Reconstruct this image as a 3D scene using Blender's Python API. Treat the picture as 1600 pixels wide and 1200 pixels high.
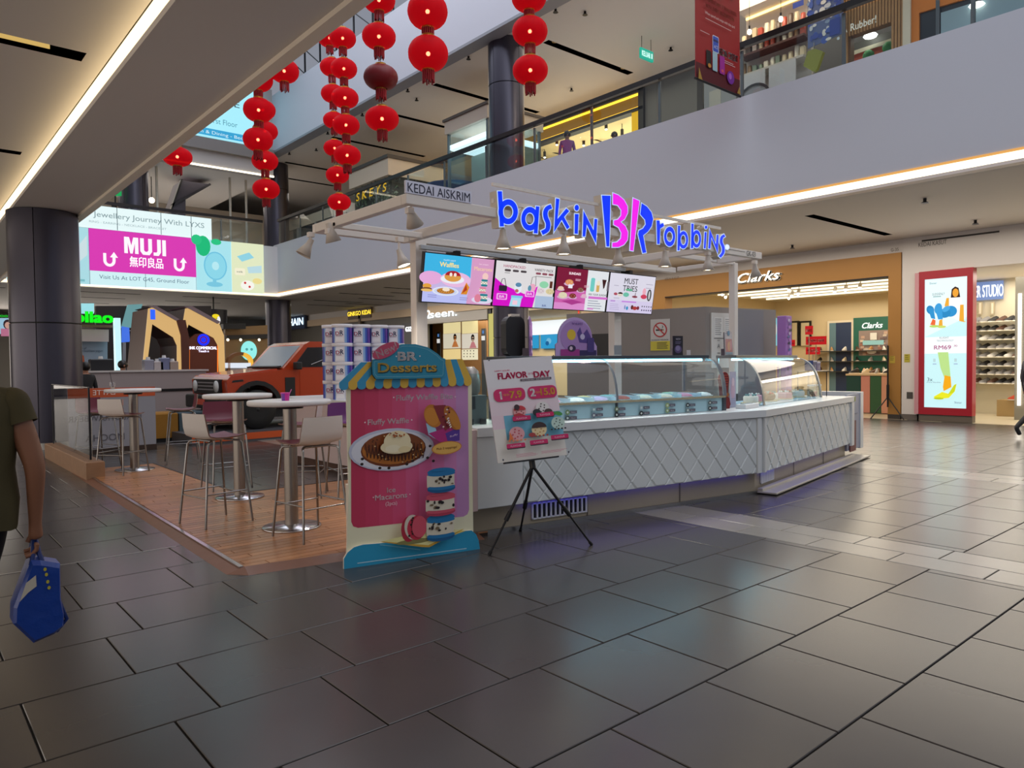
import bpy, bmesh, math, random
from mathutils import Vector, Matrix
random.seed(7)
for o in list(bpy.data.objects): bpy.data.objects.remove(o)
SC = bpy.context.scene
COL = SC.collection
# ------------------------------------------------------------------ camera, world, exposure
CAM_R = Matrix(((0.7586387679376744, 0.02737944425639727, -0.6509359306523326),
                (-0.6514216823383838, 0.015288468054880442, -0.7585618330261317),
                (-0.01081718824081745, 0.9995081934515324, 0.029433988207801298)))
EYE = Vector((0, 0, 1.5)); FPX = 1141.18
cd = bpy.data.cameras.new('camera'); cam = bpy.data.objects.new('camera', cd); COL.objects.link(cam)
cam.matrix_world = Matrix.Translation(EYE) @ CAM_R.to_4x4()
cd.sensor_width = 36; cd.lens = FPX / 1600 * 36; cd.clip_start = .05; cd.clip_end = 300
SC.camera = cam
w = bpy.data.worlds.new('world'); SC.world = w; w.use_nodes = True
w.node_tree.nodes['Background'].inputs[0].default_value = (.62, .66, .78, 1)
w.node_tree.nodes['Background'].inputs[1].default_value = .40
SC.view_settings.view_transform = 'Standard'; SC.view_settings.look = 'None'
SC.view_settings.exposure = 0.0; SC.view_settings.gamma = 1.0
SC.view_settings.use_curve_mapping = False
SC.cycles.max_bounces = 7; SC.cycles.diffuse_bounces = 4; SC.cycles.glossy_bounces = 4
SC.cycles.transparent_max_bounces = 16; SC.cycles.transmission_bounces = 6
SC.cycles.use_denoising = True
SC.cycles.sample_clamp_indirect = 4.0
SC.cycles.caustics_reflective = False; SC.cycles.caustics_refractive = False

def area(name, loc, sx, sy, power, col, rot=(0, 0, 0), spread=math.pi):
    l = bpy.data.lights.new(name, 'AREA'); l.shape = 'RECTANGLE'; l.size = sx; l.size_y = sy
    l.energy = power; l.color = col; l.spread = spread
    o = bpy.data.objects.new(name, l); o.location = loc; o.rotation_euler = rot; COL.objects.link(o); return o
PI = math.pi
LIGHTS = '''
skylight 7.8 4 14.55 9 46 2650 .86,.90,.98
mall_downlights_right 15.8 14 4.32 4.5 30 950 1,.9,.76
mall_downlights_far 6 36 4.3 18 8 520 1,.92,.8
mall_downlights_left -2.0 9 4.5 4 22 150 1,.84,.7
upper_downlights 16 14 10.2 5 22 300 1,.9,.74
far_upper_downlights 8 34 9.2 14 5 260 1,.92,.8
shoe_shop_light 23.5 10.8 3.6 6 6 300 1,.88,.68
sneaker_shop_light 20.9 4 3.5 2.2 5 170 1,.92,.8
left_shops_light 20.9 22.5 3.4 3 8 260 1,.9,.72
'''
for ln in LIGHTS.strip().splitlines():  # the wide overhead atrium panel is added fill; no roof opening is built
    n, x, y, z, sx, sy, p, c = ln.split()
    area(n, (float(x), float(y), float(z)), float(sx), float(sy), float(p), tuple(map(float, c.split(','))))

area('left_ceiling_fill', (-7.4, 12, 2.0), 30, 3.2, 520, (1, .88, .78), (PI/2, 0, PI/2*3))  # unseen panel added to brighten the left bulkhead and ceiling
area('right_ceiling_fill', (18.4, 9, 1.8), 13, 3.0, 75, (1, .9, .76), (PI/2, 0, PI/2))  # panel added to lift the right ceiling, no fitting of its own
area('far_ceiling_fill', (5, 44, 2.0), 18, 3.2, 420, (1, .9, .8), (PI/2, 0, PI))  # added panel that brightens the far ceiling, not a built lamp

# ------------------------------------------------------------------ picture geometry -> world (planes of the building)
def ray(px, py): return CAM_R @ Vector((px - 800, -(py - 600), -FPX))
def G(px, py, z=0.0):
    r = ray(px, py); return EYE + r * ((z - EYE.z) / r.z)
def PX(px, py, x):
    r = ray(px, py); return EYE + r * (x / r.x)
def PY(px, py, y):
    r = ray(px, py); return EYE + r * (y / r.y)
def PD(px, py, d):
    r = ray(px, py); return EYE + r * (d / FPX)

# ------------------------------------------------------------------ materials
def lin(c):
    if isinstance(c, str):
        c = c.lstrip('#'); c = c if len(c) == 6 else ''.join(q*2 for q in c); c = [int(c[i:i+2], 16) / 255 for i in (0, 2, 4)]
    return tuple((x / 12.92 if x <= .04045 else ((x + .055) / 1.055) ** 2.4) for x in c) + (1,)
_M = {}
def mat(col, rough=.5, metal=0., noise=0., scale=8., bump=0., spec=.5, rnd=None, coat=0.):
    k = ('d', col, rough, metal, noise, scale, bump, spec, rnd, coat)
    if k in _M: return _M[k]
    m = bpy.data.materials.new('surface'); m.use_nodes = True; nt = m.node_tree; b = nt.nodes['Principled BSDF']
    c = lin(col); b.inputs['Base Color'].default_value = c; b.inputs['Roughness'].default_value = rough
    b.inputs['Metallic'].default_value = metal; b.inputs['Specular IOR Level'].default_value = spec
    if coat: b.inputs['Coat Weight'].default_value = coat; b.inputs['Coat Roughness'].default_value = .08
    src = None
    if noise or bump:
        tc = nt.nodes.new('ShaderNodeTexCoord'); nz = nt.nodes.new('ShaderNodeTexNoise')
        nz.inputs['Scale'].default_value = scale; nz.inputs['Detail'].default_value = 4
        nt.links.new(tc.outputs['Object'], nz.inputs['Vector'])
        if noise:
            mr = nt.nodes.new('ShaderNodeMapRange'); mr.inputs[3].default_value = 1 - noise; mr.inputs[4].default_value = 1 + noise
            nt.links.new(nz.outputs['Fac'], mr.inputs[0]); src = mr.outputs[0]
        if bump:
            bp = nt.nodes.new('ShaderNodeBump'); bp.inputs['Strength'].default_value = bump; bp.inputs['Distance'].default_value = .01
            nt.links.new(nz.outputs['Fac'], bp.inputs['Height']); nt.links.new(bp.outputs[0], b.inputs['Normal'])
    if rnd:
        if rnd[0] == 'o':
            r = nt.nodes.new('ShaderNodeObjectInfo').outputs['Random']
        else:
            r = nt.nodes.new('ShaderNodeNewGeometry').outputs['Random Per Island']
        mr = nt.nodes.new('ShaderNodeMapRange'); mr.inputs[3].default_value = 1 - rnd[1]; mr.inputs[4].default_value = 1 + rnd[1]
        nt.links.new(r, mr.inputs[0])
        if src is not None:
            mu = nt.nodes.new('ShaderNodeMath'); mu.operation = 'MULTIPLY'
            nt.links.new(src, mu.inputs[0]); nt.links.new(mr.outputs[0], mu.inputs[1]); src = mu.outputs[0]
        else: src = mr.outputs[0]
    if src is not None:
        vm = nt.nodes.new('ShaderNodeVectorMath'); vm.operation = 'SCALE'; vm.inputs[0].default_value = c[:3]
        nt.links.new(src, vm.inputs['Scale']); nt.links.new(vm.outputs[0], b.inputs['Base Color'])
    _M[k] = m; return m
def emi(col, s=1.0):
    k = ('e', col, s)
    if k in _M: return _M[k]
    m = bpy.data.materials.new('lit'); m.use_nodes = True; nt = m.node_tree; b = nt.nodes['Principled BSDF']
    c = lin(col); b.inputs['Base Color'].default_value = (c[0]*.2, c[1]*.2, c[2]*.2, 1); b.inputs['Roughness'].default_value = .3
    b.inputs['Specular IOR Level'].default_value = .15
    b.inputs['Emission Color'].default_value = c; b.inputs['Emission Strength'].default_value = s
    _M[k] = m; return m
def glass(tint=(.93, .97, .97), refl=1.0, rough=.02):
    k = ('g', tint, refl, rough)
    if k in _M: return _M[k]
    m = bpy.data.materials.new('glass'); m.use_nodes = True; nt = m.node_tree
    nt.nodes.remove(nt.nodes['Principled BSDF']); out = nt.nodes['Material Output']
    t = nt.nodes.new('ShaderNodeBsdfTransparent'); t.inputs[0].default_value = tint + (1,)
    g = nt.nodes.new('ShaderNodeBsdfGlossy'); g.inputs['Roughness'].default_value = rough; g.inputs[0].default_value = (1, 1, 1, 1)
    fr = nt.nodes.new('ShaderNodeFresnel'); fr.inputs[0].default_value = 1.45
    mu = nt.nodes.new('ShaderNodeMath'); mu.operation = 'MULTIPLY'; mu.inputs[1].default_value = refl; mu.use_clamp = True
    ge = nt.nodes.new('ShaderNodeNewGeometry'); inv = nt.nodes.new('ShaderNodeMath'); inv.operation = 'SUBTRACT'; inv.inputs[0].default_value = 1
    nt.links.new(ge.outputs['Backfacing'], inv.inputs[1]); m2 = nt.nodes.new('ShaderNodeMath'); m2.operation = 'MULTIPLY'; nt.links.new(mu.outputs[0], m2.inputs[0]); nt.links.new(inv.outputs[0], m2.inputs[1])
    mx = nt.nodes.new('ShaderNodeMixShader'); nt.links.new(fr.outputs[0], mu.inputs[0]); nt.links.new(m2.outputs[0], mx.inputs[0])
    nt.links.new(t.outputs[0], mx.inputs[1]); nt.links.new(g.outputs[0], mx.inputs[2]); nt.links.new(mx.outputs[0], out.inputs[0])
    _M[k] = m; return m

# ------------------------------------------------------------------ objects
def wl(o):
    v = Vector((0, 0, 0))
    while o is not None: v = v + o.location; o = o.parent
    return v
def tag(o, label=None, cat=None, group=None, kind=None):
    if label: o['label'] = label
    if cat: o['category'] = cat
    if group: o['group'] = group
    if kind: o['kind'] = kind
    return o
def thing(name, label, cat, loc=(0, 0, 0), group=None):
    o = bpy.data.objects.new(name, None); o.location = loc; o.empty_display_size = .1; COL.objects.link(o)
    return tag(o, label, cat, group)
def V3(a): return Vector(a) if len(a) == 3 else Vector((a[0], a[1], 0))
class MB:
    def __init__(s): s.v = []; s.f = []; s.mi = []; s.sm = []; s.mats = []
    def m(s, mt):
        if mt not in s.mats: s.mats.append(mt)
        return s.mats.index(mt)
    def add(s, vs, fs, mt, smooth=False):
        b = len(s.v); s.v += [tuple(v) for v in vs]; k = s.m(mt)
        for f in fs: s.f.append([b + i for i in f]); s.mi.append(k); s.sm.append(smooth)
        return s
    def box(s, x0, y0, z0, x1, y1, z1, mt):
        x0, x1 = min(x0, x1), max(x0, x1); y0, y1 = min(y0, y1), max(y0, y1); z0, z1 = min(z0, z1), max(z0, z1)
        vs = [(x0,y0,z0),(x1,y0,z0),(x1,y1,z0),(x0,y1,z0),(x0,y0,z1),(x1,y0,z1),(x1,y1,z1),(x0,y1,z1)]
        return s.add(vs, [(0,3,2,1),(4,5,6,7),(0,1,5,4),(1,2,6,5),(2,3,7,6),(3,0,4,7)], mt)
    def obox(s, O, U, Vv, W, mt):
        O, U, Vv, W = map(Vector, (O, U, Vv, W))
        vs = [O, O+U, O+U+Vv, O+Vv, O+W, O+U+W, O+U+Vv+W, O+Vv+W]
        return s.add(vs, [(0,3,2,1),(4,5,6,7),(0,1,5,4),(1,2,6,5),(2,3,7,6),(3,0,4,7)], mt)
    def cbox(s, O, U, Vv, W, c, mt):
        """box with its W-side edges chamfered by c (O corner, edge vectors)"""
        O, U, Vv, W = map(Vector, (O, U, Vv, W)); u = U.normalized()*c; v = Vv.normalized()*c; w_ = W.normalized()*c
        r = [O, O+U, O+U+Vv, O+Vv]; a = [p+W-w_ for p in r]
        t = [O+u+v+W, O+U-u+v+W, O+U+Vv-u-v+W, O+Vv+u-v+W]
        fs = [(0,3,2,1)] + [(i,(i+1)%4,4+(i+1)%4,4+i) for i in range(4)] + [(4+i,4+(i+1)%4,8+(i+1)%4,8+i) for i in range(4)] + [(8,9,10,11)]
        return s.add(r + a + t, fs, mt)
    def tube(s, p0, p1, r0, mt, r1=None, n=10, caps=True, smooth=True):
        p0 = Vector(p0); p1 = Vector(p1); r1 = r0 if r1 is None else r1
        d = (p1 - p0).normalized(); a = d.orthogonal().normalized(); b = d.cross(a)
        vs = []
        for p, r in ((p0, r0), (p1, r1)):
            for i in range(n):
                t = 2*PI*i/n; vs.append(p + (a*math.cos(t) + b*math.sin(t))*r)
        s.add(vs, [(i, (i+1) % n, n+(i+1) % n, n+i) for i in range(n)], mt, smooth)
        if caps: s.add(vs[:n], [tuple(range(n))[::-1]], mt); s.add(vs[n:], [tuple(range(n))], mt)
        return s
    def path(s, pts, r, mt, n=8):
        pts = [Vector(p) for p in pts]; rings = []; prev = None
        for i, p in enumerate(pts):
            d = (pts[min(i+1, len(pts)-1)] - pts[max(i-1, 0)]).normalized()
            a = d.orthogonal() if prev is None else prev - d*prev.dot(d)
            a.normalize(); prev = a; b = d.cross(a)
            rings += [p + (a*math.cos(2*PI*k/n) + b*math.sin(2*PI*k/n))*r for k in range(n)]
        fs = []
        for i in range(len(pts)-1):
            for k in range(n): fs.append((i*n+k, i*n+(k+1) % n, (i+1)*n+(k+1) % n, (i+1)*n+k))
        s.add(rings, fs, mt, True); L = len(pts)
        s.add(rings[:n], [tuple(range(n))[::-1]], mt); s.add(rings[-n:], [tuple(range(n))], mt)
        return s
    def lathe(s, prof, c, mt, n=20, smooth=True, sx=1, sy=1, axis=None):
        c = Vector(c); vs = []
        if axis is None: A, B, D = Vector((1,0,0)), Vector((0,1,0)), Vector((0,0,1))
        else: D = Vector(axis).normalized(); A = D.orthogonal().normalized(); B = D.cross(A)
        for r, z in prof:
            for i in range(n):
                t = 2*PI*i/n; vs.append(c + A*(r*math.cos(t)*sx) + B*(r*math.sin(t)*sy) + D*z)
        fs = [(j*n+i, j*n+(i+1) % n, (j+1)*n+(i+1) % n, (j+1)*n+i) for j in range(len(prof)-1) for i in range(n)]
        s.add(vs, fs, mt, smooth)
        if prof[0][0] > 1e-4: s.add(vs[:n], [tuple(range(n))[::-1]], mt)
        if prof[-1][0] > 1e-4: s.add(vs[-n:], [tuple(range(n))], mt)
        return s
    def ball(s, c, r, mt, sx=1, sy=1, sz=1, n=14, k=9):
        prof = [(max(r*math.sin(PI*i/k), 1e-5), -r*math.cos(PI*i/k)*sz) for i in range(k+1)]
        return s.lathe(prof, c, mt, n, True, sx, sy)
    def prism(s, pts, O, U, Vv, N, d0, d1, mt, side=None):
        """2-D outline in the frame (O,U,V), extruded from d0 to d1 along N"""
        O, U, Vv, N = map(Vector, (O, U, Vv, N)); n = len(pts)
        a = sum(pts[i][0]*pts[(i+1) % n][1] - pts[(i+1) % n][0]*pts[i][1] for i in range(n))
        if a < 0: pts = pts[::-1]
        lo = [O + U*p[0] + Vv*p[1] + N*d0 for p in pts]; hi = [O + U*p[0] + Vv*p[1] + N*d1 for p in pts]
        s.add(hi, [tuple(range(n))], mt); s.add(lo, [tuple(range(n))[::-1]], side or mt)
        s.add(lo + hi, [(i, (i+1) % n, n+(i+1) % n, n+i) for i in range(n)], side or mt)
        return s
    def ring(s, outer, inner, O, U, Vv, N, d0, d1, mt, side=None):
        """band between two loops with equal counts, extruded"""
        O, U, Vv, N = map(Vector, (O, U, Vv, N)); n = len(outer)
        f = lambda p, d: O + U*p[0] + Vv*p[1] + N*d
        oh = [f(p, d1) for p in outer]; ih = [f(p, d1) for p in inner]; ol = [f(p, d0) for p in outer]; il = [f(p, d0) for p in inner]
        q = [(i, (i+1) % n, n+(i+1) % n, n+i) for i in range(n)]
        s.add(oh + ih, q, mt); s.add(ol + il, q, side or mt); s.add(ol + oh, q, side or mt); s.add(ih + il, q, side or mt)
        return s
    def build(s, name, parent=None, bevel=0., kind=None, local=False):
        off = Vector((0,0,0)) if (parent is None or local) else wl(parent)
        me = bpy.data.meshes.new(name)
        me.from_pydata([tuple(Vector(v) - off) for v in s.v], [], s.f)
        for mt in s.mats: me.materials.append(mt)
        me.polygons.foreach_set('material_index', s.mi); me.polygons.foreach_set('use_smooth', s.sm)
        me.update()
        o = bpy.data.objects.new(name, me); COL.objects.link(o)
        if parent is not None: o.parent = parent
        if bevel:
            b = o.modifiers.new('bevel', 'BEVEL'); b.width = bevel; b.segments = 2; b.limit_method = 'ANGLE'; b.angle_limit = .6
        if kind: o['kind'] = kind
        return o
def struct(mb, name, bevel=0., label=None):
    return tag(mb.build(name, None, bevel), label, kind='structure')
def copy_tree(o, parent=None):
    c = o.copy(); COL.objects.link(c); c.parent = parent
    for ch in list(o.children):
        if not ch.name.startswith('cord'): copy_tree(ch, c)
    return c
# flat lettering ---------------------------------------------------------------
_T = {}
def textgeo(body, bold=0., shear=0., space=1.):
    k = (body, bold, shear, space)
    if k in _T: return _T[k]
    c = bpy.data.curves.new('t', 'FONT'); c.body = body; c.size = 1; c.offset = bold; c.shear = shear; c.space_character = space
    c.resolution_u = 3; c.align_x = 'CENTER'
    o = bpy.data.objects.new('t', c); COL.objects.link(o)
    me = bpy.data.meshes.new_from_object(o)
    vs = [(v.co.x, v.co.y) for v in me.vertices]; fs = [tuple(p.vertices) for p in me.polygons]
    bpy.data.objects.remove(o); bpy.data.curves.remove(c); bpy.data.meshes.remove(me)
    if not vs: vs = [(0, 0), (1, 0), (0, 1)]; fs = []
    x0 = min(v[0] for v in vs); x1 = max(v[0] for v in vs); y0 = min(v[1] for v in vs); y1 = max(v[1] for v in vs)
    _T[k] = (vs, fs, x0, x1, y0, y1); return _T[k]
def ell(cx, cy, rx, ry, n=24, a0=0., a1=2*PI, rot=0.):
    full = abs(a1 - a0 - 2*PI) < 1e-6; out = []
    for i in range(n if full else n+1):
        t = a0 + (a1-a0)*i/n; x, y = rx*math.cos(t), ry*math.sin(t)
        out.append((cx + x*math.cos(rot) - y*math.sin(rot), cy + x*math.sin(rot) + y*math.cos(rot)))
    return out
def rrect(x, y, w_, h, r, n=4):
    out = []
    for cx, cy, a in ((x+w_-r, y+r, -PI/2), (x+w_-r, y+h-r, 0), (x+r, y+h-r, PI/2), (x+r, y+r, PI)):
        out += [(cx + r*math.cos(a + PI/2*i/n), cy + r*math.sin(a + PI/2*i/n)) for i in range(n+1)]
    return out
class Print:
    """flat print on a real sheet: polygons laid in the sheet's own plane"""
    def __init__(s, O, U, Vv, step=.0007, mk=None):
        s.O = Vector(O); s.U = Vector(U).normalized(); s.V = Vector(Vv).normalized(); s.N = s.U.cross(s.V)
        s.mb = MB(); s.step = step; s.mk = mk or (lambda c: mat(c, .35))
        s.k = 0; s.sx = 1.; s.sy = 1.
    def scale(s, sx, sy): s.sx = sx; s.sy = sy; return s
    def p(s, q, z): return s.O + s.U*(q[0]*s.sx) + s.V*(q[1]*s.sy) + s.N*z
    def poly(s, pts, c):
        s.k += 1; z = s.step*s.k; n = len(pts)
        a = sum(pts[i][0]*pts[(i+1) % n][1] - pts[(i+1) % n][0]*pts[i][1] for i in range(n))
        if a < 0: pts = pts[::-1]
        s.mb.add([s.p(q, z) for q in pts], [tuple(range(n))], s.mk(c) if isinstance(c, (str, tuple)) else c); return s
    def many(s, polys, c):
        for q in polys: s.poly(q, c); s.k -= 1
        s.k += 1; return s
    def rect(s, x, y, w_, h, c): return s.poly([(x, y), (x+w_, y), (x+w_, y+h), (x, y+h)], c)
    def ell(s, cx, cy, rx, ry, c, n=22, rot=0., a0=0., a1=2*PI): return s.poly(ell(cx, cy, rx, ry, n, a0, a1, rot), c)
    def ringp(s, cx, cy, rx, ry, t, c, n=28, a0=0., a1=2*PI, rot=0.):
        s.k += 1; z = s.step*s.k
        o_ = ell(cx, cy, rx, ry, n, a0, a1, rot); i_ = ell(cx, cy, rx-t, ry-t, n, a0, a1, rot); L = len(o_)
        full = abs(a1-a0-2*PI) < 1e-6
        fs = [(i, (i+1) % L, L+(i+1) % L, L+i) for i in range(L if full else L-1)]
        s.mb.add([s.p(q, z) for q in o_+i_], fs, s.mk(c)); return s
    def rr(s, x, y, w_, h, r, c): return s.poly(rrect(x, y, w_, h, r), c)
    def line(s, pts, t, c):
        s.k += 1
        for a, b in zip(pts[:-1], pts[1:]):
            dx, dy = b[0]-a[0], b[1]-a[1]; L = math.hypot(dx, dy) or 1; nx, ny = -dy/L*t/2, dx/L*t/2
            s.k -= 1; s.poly([(a[0]+nx, a[1]+ny), (a[0]-nx, a[1]-ny), (b[0]-nx, b[1]-ny), (b[0]+nx, b[1]+ny)], c)
        return s
    def text(s, body, cx, cy, h, c, w_=None, bold=0., shear=0., space=1., rot=0., ref=None):
        """cx,cy centre of the words; h their cap height; w_ their full width"""
        if bold > .004:                                     # heavier face: the word laid down five times, a hair apart
            k0 = s.k
            for dx, dy in ((-1, -.6), (1, -.6), (-1, .6), (1, .6)):
                s.k = k0; o = bold*.75*h/.72; s.text(body, cx+dx*o*math.cos(rot), cy+dy*o, h, c, w_, 0., shear, space, rot)
            s.k = k0; bold = 0.
        vs, fs, x0, x1, y0, y1 = textgeo(body, bold, shear, space)
        cap = .72; ky = h/cap; kx = ky if w_ is None else w_/(x1-x0)
        mx = (x0+x1)/2; s.k += 1; z = s.step*s.k; ca, sa = math.cos(rot), math.sin(rot); pts = []
        for vx, vy in vs:
            a, b = (vx-mx)*kx, (vy-cap/2)*ky
            pts.append(s.p((cx + a*ca - b*sa, cy + a*sa + b*ca), z))
        s.mb.add(pts, fs, s.mk(c)); return s
    def lines(s, x, y, w_, n, dy, t, c, rag=.25):
        s.k += 1
        for i in range(n):
            s.k -= 1; ww = w_*(1 - rag*random.random()); s.rect(x, y - i*dy, ww, t, c)
        return s
    def build(s, name, parent): return s.mb.build(name, parent)

WHITE = mat('#e6e4e2', .55); BLACK = mat('#0c0c0d', .45); CHROME = mat('#c8c8cc', .22, 1.)
STEEL = mat('#a8a6a2', .32, 1., .06, 30); DKMETAL = mat('#232328', .4, .6)
# ================================================================== SETTING
XF, XL, XC, XS, YF = 12.7, 2.95, 1.86, 18.9, 29.9
ZG, ZF, ZU, ZH, ZU2 = 4.4, 6.58, 6.42, 7.55, 10.45
Z3 = Vector((0, 0, 1)); X3 = Vector((1, 0, 0)); Y3 = Vector((0, 1, 0))
PAINT = mat('#dedcde', .6, noise=.03, scale=.6); PAINTW = mat('#d8d2cc', .6, noise=.03, scale=.5)
CEILM = mat('#d9d4cf', .7, noise=.03, scale=.4)
LEDW = emi('#ffe6b0', 9.0); LEDFACE = emi('#fff0cc', 2.6)
def clip(poly, a, b):
    """keep the part of a convex polygon left of a->b"""
    out = []; n = len(poly)
    sd = lambda p: (b[0]-a[0])*(p[1]-a[1]) - (b[1]-a[1])*(p[0]-a[0])
    for i in range(n):
        p, q = poly[i], poly[(i+1) % n]; sp, sq = sd(p), sd(q)
        if sp >= 0: out.append(p)
        if sp*sq < 0:
            t = sp/(sp-sq); out.append((p[0]+(q[0]-p[0])*t, p[1]+(q[1]-p[1])*t))
    return out
def clipto(poly, conv):
    for i in range(len(conv)):
        if len(poly) < 3: return []
        poly = clip(poly, conv[i], conv[(i+1) % len(conv)])
    ar = abs(sum(poly[i][0]*poly[(i+1) % len(poly)][1]-poly[(i+1) % len(poly)][0]*poly[i][1] for i in range(len(poly))))/2 if len(poly) > 2 else 0
    return poly if ar > 2e-4 else []
MT = CAM_R.transposed()
def seen(p, mx=60):
    c = MT @ (Vector(p) - EYE)
    if c.z > -.3: return False
    return abs(c.x/-c.z*FPX) < 800+mx and abs(c.y/-c.z*FPX) < 600+mx

# ---- floor
GROUT = mat('#1b1a1a', .8)
TILE = mat('#45413f', .25, noise=.10, scale=3.0, bump=.02, spec=.5, rnd=('o', .09))
TILES = mat('#45413f', .25, noise=.10, scale=3.0, spec=.5, rnd=('i', .09))
BAND = mat('#857f76', .24, noise=.08, scale=3.0, spec=.5, rnd=('o', .07))
BANDS = mat('#857f76', .24, noise=.08, scale=3.0, spec=.5, rnd=('i', .07))
fb = MB().box(-14, -6, -.25, 50, 52, -.012, GROUT); floor = struct(fb, 'floor')
DECK = [(1.95, 5.29), (3.95, 4.95), (4.75, 8.4), (2.03, 8.4)]
KIOSKF = [(3.79, 5.1), (7.36, 4.6), (10.88, 5.3), (10.88, 8.5), (4.4, 8.5)]
def inside(p, poly):
    n = len(poly); return all((poly[(i+1) % n][0]-poly[i][0])*(p[1]-poly[i][1])-(poly[(i+1) % n][1]-poly[i][1])*(p[0]-poly[i][0]) > 0 for i in range(n))
tilemesh = {}
cells = []
for j in range(-4, 62):
    y0 = .717 + .633*j; off = 1.08 if j % 2 == 0 else .89
    for k in range(-16, 46):
        x0 = off + .66*k; x1 = x0 + .66
        segs = [(x0, x1)]
        for a, b in ((5.60, 6.26), (10.1, 10.76)):
            ns = []
            for s0, s1 in segs:
                if s1 <= a or s0 >= b: ns.append((s0, s1))
                else:
                    if s0 < a - .02: ns.append((s0, a))
                    if s1 > b + .02: ns.append((b, s1))
            segs = ns
        cells += [(s0, s1, y0, y0+.633, 0) for s0, s1 in segs]
    for a in (5.60, 10.1):
        cells += [(a, a+.33, y0+.30, y0+.933, 1), (a+.33, a+.66, y0+.06, y0+.693, 1)]
far_t = MB(); ntile = 0
cand = []
for x0, x1, y0, y1, b in cells:
    c = ((x0+x1)/2, (y0+y1)/2)
    cs_ = [(x0, y0), (x1, y0), (x1, y1), (x0, y1)]
    if all(inside(q, DECK) for q in cs_) or all(inside(q, KIOSKF) for q in cs_) or all(2.1 < q[0] < 3.0 and 8.4 < q[1] < 11.8 for q in cs_): continue
    if y0 > 46 or (c[0] > XS - .2 and c[1] > -2): continue
    d = math.hypot(*c)
    vis = any(seen((px_, py_, 0), 0) for px_ in (x0, c[0], x1) for py_ in (y0, c[1], y1))
    cand.append((0 if vis else 1, d, x0, x1, y0, y1, b))
cand.sort()
for v, d, x0, x1, y0, y1, b in cand:
    g = .004; x0 += g; x1 -= g; y0 += g; y1 -= g
    if v == 0 and ntile < 285 and d < 13.5:
        key = (round(x1-x0, 3), b)
        if key not in tilemesh:
            m_ = MB(); w_, h_ = x1-x0, y1-y0
            m_.cbox((-w_/2, -h_/2, -.013), (w_, 0, 0), (0, h_, 0), (0, 0, .013), .003, BAND if b else TILE)
            o = m_.build('floor_tile', None, local=True); tilemesh[key] = o.data
        else:
            o = bpy.data.objects.new('floor_tile', tilemesh[key]); COL.objects.link(o)
        o.parent = floor; o.location = ((x0+x1)/2, (y0+y1)/2, 0); ntile += 1
    elif d < 40:
        far_t.cbox((x0, y0, -.013), (x1-x0, 0, 0), (0, y1-y0, 0), (0, 0, .013), .003, BANDS if b else TILES)
far_t.build('distant_floor_tiles', floor, kind='stuff')
ys_ = G(200, 866).y; MB().box(-.4, ys_-.006, .0005, 1.80, ys_+.006, .0025, CHROME if 0 else mat('#c8c4c0', .3, .6)).build('metal_strip', floor)
# ---- timber deck
WOOD = mat('#a8744c', .30, noise=.25, scale=14, bump=.05, rnd=('i', .24)); RAMP = mat('#7a5442', .4, noise=.15, scale=10)
TIMBER = mat('#9a7658', .5, noise=.2, scale=9)
deck = MB().prism(DECK, (0,0,0), X3, Y3, Z3, -.01, .022, mat('#2a1c14', .7))
deck.prism([(2.03, 8.4), (3.05, 8.4), (3.05, 11.9), (2.1, 11.9)], (0,0,0), X3, Y3, Z3, -.01, .022, mat('#2a1c14', .7))
dk = struct(deck, 'floor_deck', label='raised timber deck under the bar tables')
pl = MB()
for j in range(0, 76):
    y = 4.9 + .092*j; o_ = random.random()*.9
    for k in range(-1, 4):
        q = [(1.6+o_+.95*k-.9, y), (1.6+o_+.95*k+.044, y), (1.6+o_+.95*k+.044, y+.086), (1.6+o_+.95*k-.9, y+.086)]
        for cv in (DECK, [(2.03, 8.4), (3.05, 8.4), (3.05, 11.9), (2.1, 11.9)]):
            r = clipto(q, cv)
            if r: pl.prism(r, (0,0,0), X3, Y3, Z3, .02, .034, WOOD)
pl.build('deck_planks', dk, kind='stuff')
rm = MB()
def wedge(mb, a, b, out, wd, z1, mt):
    a, b, out = Vector(a), Vector(b), Vector(out)
    vs = [a, b, b+out*wd, a+out*wd, a+Z3*z1, b+Z3*z1]
    mb.add(vs, [(0,1,2,3), (4,5,1,0), (3,2,5,4), (0,3,4), (1,5,2)], mt)
wedge(rm, (2.1, 11.9, 0), (1.95, 5.29, 0), (-1, .02, 0), .13, .034, RAMP)
wedge(rm, (1.95, 5.29, 0), (3.85, 4.965, 0), (-.16, -.98, 0), .13, .034, RAMP)
rm.add([(1.82, 5.29, .001), (1.93, 5.16, .001), (1.95, 5.29, .035)], [(0, 1, 2)], RAMP)
rm.build('deck_ramp', dk)
MB().obox((2.095, 11.9, .03), (-.15, -6.6, 0), (-.03, 0, -.002), (0, 0, .008), CHROME).build('edge_strip', dk)
MB().box(3.03, 8.4, .02, 3.06, 11.9, .038, DKMETAL).box(3.05, 8.38, .02, 4.7, 8.41, .038, DKMETAL).build('joint_strip', dk)

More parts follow.
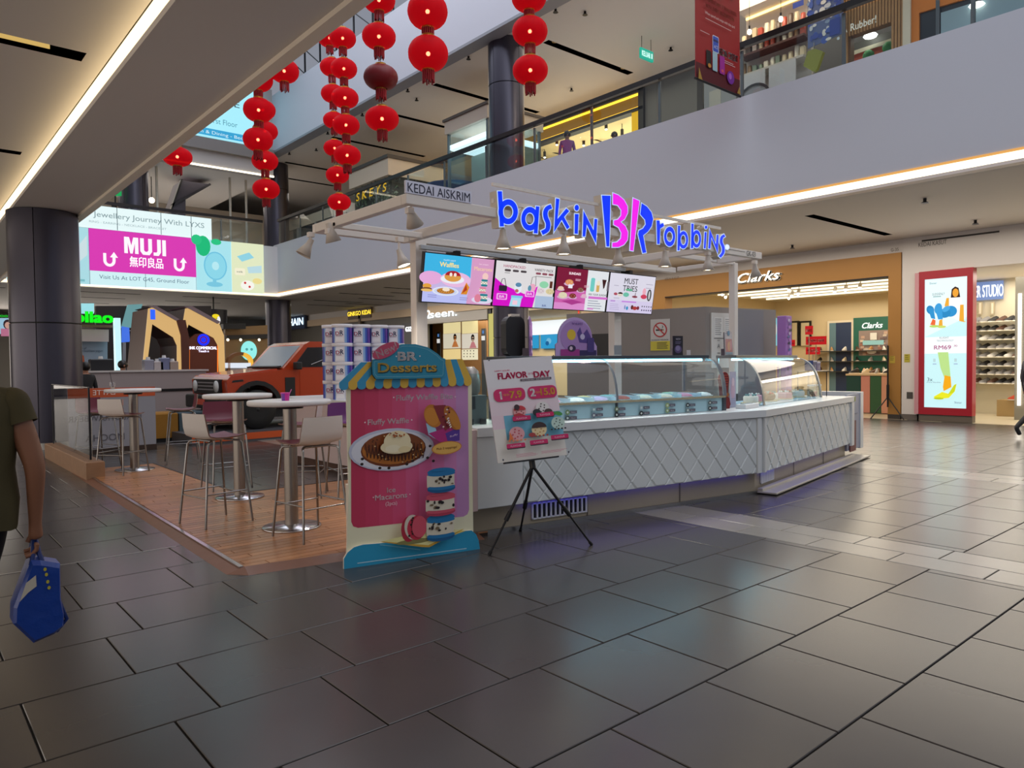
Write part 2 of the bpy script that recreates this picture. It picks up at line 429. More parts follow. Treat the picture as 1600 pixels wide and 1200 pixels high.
# ---- ceilings, fascias
def ceiling(name, x0, x1, y0, y1, z, slots, m_=None, thick=.25, lit=True, label=None, glow=False):
    """ceiling slab with real recessed slots (x0,x1,y0,y1) cut through its skin"""
    m_ = m_ or CEILM
    xs = sorted({x0, x1} | {v for s in slots for v in s[:2]}); ys = sorted({y0, y1} | {v for s in slots for v in s[2:]})
    mb = MB()
    for i in range(len(xs)-1):
        for j in range(len(ys)-1):
            cx, cy = (xs[i]+xs[i+1])/2, (ys[j]+ys[j+1])/2
            if any(s[0] < cx < s[1] and s[2] < cy < s[3] for s in slots): continue
            mb.add([(xs[i], ys[j], z), (xs[i], ys[j+1], z), (xs[i+1], ys[j+1], z), (xs[i+1], ys[j], z)], [(0, 1, 2, 3)], m_)
    mb.box(x0, y0, z+.2, x1, y1, z+.2+thick, m_)
    o = struct(mb, name, label=label); dk_ = mat('#050505', .8)
    for s in slots:
        a, b, c, d = s
        if glow and s is slots[0]:
            MB().box(a, d-.02, z+.05, b-.28, d-.005, z+.19, emi('#d8b468', .9)).build('slot_wall_glow', o)  # emissive strip stands in for lamp light on the slot wall
        t = MB()
        t.add([(a,c,z+.19),(b,c,z+.19),(b,d,z+.19),(a,d,z+.19)], [(3,2,1,0)], dk_)
        for p, q in (((a,c),(b,c)), ((b,c),(b,d)), ((b,d),(a,d)), ((a,d),(a,c))):
            t.add([(p[0],p[1],z),(q[0],q[1],z),(q[0],q[1],z+.19),(p[0],p[1],z+.19)], [(0,1,2,3),(3,2,1,0)], dk_)
        t.build('light_slot', o)
        if lit:
            for e in (a+.35, b-.35):
                l_ = MB(); l_.lathe([(.07, .0), (.085, -.05)], (e, (c+d)/2, z+.13), mat('#caa868', .3, .6), 12)
                l_.lathe([(.001, .0), (.065, .0)], (e, (c+d)/2, z+.085), emi('#ffdf9a', 5), 12); l_.build('downlight', o)
    return o
def slot(pa, pb, z, wd=.22):
    a, b = G(*pa, z), G(*pb, z); y = (a.y+b.y)/2
    return (min(a.x, b.x), max(a.x, b.x), y-wd/2, y+wd/2)
gs = [slot((1254, 338), (1398, 366), ZG, .2)]
for px_, py_, L in ((600, 449, 1.8), (530, 458, 2.6), (610, 457, 2.6), (490, 469, 2.5), (560, 466, 2.6), (480, 476, 2.5), (540, 474, 2.0)):
    g_ = G(px_, py_, ZG); gs.append((g_.x, g_.x+L, g_.y-.1, g_.y+.1))
ok = []
for s in gs:
    if s[0] > XF+.3 and s[1] < 19.5: ok.append(s)
ceiling('ceiling_right', XF+.15, 30, -3, YF+18, ZG, ok, label='flat ground floor ceiling under the right gallery')
ceiling('ceiling_left', -9, XC-.02, -4, YF+18, ZG+.27, [slot((-160, 22), (131, 90), ZG+.27, .26), slot((-200, 205), (33, 240), ZG+.27, .2)], glow=True)
struct(MB().box(XC, -4, ZG, XL, 48, ZG+.5, CEILM).box(XL-.09, -4, ZG-.05, XL+.04, 48, ZG, mat('#efe2cf', .5)), 'ceiling_bulkhead_left', label='long plain bulkhead over the left walkway')
struct(MB().box(XC-.012, -4, ZG+.05, XC, 48, ZG+.262, emi('#ffe2ae', 2.2)).box(XC-.03, -4, ZG, XC, 48, ZG+.06, PAINTW), 'trim_1', label='glowing warm cove strip along the left bulkhead')
struct(MB().box(XL-.2, -4, ZG+.5, XL, 48, ZF, PAINT), 'wall_left', label='gallery parapet above the left walkway')
struct(MB().box(-9, -4, ZG+.5, XL-.2, 48, ZU, PAINT), 'floor_gallery_left')
# right gallery
struct(MB().box(XF, -3, ZG-.02, XF+.15, YF+.4, ZF, mat('#c6c8d0', .9, noise=.02, scale=.4, spec=.1)), 'wall_right', label='plain pale parapet of the right gallery')
tr = MB().box(XF-.03, -3, ZG+.0, XF-.001, YF, ZG+.12, LEDFACE).box(XF-.035, -3, ZG-.05, XF+.15, YF, ZG-.02, mat('#e9dcd2', .5))
tr.box(XF-.02, -3, ZG+.12, XF-.001, YF, ZG+.165, emi('#f2b264', .8))  # orange strip paints the LED glow on the wall above it
tr.box(XF-.035, -3, ZG-.02, XF-.031, YF, ZG+.0, mat('#e9dcd2', .5))
struct(tr, 'trim_2', label='bright warm light strip along the foot of the right parapet')
struct(MB().box(XF+.15, -3, ZG+.45, 30, YF+18, ZU, PAINT), 'floor_gallery_right')
us = [slot((852, 65), (986, 115), ZU2, .24), slot((680, 131), (790, 165), ZU2), slot((621, 180), (695, 199), ZU2), slot((517, 215), (665, 244), ZU2), slot((452, 250), (520, 271), ZU2), slot((444, 277), (520, 291), ZU2), slot((800, 291-125), (843, 305-130), ZU2)]
us = [s for s in us if s[0] > XF+.2]
ceiling('ceiling_gallery_right', XF+.3, 30, -3, YF+18, ZU2, us, label='pale first floor ceiling with dark slots')
struct(MB().box(XF-.1, -3, ZU2-.02, XF+.3, YF+.4, ZU2+2.3, mat('#c9cbd6', .55)), 'wall_upper_right', label='second floor parapet over the right gallery')
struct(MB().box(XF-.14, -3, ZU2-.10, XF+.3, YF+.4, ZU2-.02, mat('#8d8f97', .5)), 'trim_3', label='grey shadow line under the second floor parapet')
# second floor balustrade with lattice frames far up
hb = thing('upper_balustrade', 'dark lattice balustrade frame high above the parapet', 'balustrade', (XF, 12, ZU2+2.3))
MB().box(XF, -2, ZU2+3.3, XF+.08, YF, ZU2+3.4, DKMETAL).build('handrail', hb)
b_ = MB()
for i in range(22):
    y = 1 + i*1.3; b_.box(XF+.02, y, ZU2+2.3, XF+.07, y+.06, ZU2+3.3, DKMETAL)
    b_.tube((XF+.04, y, ZU2+2.35), (XF+.04, y+1.3, ZU2+3.3), .02, DKMETAL, n=6)
b_.build('lattice', hb, kind='stuff')
# far end
struct(MB().box(-9, YF, ZG, XF+.15, YF+.3, ZF-.1, PAINT), 'wall_far', label='far gallery parapet behind the big screen')
struct(MB().box(-9, YF-.03, ZG+.0, XF, YF, ZG+.1, emi('#ffdfae', 2.2)).box(-9, YF-.1, ZG-.04, XF, YF, ZG-.01, PAINTW), 'trim_4', label='warm light strip under the far screen')
ceiling('ceiling_far', -9, XF+.1, YF+.3, 50, ZG, [(x, x+2.4, y, y+.18) for x in (1, 5.5, 9.5) for y in (32, 34.5, 37.5)])
struct(MB().box(-9, YF+.3, ZG+.45, XF+.1, 50, ZU, PAINT), 'floor_gallery_far')
struct(MB().box(-9, YF+.5, 9.4, XF-.1, 50, 9.7, CEILM), 'ceiling_gallery_far', label='pale ceiling of the far gallery')
struct(MB().box(-9, YF, 9.4, XF-.1, YF+.5, 13.0, mat('#b9b4b2', .6)).box(-9, YF-.2, 10.0, XF-.1, YF, 10.45, mat('#8a8583', .6)), 'wall_upper_far', label='grey parapet band of the second floor at the far end')
struct(MB().box(-9, YF-.05, 9.36, XF-.1, YF, 9.42, emi('#fff0d0', 3)), 'trim_5', label='thin light line under the far second floor parapet')
struct(MB().box(-9, 46, 0, 30, 46.3, 14, mat('#8b8680', .7)), 'wall_end', label='dim end wall far beyond')
struct(MB().box(-9.3, -6, 0, -9, 50, 14, mat('#6c6662', .7)), 'wall_outer_left', label='dim wall beyond the left walkway')
struct(MB().box(29.8, -4, 0, 30, 50, 14, mat('#8b8680', .7)), 'wall_outer_right')
# ---- columns with metal cladding
CLAD = mat('#4b4955', .30, .55, noise=.05, scale=2)
def column(cx, cy, r, z0, z1, joints, label, a0=.35, name='column'):
    c = struct(MB().lathe([(r-.03, z0), (r-.03, z1)], (cx, cy, 0), mat('#0b0b0e', .6), 28), name, label=label)
    zz = [z0] + joints + [z1]
    for i in range(len(zz)-1):
        for k in range(4):
            t0 = a0 + k*PI/2 + .012; t1 = a0 + (k+1)*PI/2 - .012; n = 9
            p = [(cx+r*math.cos(t0+(t1-t0)*q/n), cy+r*math.sin(t0+(t1-t0)*q/n)) for q in range(n+1)]
            za, zb = zz[i]+.012, zz[i+1]-.012
            vs = [(x, y, za) for x, y in p] + [(x, y, zb) for x, y in p]
            m_ = MB().add(vs, [(q, q+1, n+2+q, n+1+q) for q in range(n)], CLAD, True)
            pi_ = [(cx+(r-.03)*math.cos(t0+(t1-t0)*q/n), cy+(r-.03)*math.sin(t0+(t1-t0)*q/n)) for q in (0, n)]
            m_.add([vs[0], vs[n+1], (*pi_[0], zb), (*pi_[0], za)], [(0,1,2,3)], CLAD)
            m_.add([vs[n], vs[2*n+1], (*pi_[1], zb), (*pi_[1], za)], [(3,2,1,0)], CLAD)
            m_.build('cladding_panel', c)
    return c
cl = column(2.33, 16.2, .58, 0, ZG, [2.32], 'thick round grey metal clad column on the left walkway', a0=-1.98)
MB().lathe([(.6, 0), (.6, .12)], (2.33, 16.2, 0), STEEL, 28).build('base_ring', cl)
column(13.5, 15.75, .50, 0, ZG, [2.2], 'dark round column behind the kiosk at ground level', a0=.1)
cu = column(13.42, 15.75, .50, ZU, ZU2, [9.2], 'dark tall column rising behind the right parapet', a0=.1)
cc_ = PX(431, 300, 13.5)
column(13.5, cc_.y, .55, 0, ZG, [2.4], 'dark column at the far corner at ground level', a0=.4)
column(13.5, cc_.y, .55, ZU, ZU2, [9.3], 'dark column at the far corner of the upper gallery', a0=.4)
column(7.6, 31.6, .55, ZU, 9.4, [], 'dark drum column on the far gallery', a0=.4)
column(4.9, 34, .45, 0, ZG, [2.4], 'dark round column far behind the stalls', a0=.4)
# sprinklers
ORD = ['first', 'second', 'third', 'fourth', 'fifth', 'sixth', 'seventh', 'eighth', 'ninth', 'tenth', 'eleventh', 'twelfth', 'thirteenth']
def sprinkler(p, z, i, where):
    t = thing('sprinkler_head', f'small dark sprinkler head number {i} from the front on {where}', 'sprinkler', (p.x, p.y, z), 'sprinklers and detectors on the ceilings')
    t['label'] = f'{ORD[i-1]} small dark sprinkler head from the right under {where}'
    MB().tube((p.x, p.y, z), (p.x, p.y, z-.07), .03, DKMETAL, n=8).build('stem', t)
    MB().lathe([(.07, -.09), (.05, -.065), (.02, -.06)], (p.x, p.y, z), DKMETAL, 10).build('deflector', t)
for i, q in enumerate(sorted([(868, 14), (914, 18), (1048, 74), (893, 138), (732, 88), (637, 139), (651, 153), (566, 177), (512, 206), (452, 238), (494, 232), (609, 254)], reverse=True)):
    sprinkler(G(*q, ZU2), ZU2, i+1, 'the first floor gallery ceiling')
for i, q in enumerate([(1524, 344), (1445, 310), (1238, 383)]):
    sprinkler(G(*q, ZG), ZG, i+1, 'the ceiling before the shoe shops')
# ================================================================== KIOSK
WT = .945
KA, KB, KC = Vector((3.79, 4.88, 0)), Vector((7.36, 4.29, 0)), Vector((10.88, 4.90, 0))
D1 = (KB-KA).normalized(); N1 = Vector((D1.y, -D1.x, 0)); D2 = (KC-KB).normalized(); N2 = Vector((D2.y, -D2.x, 0))
L1, L2 = (KB-KA).length, (KC-KB).length
KW = mat('#dcdfdf', .38, noise=.02, scale=2); KTOP = mat('#e0e2e2', .3); PLINTH = mat('#a89c86', .4, noise=.06, scale=4)
CREAM = mat('#e4d8c8', .5); PINKW = mat('#d8bdbd', .5)
def K1(s, q, z=0): return KA + D1*s - N1*q + Z3*z        # along the left leg, q inwards
def K2(s, q, z=0): return KB + D2*s - N2*q + Z3*z
def bis(q):                                              # the apex moved inwards by q
    return KB + (-(N1+N2)).normalized()*q/((N1+N2).normalized().dot(N1))
kc = thing('service_counter', 'long white angled ice cream counter with quilted diamond front', 'counter', KA + Vector((0, 0, 0)))
def vee(q0, q1, z0, z1, m_, s0=0., s1=None):
    s1 = L2 if s1 is None else s1
    a = [K1(s0, q0), bis(q0), K2(s1, q0), K2(s1, q1), bis(q1), K1(s0, q1)]
    return MB().prism([(p.x, p.y) for p in a], (0,0,0), X3, Y3, Z3, z0, z1, m_)
vee(-.012, .86, .87, WT, KTOP).build('worktop', kc, .006)
vee(.03, .80, .25, .87, KW).build('carcass', kc)
vee(.13, .75, .0, .25, PLINTH).build('plinth', kc)
vee(.10, .13, .0, .035, STEEL).build('skirting', kc)
MB().obox(K2(.02, -.12, .012), D2*(L2+.42), -N2*.22, Z3*.022, mat('#b9b4ac', .35, .3)).obox(K2(.03, .04, .03), D2*(L2+.2), -N2*.06, Z3*.035, mat('#b9b4ac', .35, .3)).obox(K2(.05, -.04, .0), D2*(L2+.2), -N2*.1, Z3*.012, BLACK).build('floor_tray', kc, .006)
MB().obox(K1(.47, .075, .243), D1*3.0, -N1*.03, Z3*.006, emi('#2a22ff', 1.6)).obox(K2(.10, .075, .243), D2*3.2, -N2*.03, Z3*.006, emi('#2a22ff', 1.6)).build('blue_underlight', kc)
# front panels
f = MB(); f.cbox(K1(.0, .03, .25), D1*.46, Z3*.615, N1*.025, .006, KW); f.build('front_panel', kc)
f = MB(); f.cbox(K1(3.50, .03, .25), D1*.065, Z3*.615, N1*.03, .006, KW); f.build('corner_post', kc)
f = MB(); f.cbox(K2(.0, .03, .25), D2*.05, Z3*.615, N2*.03, .006, KW); f.build('corner_post', kc)
f = MB(); f.cbox(K2(L2-.13, .03, .22), D2*.13, Z3*.65, N2*.035, .006, KTOP); f.build('end_post', kc)
QUILT = mat('#d8dddd', .28, noise=.02, scale=3)
def lattice(K, D, N, s0, s1, z0, z1, w_, h, ph):
    lim = [(s0, z0), (s1, z0), (s1, z1), (s0, z1)]; g = .0012
    i0 = int(s0/w_*2)-3
    for i in range(i0, int(s1/w_*2)+4):
        for j in range(-2, 8):
            if (i+j) % 2: continue
            cx, cz = ph + i*w_/2, z1 + .06 - j*h/2
            q = clipto([(cx-w_/2, cz), (cx, cz-h/2), (cx+w_/2, cz), (cx, cz+h/2)], lim)
            if len(q) < 3: continue
            mx = sum(p[0] for p in q)/len(q); mz = sum(p[1] for p in q)/len(q)
            def shr(d):
                out = []
                for p in q:
                    v = Vector((p[0]-mx, p[1]-mz)); L_ = v.length; out.append((mx+v.x*max(0, L_-d)/L_, mz+v.y*max(0, L_-d)/L_))
                return out
            a, b, c = shr(g), shr(g), shr(.017)
            O = K(0, .03); n = len(q); P_ = lambda p, d: O + D*p[0] + Z3*p[1] + N*d
            vs = [P_(p, 0) for p in a] + [P_(p, .003) for p in b] + [P_(p, .013) for p in c]
            fs = [(k, (k+1) % n, n+(k+1) % n, n+k) for k in range(n)] + [(n+k, n+(k+1) % n, 2*n+(k+1) % n, 2*n+k) for k in range(n)] + [tuple(range(2*n, 3*n))]
            MB().add(vs, fs, QUILT).build('diamond_panel', kc)
lattice(K1, D1, N1, .47, 3.50, .25, .865, .255, .30, .05)
lattice(K2, D2, N2, .055, L2-.135, .25, .865, .255, .30, .10)
for K, D, N, s0, s1 in ((K1, D1, N1, .15, L1-.1), (K2, D2, N2, .2, L2-.2)):
    s = s0+1.1
    while s < s1: MB().obox(K(s, .125, .02), D*.008, N*.004, Z3*.23, mat('#5d574d', .6)).build('plinth_joint', kc); s += 1.2
def vent(K, D, N, s, z, wd, h, n):
    m_ = MB(); m_.obox(K(s, .13, z), D*wd, N*.018, Z3*.012, KTOP); m_.obox(K(s, .13, z+h-.012), D*wd, N*.018, Z3*.012, KTOP)
    for k in range(n+1): m_.obox(K(s+(wd-.012)*k/n, .13, z), D*(.016), N*.018, Z3*h, KTOP)
    m_.obox(K(s, .13, z), D*wd, N*.004, Z3*h, mat('#141416', .7)); m_.build('vent_grille', kc)
vent(K1, D1, N1, .62, .07, .62, .15, 12); vent(K2, D2, N2, .18, .09, .40, .14, 14)
# left end with pink framed panel, right return
e = MB(); e.obox(K1(0, .0, .24), -D1*.04, -N1*.95, Z3*.69, PINKW); e.obox(K1(-.04, .0, .24), -D1*.02, -N1*.05, Z3*.69, PINKW)
e.obox(K1(-.04, .90, .24), -D1*.02, -N1*.05, Z3*.69, PINKW); e.obox(K1(-.04, .05, .86), -D1*.02, -N1*.85, Z3*.07, PINKW); e.build('end_panel', kc)
MB().obox(K1(0, .1, 0), -D1*.01, -N1*.8, Z3*.24, PLINTH).build('end_plinth', kc)
LILAC = mat('#9fa3b4', .45)
e = MB(); e.obox(K2(L2, .10, .12), D2*.72, -N2*.03, Z3*.84, LILAC); e.obox(K2(L2+.70, .085, .10), D2*.16, -N2*.75, Z3*.88, KTOP)
e.obox(K2(L2+.12, .085, .66), D2*.42, -N2*.02, Z3*.006, mat('#70758a', .5)); e.build('return_panel', kc)
MB().obox(K2(L2+.10, .075, .10), D2*.30, -N2*.02, Z3*.46, mat('#7a4a48', .5)).build('return_door', kc)
MB().obox(K2(L2-.03, -.018, .87), D2*.03, -N2*.004, Z3*.07, mat('#b9c04a', .5)).build('sticker', kc)
# ---------------------------------------------------------------- display cases
GLS = glass((.90, .96, .97), 1.6); METAL = mat('#8f9499', .3, .85); METALD = mat('#5c6166', .3, .85)
CYAN = emi('#8fe6ff', 10.0)
def prof(q0, z0, q1, z1, n=9):
    """curved glass: out from the base, bending back to the top"""
    p0, p1, p2 = Vector((q0, z0)), Vector((q0+.10*(q1-q0), z1-.02)), Vector((q1, z1))
    return [p0*(1-t)**2 + p1*2*t*(1-t) + p2*t*t for t in [i/n for i in range(n+1)]]
def case(K, D, N, s0, s1, qf, qt, zb, label, qb=.86, low=.155, mull=()):
    t = thing('display_case', label, 'display case', K((s0+s1)/2, .5, WT))
    zt = 1.525; pr = prof(qf, WT+.008+low, qt, zt); n = len(pr)
    g_ = MB(); vs = [K(s0, p.x, p.y) for p in pr] + [K(s1, p.x, p.y) for p in pr]
    g_.add(vs, [(i, n+i, n+i+1, i+1) for i in range(n-1)], GLS, True); g_.build('curved_glass', t)
    for s in (s0, s1):
        e_ = MB(); loop = [K(s, p.x, p.y) for p in pr] + [K(s, qb, zt), K(s, qb, WT+.01), K(s, qf, WT+.01)]
        e_.add(loop, [tuple(range(len(loop)))], GLS); e_.build('end_glass', t)
    tp = MB(); tp.obox(K(s0-.02, qt-.02, zt), D*(s1-s0+.04), -N*(qb-qt+.02), Z3*.035, METALD); tp.build('top_shelf', t, .004)
    for s in [s0, s1] + list(mull):
        w_ = .05 if s in (s0, s1) else .02; fr = MB()
        for i in range(n-1):
            a, b = pr[i], pr[i+1]; fr.obox(K(s-w_/2, a.x, a.y), D*w_, K(0, b.x, b.y)-K(0, a.x, a.y), N*.014, METAL)
        if low: fr.obox(K(s-w_/2, qf-.004, WT), D*w_, -N*.03, Z3*low, METALD)
        fr.build('curved_frame', t)
    for s in (s0, s1-.03): MB().obox(K(s, qb-.02, WT), D*.03, -N*.02, Z3*.58, METAL).build('rear_post', t)
    ld = MB(); ld.obox(K(s0+.05, qt+.02, zt-.03), D*(s1-s0-.1), -N*.05, Z3*.025, CYAN); ld.build('light_tube', t)
    if low:
        lp = MB(); lp.obox(K(s0, qf+.012, WT+.003), D*(s1-s0), -N*.012, Z3*(low-.01), mat('#a8ccd4', .25)); lp.build('lower_panel', t)
        rl = MB(); rl.obox(K(s0-.01, qf-.012, WT+.008+low-.02), D*(s1-s0+.02), -N*.03, Z3*.022, mat('#d8c9a2', .25, .8)); rl.build('front_rail', t)
    fl = MB(); fl.obox(K(s0+.02, qf+.03, WT+.003+low*.6), D*(s1-s0-.04), -N*(qb-qf-.06), Z3*.015, mat('#b9d6e6', .2)); fl.build('inner_deck', t)
    return t
c1 = case(K1, D1, N1, .60, 3.24, .24, .50, 0, 'wide curved glass ice cream case with pale blue lower panel and flavour tags', mull=(1.72,))
ICE = ['#e8d9bf', '#5b3a2a', '#d98aa0', '#b9d8b0', '#f1efe8', '#7a4d33', '#c9b3d9', '#efcf8f', '#a8452f', '#8fc7c2', '#e6e0c8', '#4d3a35']
lab = [(892.6, 644, 653), (933.5, 639.5, 648.5), (969, 639, 647.8), (1007.2, 636.8, 645.5), (1047.6, 633, 641.3), (1079.3, 632.7, 640.7), (1113.8, 629, 637.6)]
P0 = K1(0, .235)
for i, (x, ya, yb) in enumerate(lab):
    for k, y in enumerate((ya, yb)):
        r = ray(x, y); tt = (P0-EYE).dot(N1)/r.dot(N1); p = EYE + r*tt; s = (p-KA).dot(D1)
        pr_ = Print(K1(s, .233, p.z), D1, Z3, .0006)
        c_ = ['#6f8f5a', '#8fb0b8', '#6f7f5a', '#9fb8c0', '#9fb36a', '#1f2226', '#4f5a5a'][i] if k == 0 else ['#3a4a4a', '#6a6f80', '#15181c', '#15181c', '#8aa060', '#7a8a8a', '#15181c'][i]
        pr_.ell(-.045, 0, .026, .024, c_).ell(-.045, 0, .012, .011, '#cfd8d0').rect(-.02, -.014, .085, .028, '#5a5a66' if k == 0 else '#55505c').text('flavour'[:5+i % 3], .022, 0, .010, '#d8d8dc', .05)
        o = pr_.build('flavour_tag', c1)
dv = MB()
for i in range(1, 9): dv.obox(K1(.60+.293*i, .3, 1.045), D1*.006, -N1*.5, Z3*.10, mat('#d6e6ee', .3))
dv.build('tray_divider', c1)
for i in range(9):
    for k in range(2):
        c_ = K1(.745+.293*i, .42+.25*k, 1.045)
        t = thing('ice_cream_tub', f'{["vanilla","chocolate","pink","mint","white","toffee","lilac","caramel","berry","teal","cream","dark cocoa"][(i*2+k) % 12]} tub in the {["front","back"][k]} row of the wide case, {ORD[i]} from the left', 'ice cream tub', c_, 'ice cream tubs in the wide case')
        MB().lathe([(.10, 0), (.115, .07), (.118, .07), (.108, .06)], c_, mat('#e8e4e0', .4), 16).build('tub_wall', t)
        MB().lathe([(.108, .055), (.09, .085), (.05, .10), (.001, .105)], c_, mat(ICE[(i*2+k) % 12], .5, noise=.2, scale=30, bump=.4), 16).build('ice_cream', t)
c2 = case(K2, D2, N2, .67, 2.88, .27, .62, 0, 'shorter curved glass cake case on the right leg of the counter', low=0.0)
rn = random.Random(3)
for i in range(7):
    s = .86+.29*i; c_ = K2(s, .50+.07*(i % 2), WT+.02); kind = i % 3
    cn = ['white frosted', 'pink iced', 'chocolate'][kind]
    t = thing('ice_cream_cake', f'{["round","square","log shaped"][i % 3]} {cn} cake in the cake case, {ORD[i]} from the left', 'cake', c_, 'cakes in the cake case')
    MB().lathe([(.12, 0), (.12, .008)], c_, mat('#d9c79a', .4), 20).build('cake_board', t)
    cm = mat(['#ece5d8', '#e0a3ad', '#5f4434'][kind], .5)
    b_ = MB()
    if kind == 0: b_.lathe([(.09, .008), (.092, .075), (.08, .09), (.001, .092)], c_, cm, 20)
    elif kind == 1: b_.cbox(c_+Vector((-.08, -.08, .008)), (.16, 0, 0), (0, .16, 0), (0, 0, .08), .012, cm)
    else: b_.tube(c_+Vector((-.10, 0, .058)), c_+Vector((.10, 0, .058)), .05, cm, n=16)
    b_.build('sponge', t)
    tp = MB()
    for a in range(6): tp.ball(c_+Vector((.055*math.cos(a*1.05), .055*math.sin(a*1.05), .10)), .014, mat(['#6f9fa0', '#f0ece4', '#c23a3a'][kind], .5), n=8, k=5)
    tp.build('topping', t)
# ---------------------------------------------------------------- back units
GREYW = mat('#958c86', .55, noise=.03, scale=1)
bk = thing('storage_cabinet', 'tall plain grey back cabinet with a no smoking notice', 'cabinet', (9.29, 6.38, 0))
MB().prism([(9.29, 6.38), (10.9, 6.16), (10.9, 8.6), (8.71, 8.73)], (0,0,0), X3, Y3, Z3, .0, 2.30, GREYW).build('body', bk, .01)
cu_ = Vector((8.71-9.29, 8.73-6.38, 0)).normalized()       # along its left face, going away
uu = -cu_; nn = uu.cross(Z3)
def onface(px, py):
    r = ray(px, py); t_ = (Vector((9.29, 6.38, 0))-EYE).dot(nn)/r.dot(nn); return EYE + r*t_
a, b = onface(1017, 548), onface(1047, 498)
sg = thing('no_smoking_notice', 'white and yellow no smoking notice on the grey cabinet', 'notice', a)
wd = (b-a).dot(uu); hh = b.z-a.z
MB().obox(a+nn*.002, uu*wd, Z3*hh, nn*.006, mat('#d5d0cb', .4)).build('backing', sg)
p = Print(a+nn*.009, uu, Z3, .0012)
cx, cy, R_ = wd*.5, hh*.66, wd*.36
p.rect(0, 0, wd, hh*.30, '#d9c832'); p.ell(cx, cy, R_, R_, '#c01f2a').ell(cx, cy, R_*.82, R_*.82, '#dcd8d4')
p.rect(cx-R_*.6, cy-R_*.12, R_*.95, R_*.2, '#141414').rect(cx+R_*.38, cy-R_*.12, R_*.16, R_*.2, '#b8742a')
p.line([(cx+R_*.3, cy+R_*.2), (cx+R_*.45, cy+R_*.4), (cx+R_*.3, cy+R_*.55)], R_*.08, '#222222')
p.line([(cx-R_*.62, cy+R_*.62), (cx+R_*.62, cy-R_*.62)], R_*.18, '#c01f2a')
p.text('DILARANG MEROKOK', cx, hh*.34, hh*.035, '#222222', wd*.88, .02).lines(wd*.34, hh*.24, wd*.58, 5, hh*.045, hh*.018, '#4a4420')
p.build('print', sg)
# black hatch
a, b = onface(927, 560), onface(963, 521)
MB().obox(a+nn*.002, uu*(b-a).dot(uu), Z3*(b.z-a.z), nn*.05, mat('#0b0c10', .35)).build('black_hatch', bk)
# notice board on right face
D3 = Vector((10.9-9.29, 6.16-6.38, 0)).normalized(); N3 = D3.cross(Z3)
def onr(px, py, off=0.):
    r = ray(px, py); t_ = (Vector((9.29, 6.38, 0))+N3*off-EYE).dot(N3)/r.dot(N3); return EYE + r*t_
a, b = onr(1110, 575), onr(1145, 490)
nb = thing('notice_board', 'white menu panel with papers and grade letter on cabinet corner', 'notice board', a)
wd, hh = (b-a).dot(D3), b.z-a.z
MB().obox(a+N3*.004, D3*wd, Z3*hh, N3*.02, mat('#e3e0da', .4)).build('board', nb)
p = Print(a+N3*.026, D3, Z3, .001)
for i in (0, 1): q = Print(a+N3*.026, D3, Z3, .001); q.rect(wd*(.12+.45*i), hh*.56, wd*.36, hh*.36, '#f2f0ec').lines(wd*(.15+.45*i), hh*.88, wd*.28, 9, hh*.035, hh*.012, '#8a8a8a').build('paper_sheet', nb)
p.rect(wd*.1, hh*.53, wd*.55, hh*.012, '#333333').text('KAFE', wd*.3, hh*.50, hh*.022, '#555555').text('A', wd*.3, hh*.40, hh*.08, '#777777').text('MASIH', wd*.3, hh*.27, hh*.02, '#333333', bold=.03)
p.build('grade_lettering', nb)
a, b = onr(1153, 560, .03), onr(1193, 485, .03)
MB().obox((a.x, a.y, .0), D3*(b-a).dot(D3), Vector((0, .5, 0)), Z3*b.z, mat('#88868a', .5)).build('side_cupboard', bk)
# ---------------------------------------------------------------- canopy frame
fr = thing('canopy_frame', 'white painted steel canopy frame standing over the ice cream counter', 'frame', (4.6, 7.05, 0))
FZ = 2.93; FW = mat('#ece3da', .45); YB, YFR = 7.05, 5.45
def beam(a, b, h=.09, wd=.08, m_=FW, name='beam'):
    a, b = Vector(a), Vector(b); d = (b-a).normalized(); s = Z3.cross(d).normalized()*wd
    return MB().obox(a-s/2-Z3*h/2, b-a, s, Z3*h, m_).build(name, fr, .006)
beam((3.46, YFR, FZ), (9.2, YFR, FZ)); beam((3.50, 5.492, FZ), (3.50, 7.155, FZ)); beam((4.52, 5.492, FZ), (4.55, 6.995, FZ), .10)
beam((3.46, 7.2, FZ), (4.6, 7.2, FZ)); beam((3.46, 6.75, FZ-.03), (4.55, 6.75, FZ-.03), .06, .06)
beam((4.5, YB, FZ-.02), (9.4, YB, FZ-.02), .08, .10); beam((4.6, YB-.12, FZ-.12), (8.1, YB-.12, FZ-.12), .05, .05, mat('#b8bcc0', .4))
beam((8.05, 5.492, FZ), (8.05, 6.995, FZ)); beam((9.12, 5.492, FZ), (9.12, 6.04, FZ)); beam((8.05, 6.08, FZ), (9.55, 6.08, FZ), .06, .06); beam((9.45, 6.12, FZ), (9.45, 6.995, FZ), .06, .06)
for x, nm in ((4.66, 'post'), (8.02, 'post')):
    MB().box(x-.075, YB-.06, 0, x+.075, YB+.06, FZ, FW).build(nm, fr, .006)
xq = PY(1146, 520, 6.08).x; MB().box(xq-.045, 6.03, 1.0, xq+.045, 6.13, FZ, FW).build('post', fr, .006)
bd = PY(638, 316, YFR-.05); be = PY(736, 329, YFR-.05)
bo = thing('ice_cream_shop_board', 'slim pale board lettered KEDAI AISKRIM on the canopy beam', 'sign', bd)
MB().box(bd.x-.02, YFR-.045, FZ+.047, be.x+.01, YFR-.02, FZ+.155, mat('#e2e2f2', .4)).build('board', bo)
p = Print((bd.x-.02, YFR-.046, FZ+.047), X3, Z3, .0012); W_ = be.x-bd.x+.03
p.text('KEDAI AISKRIM', W_/2, .052, .082, '#23243a', W_*.95); p.build('lettering', bo)
g_ = PY(1163, 410, YFR-.05)
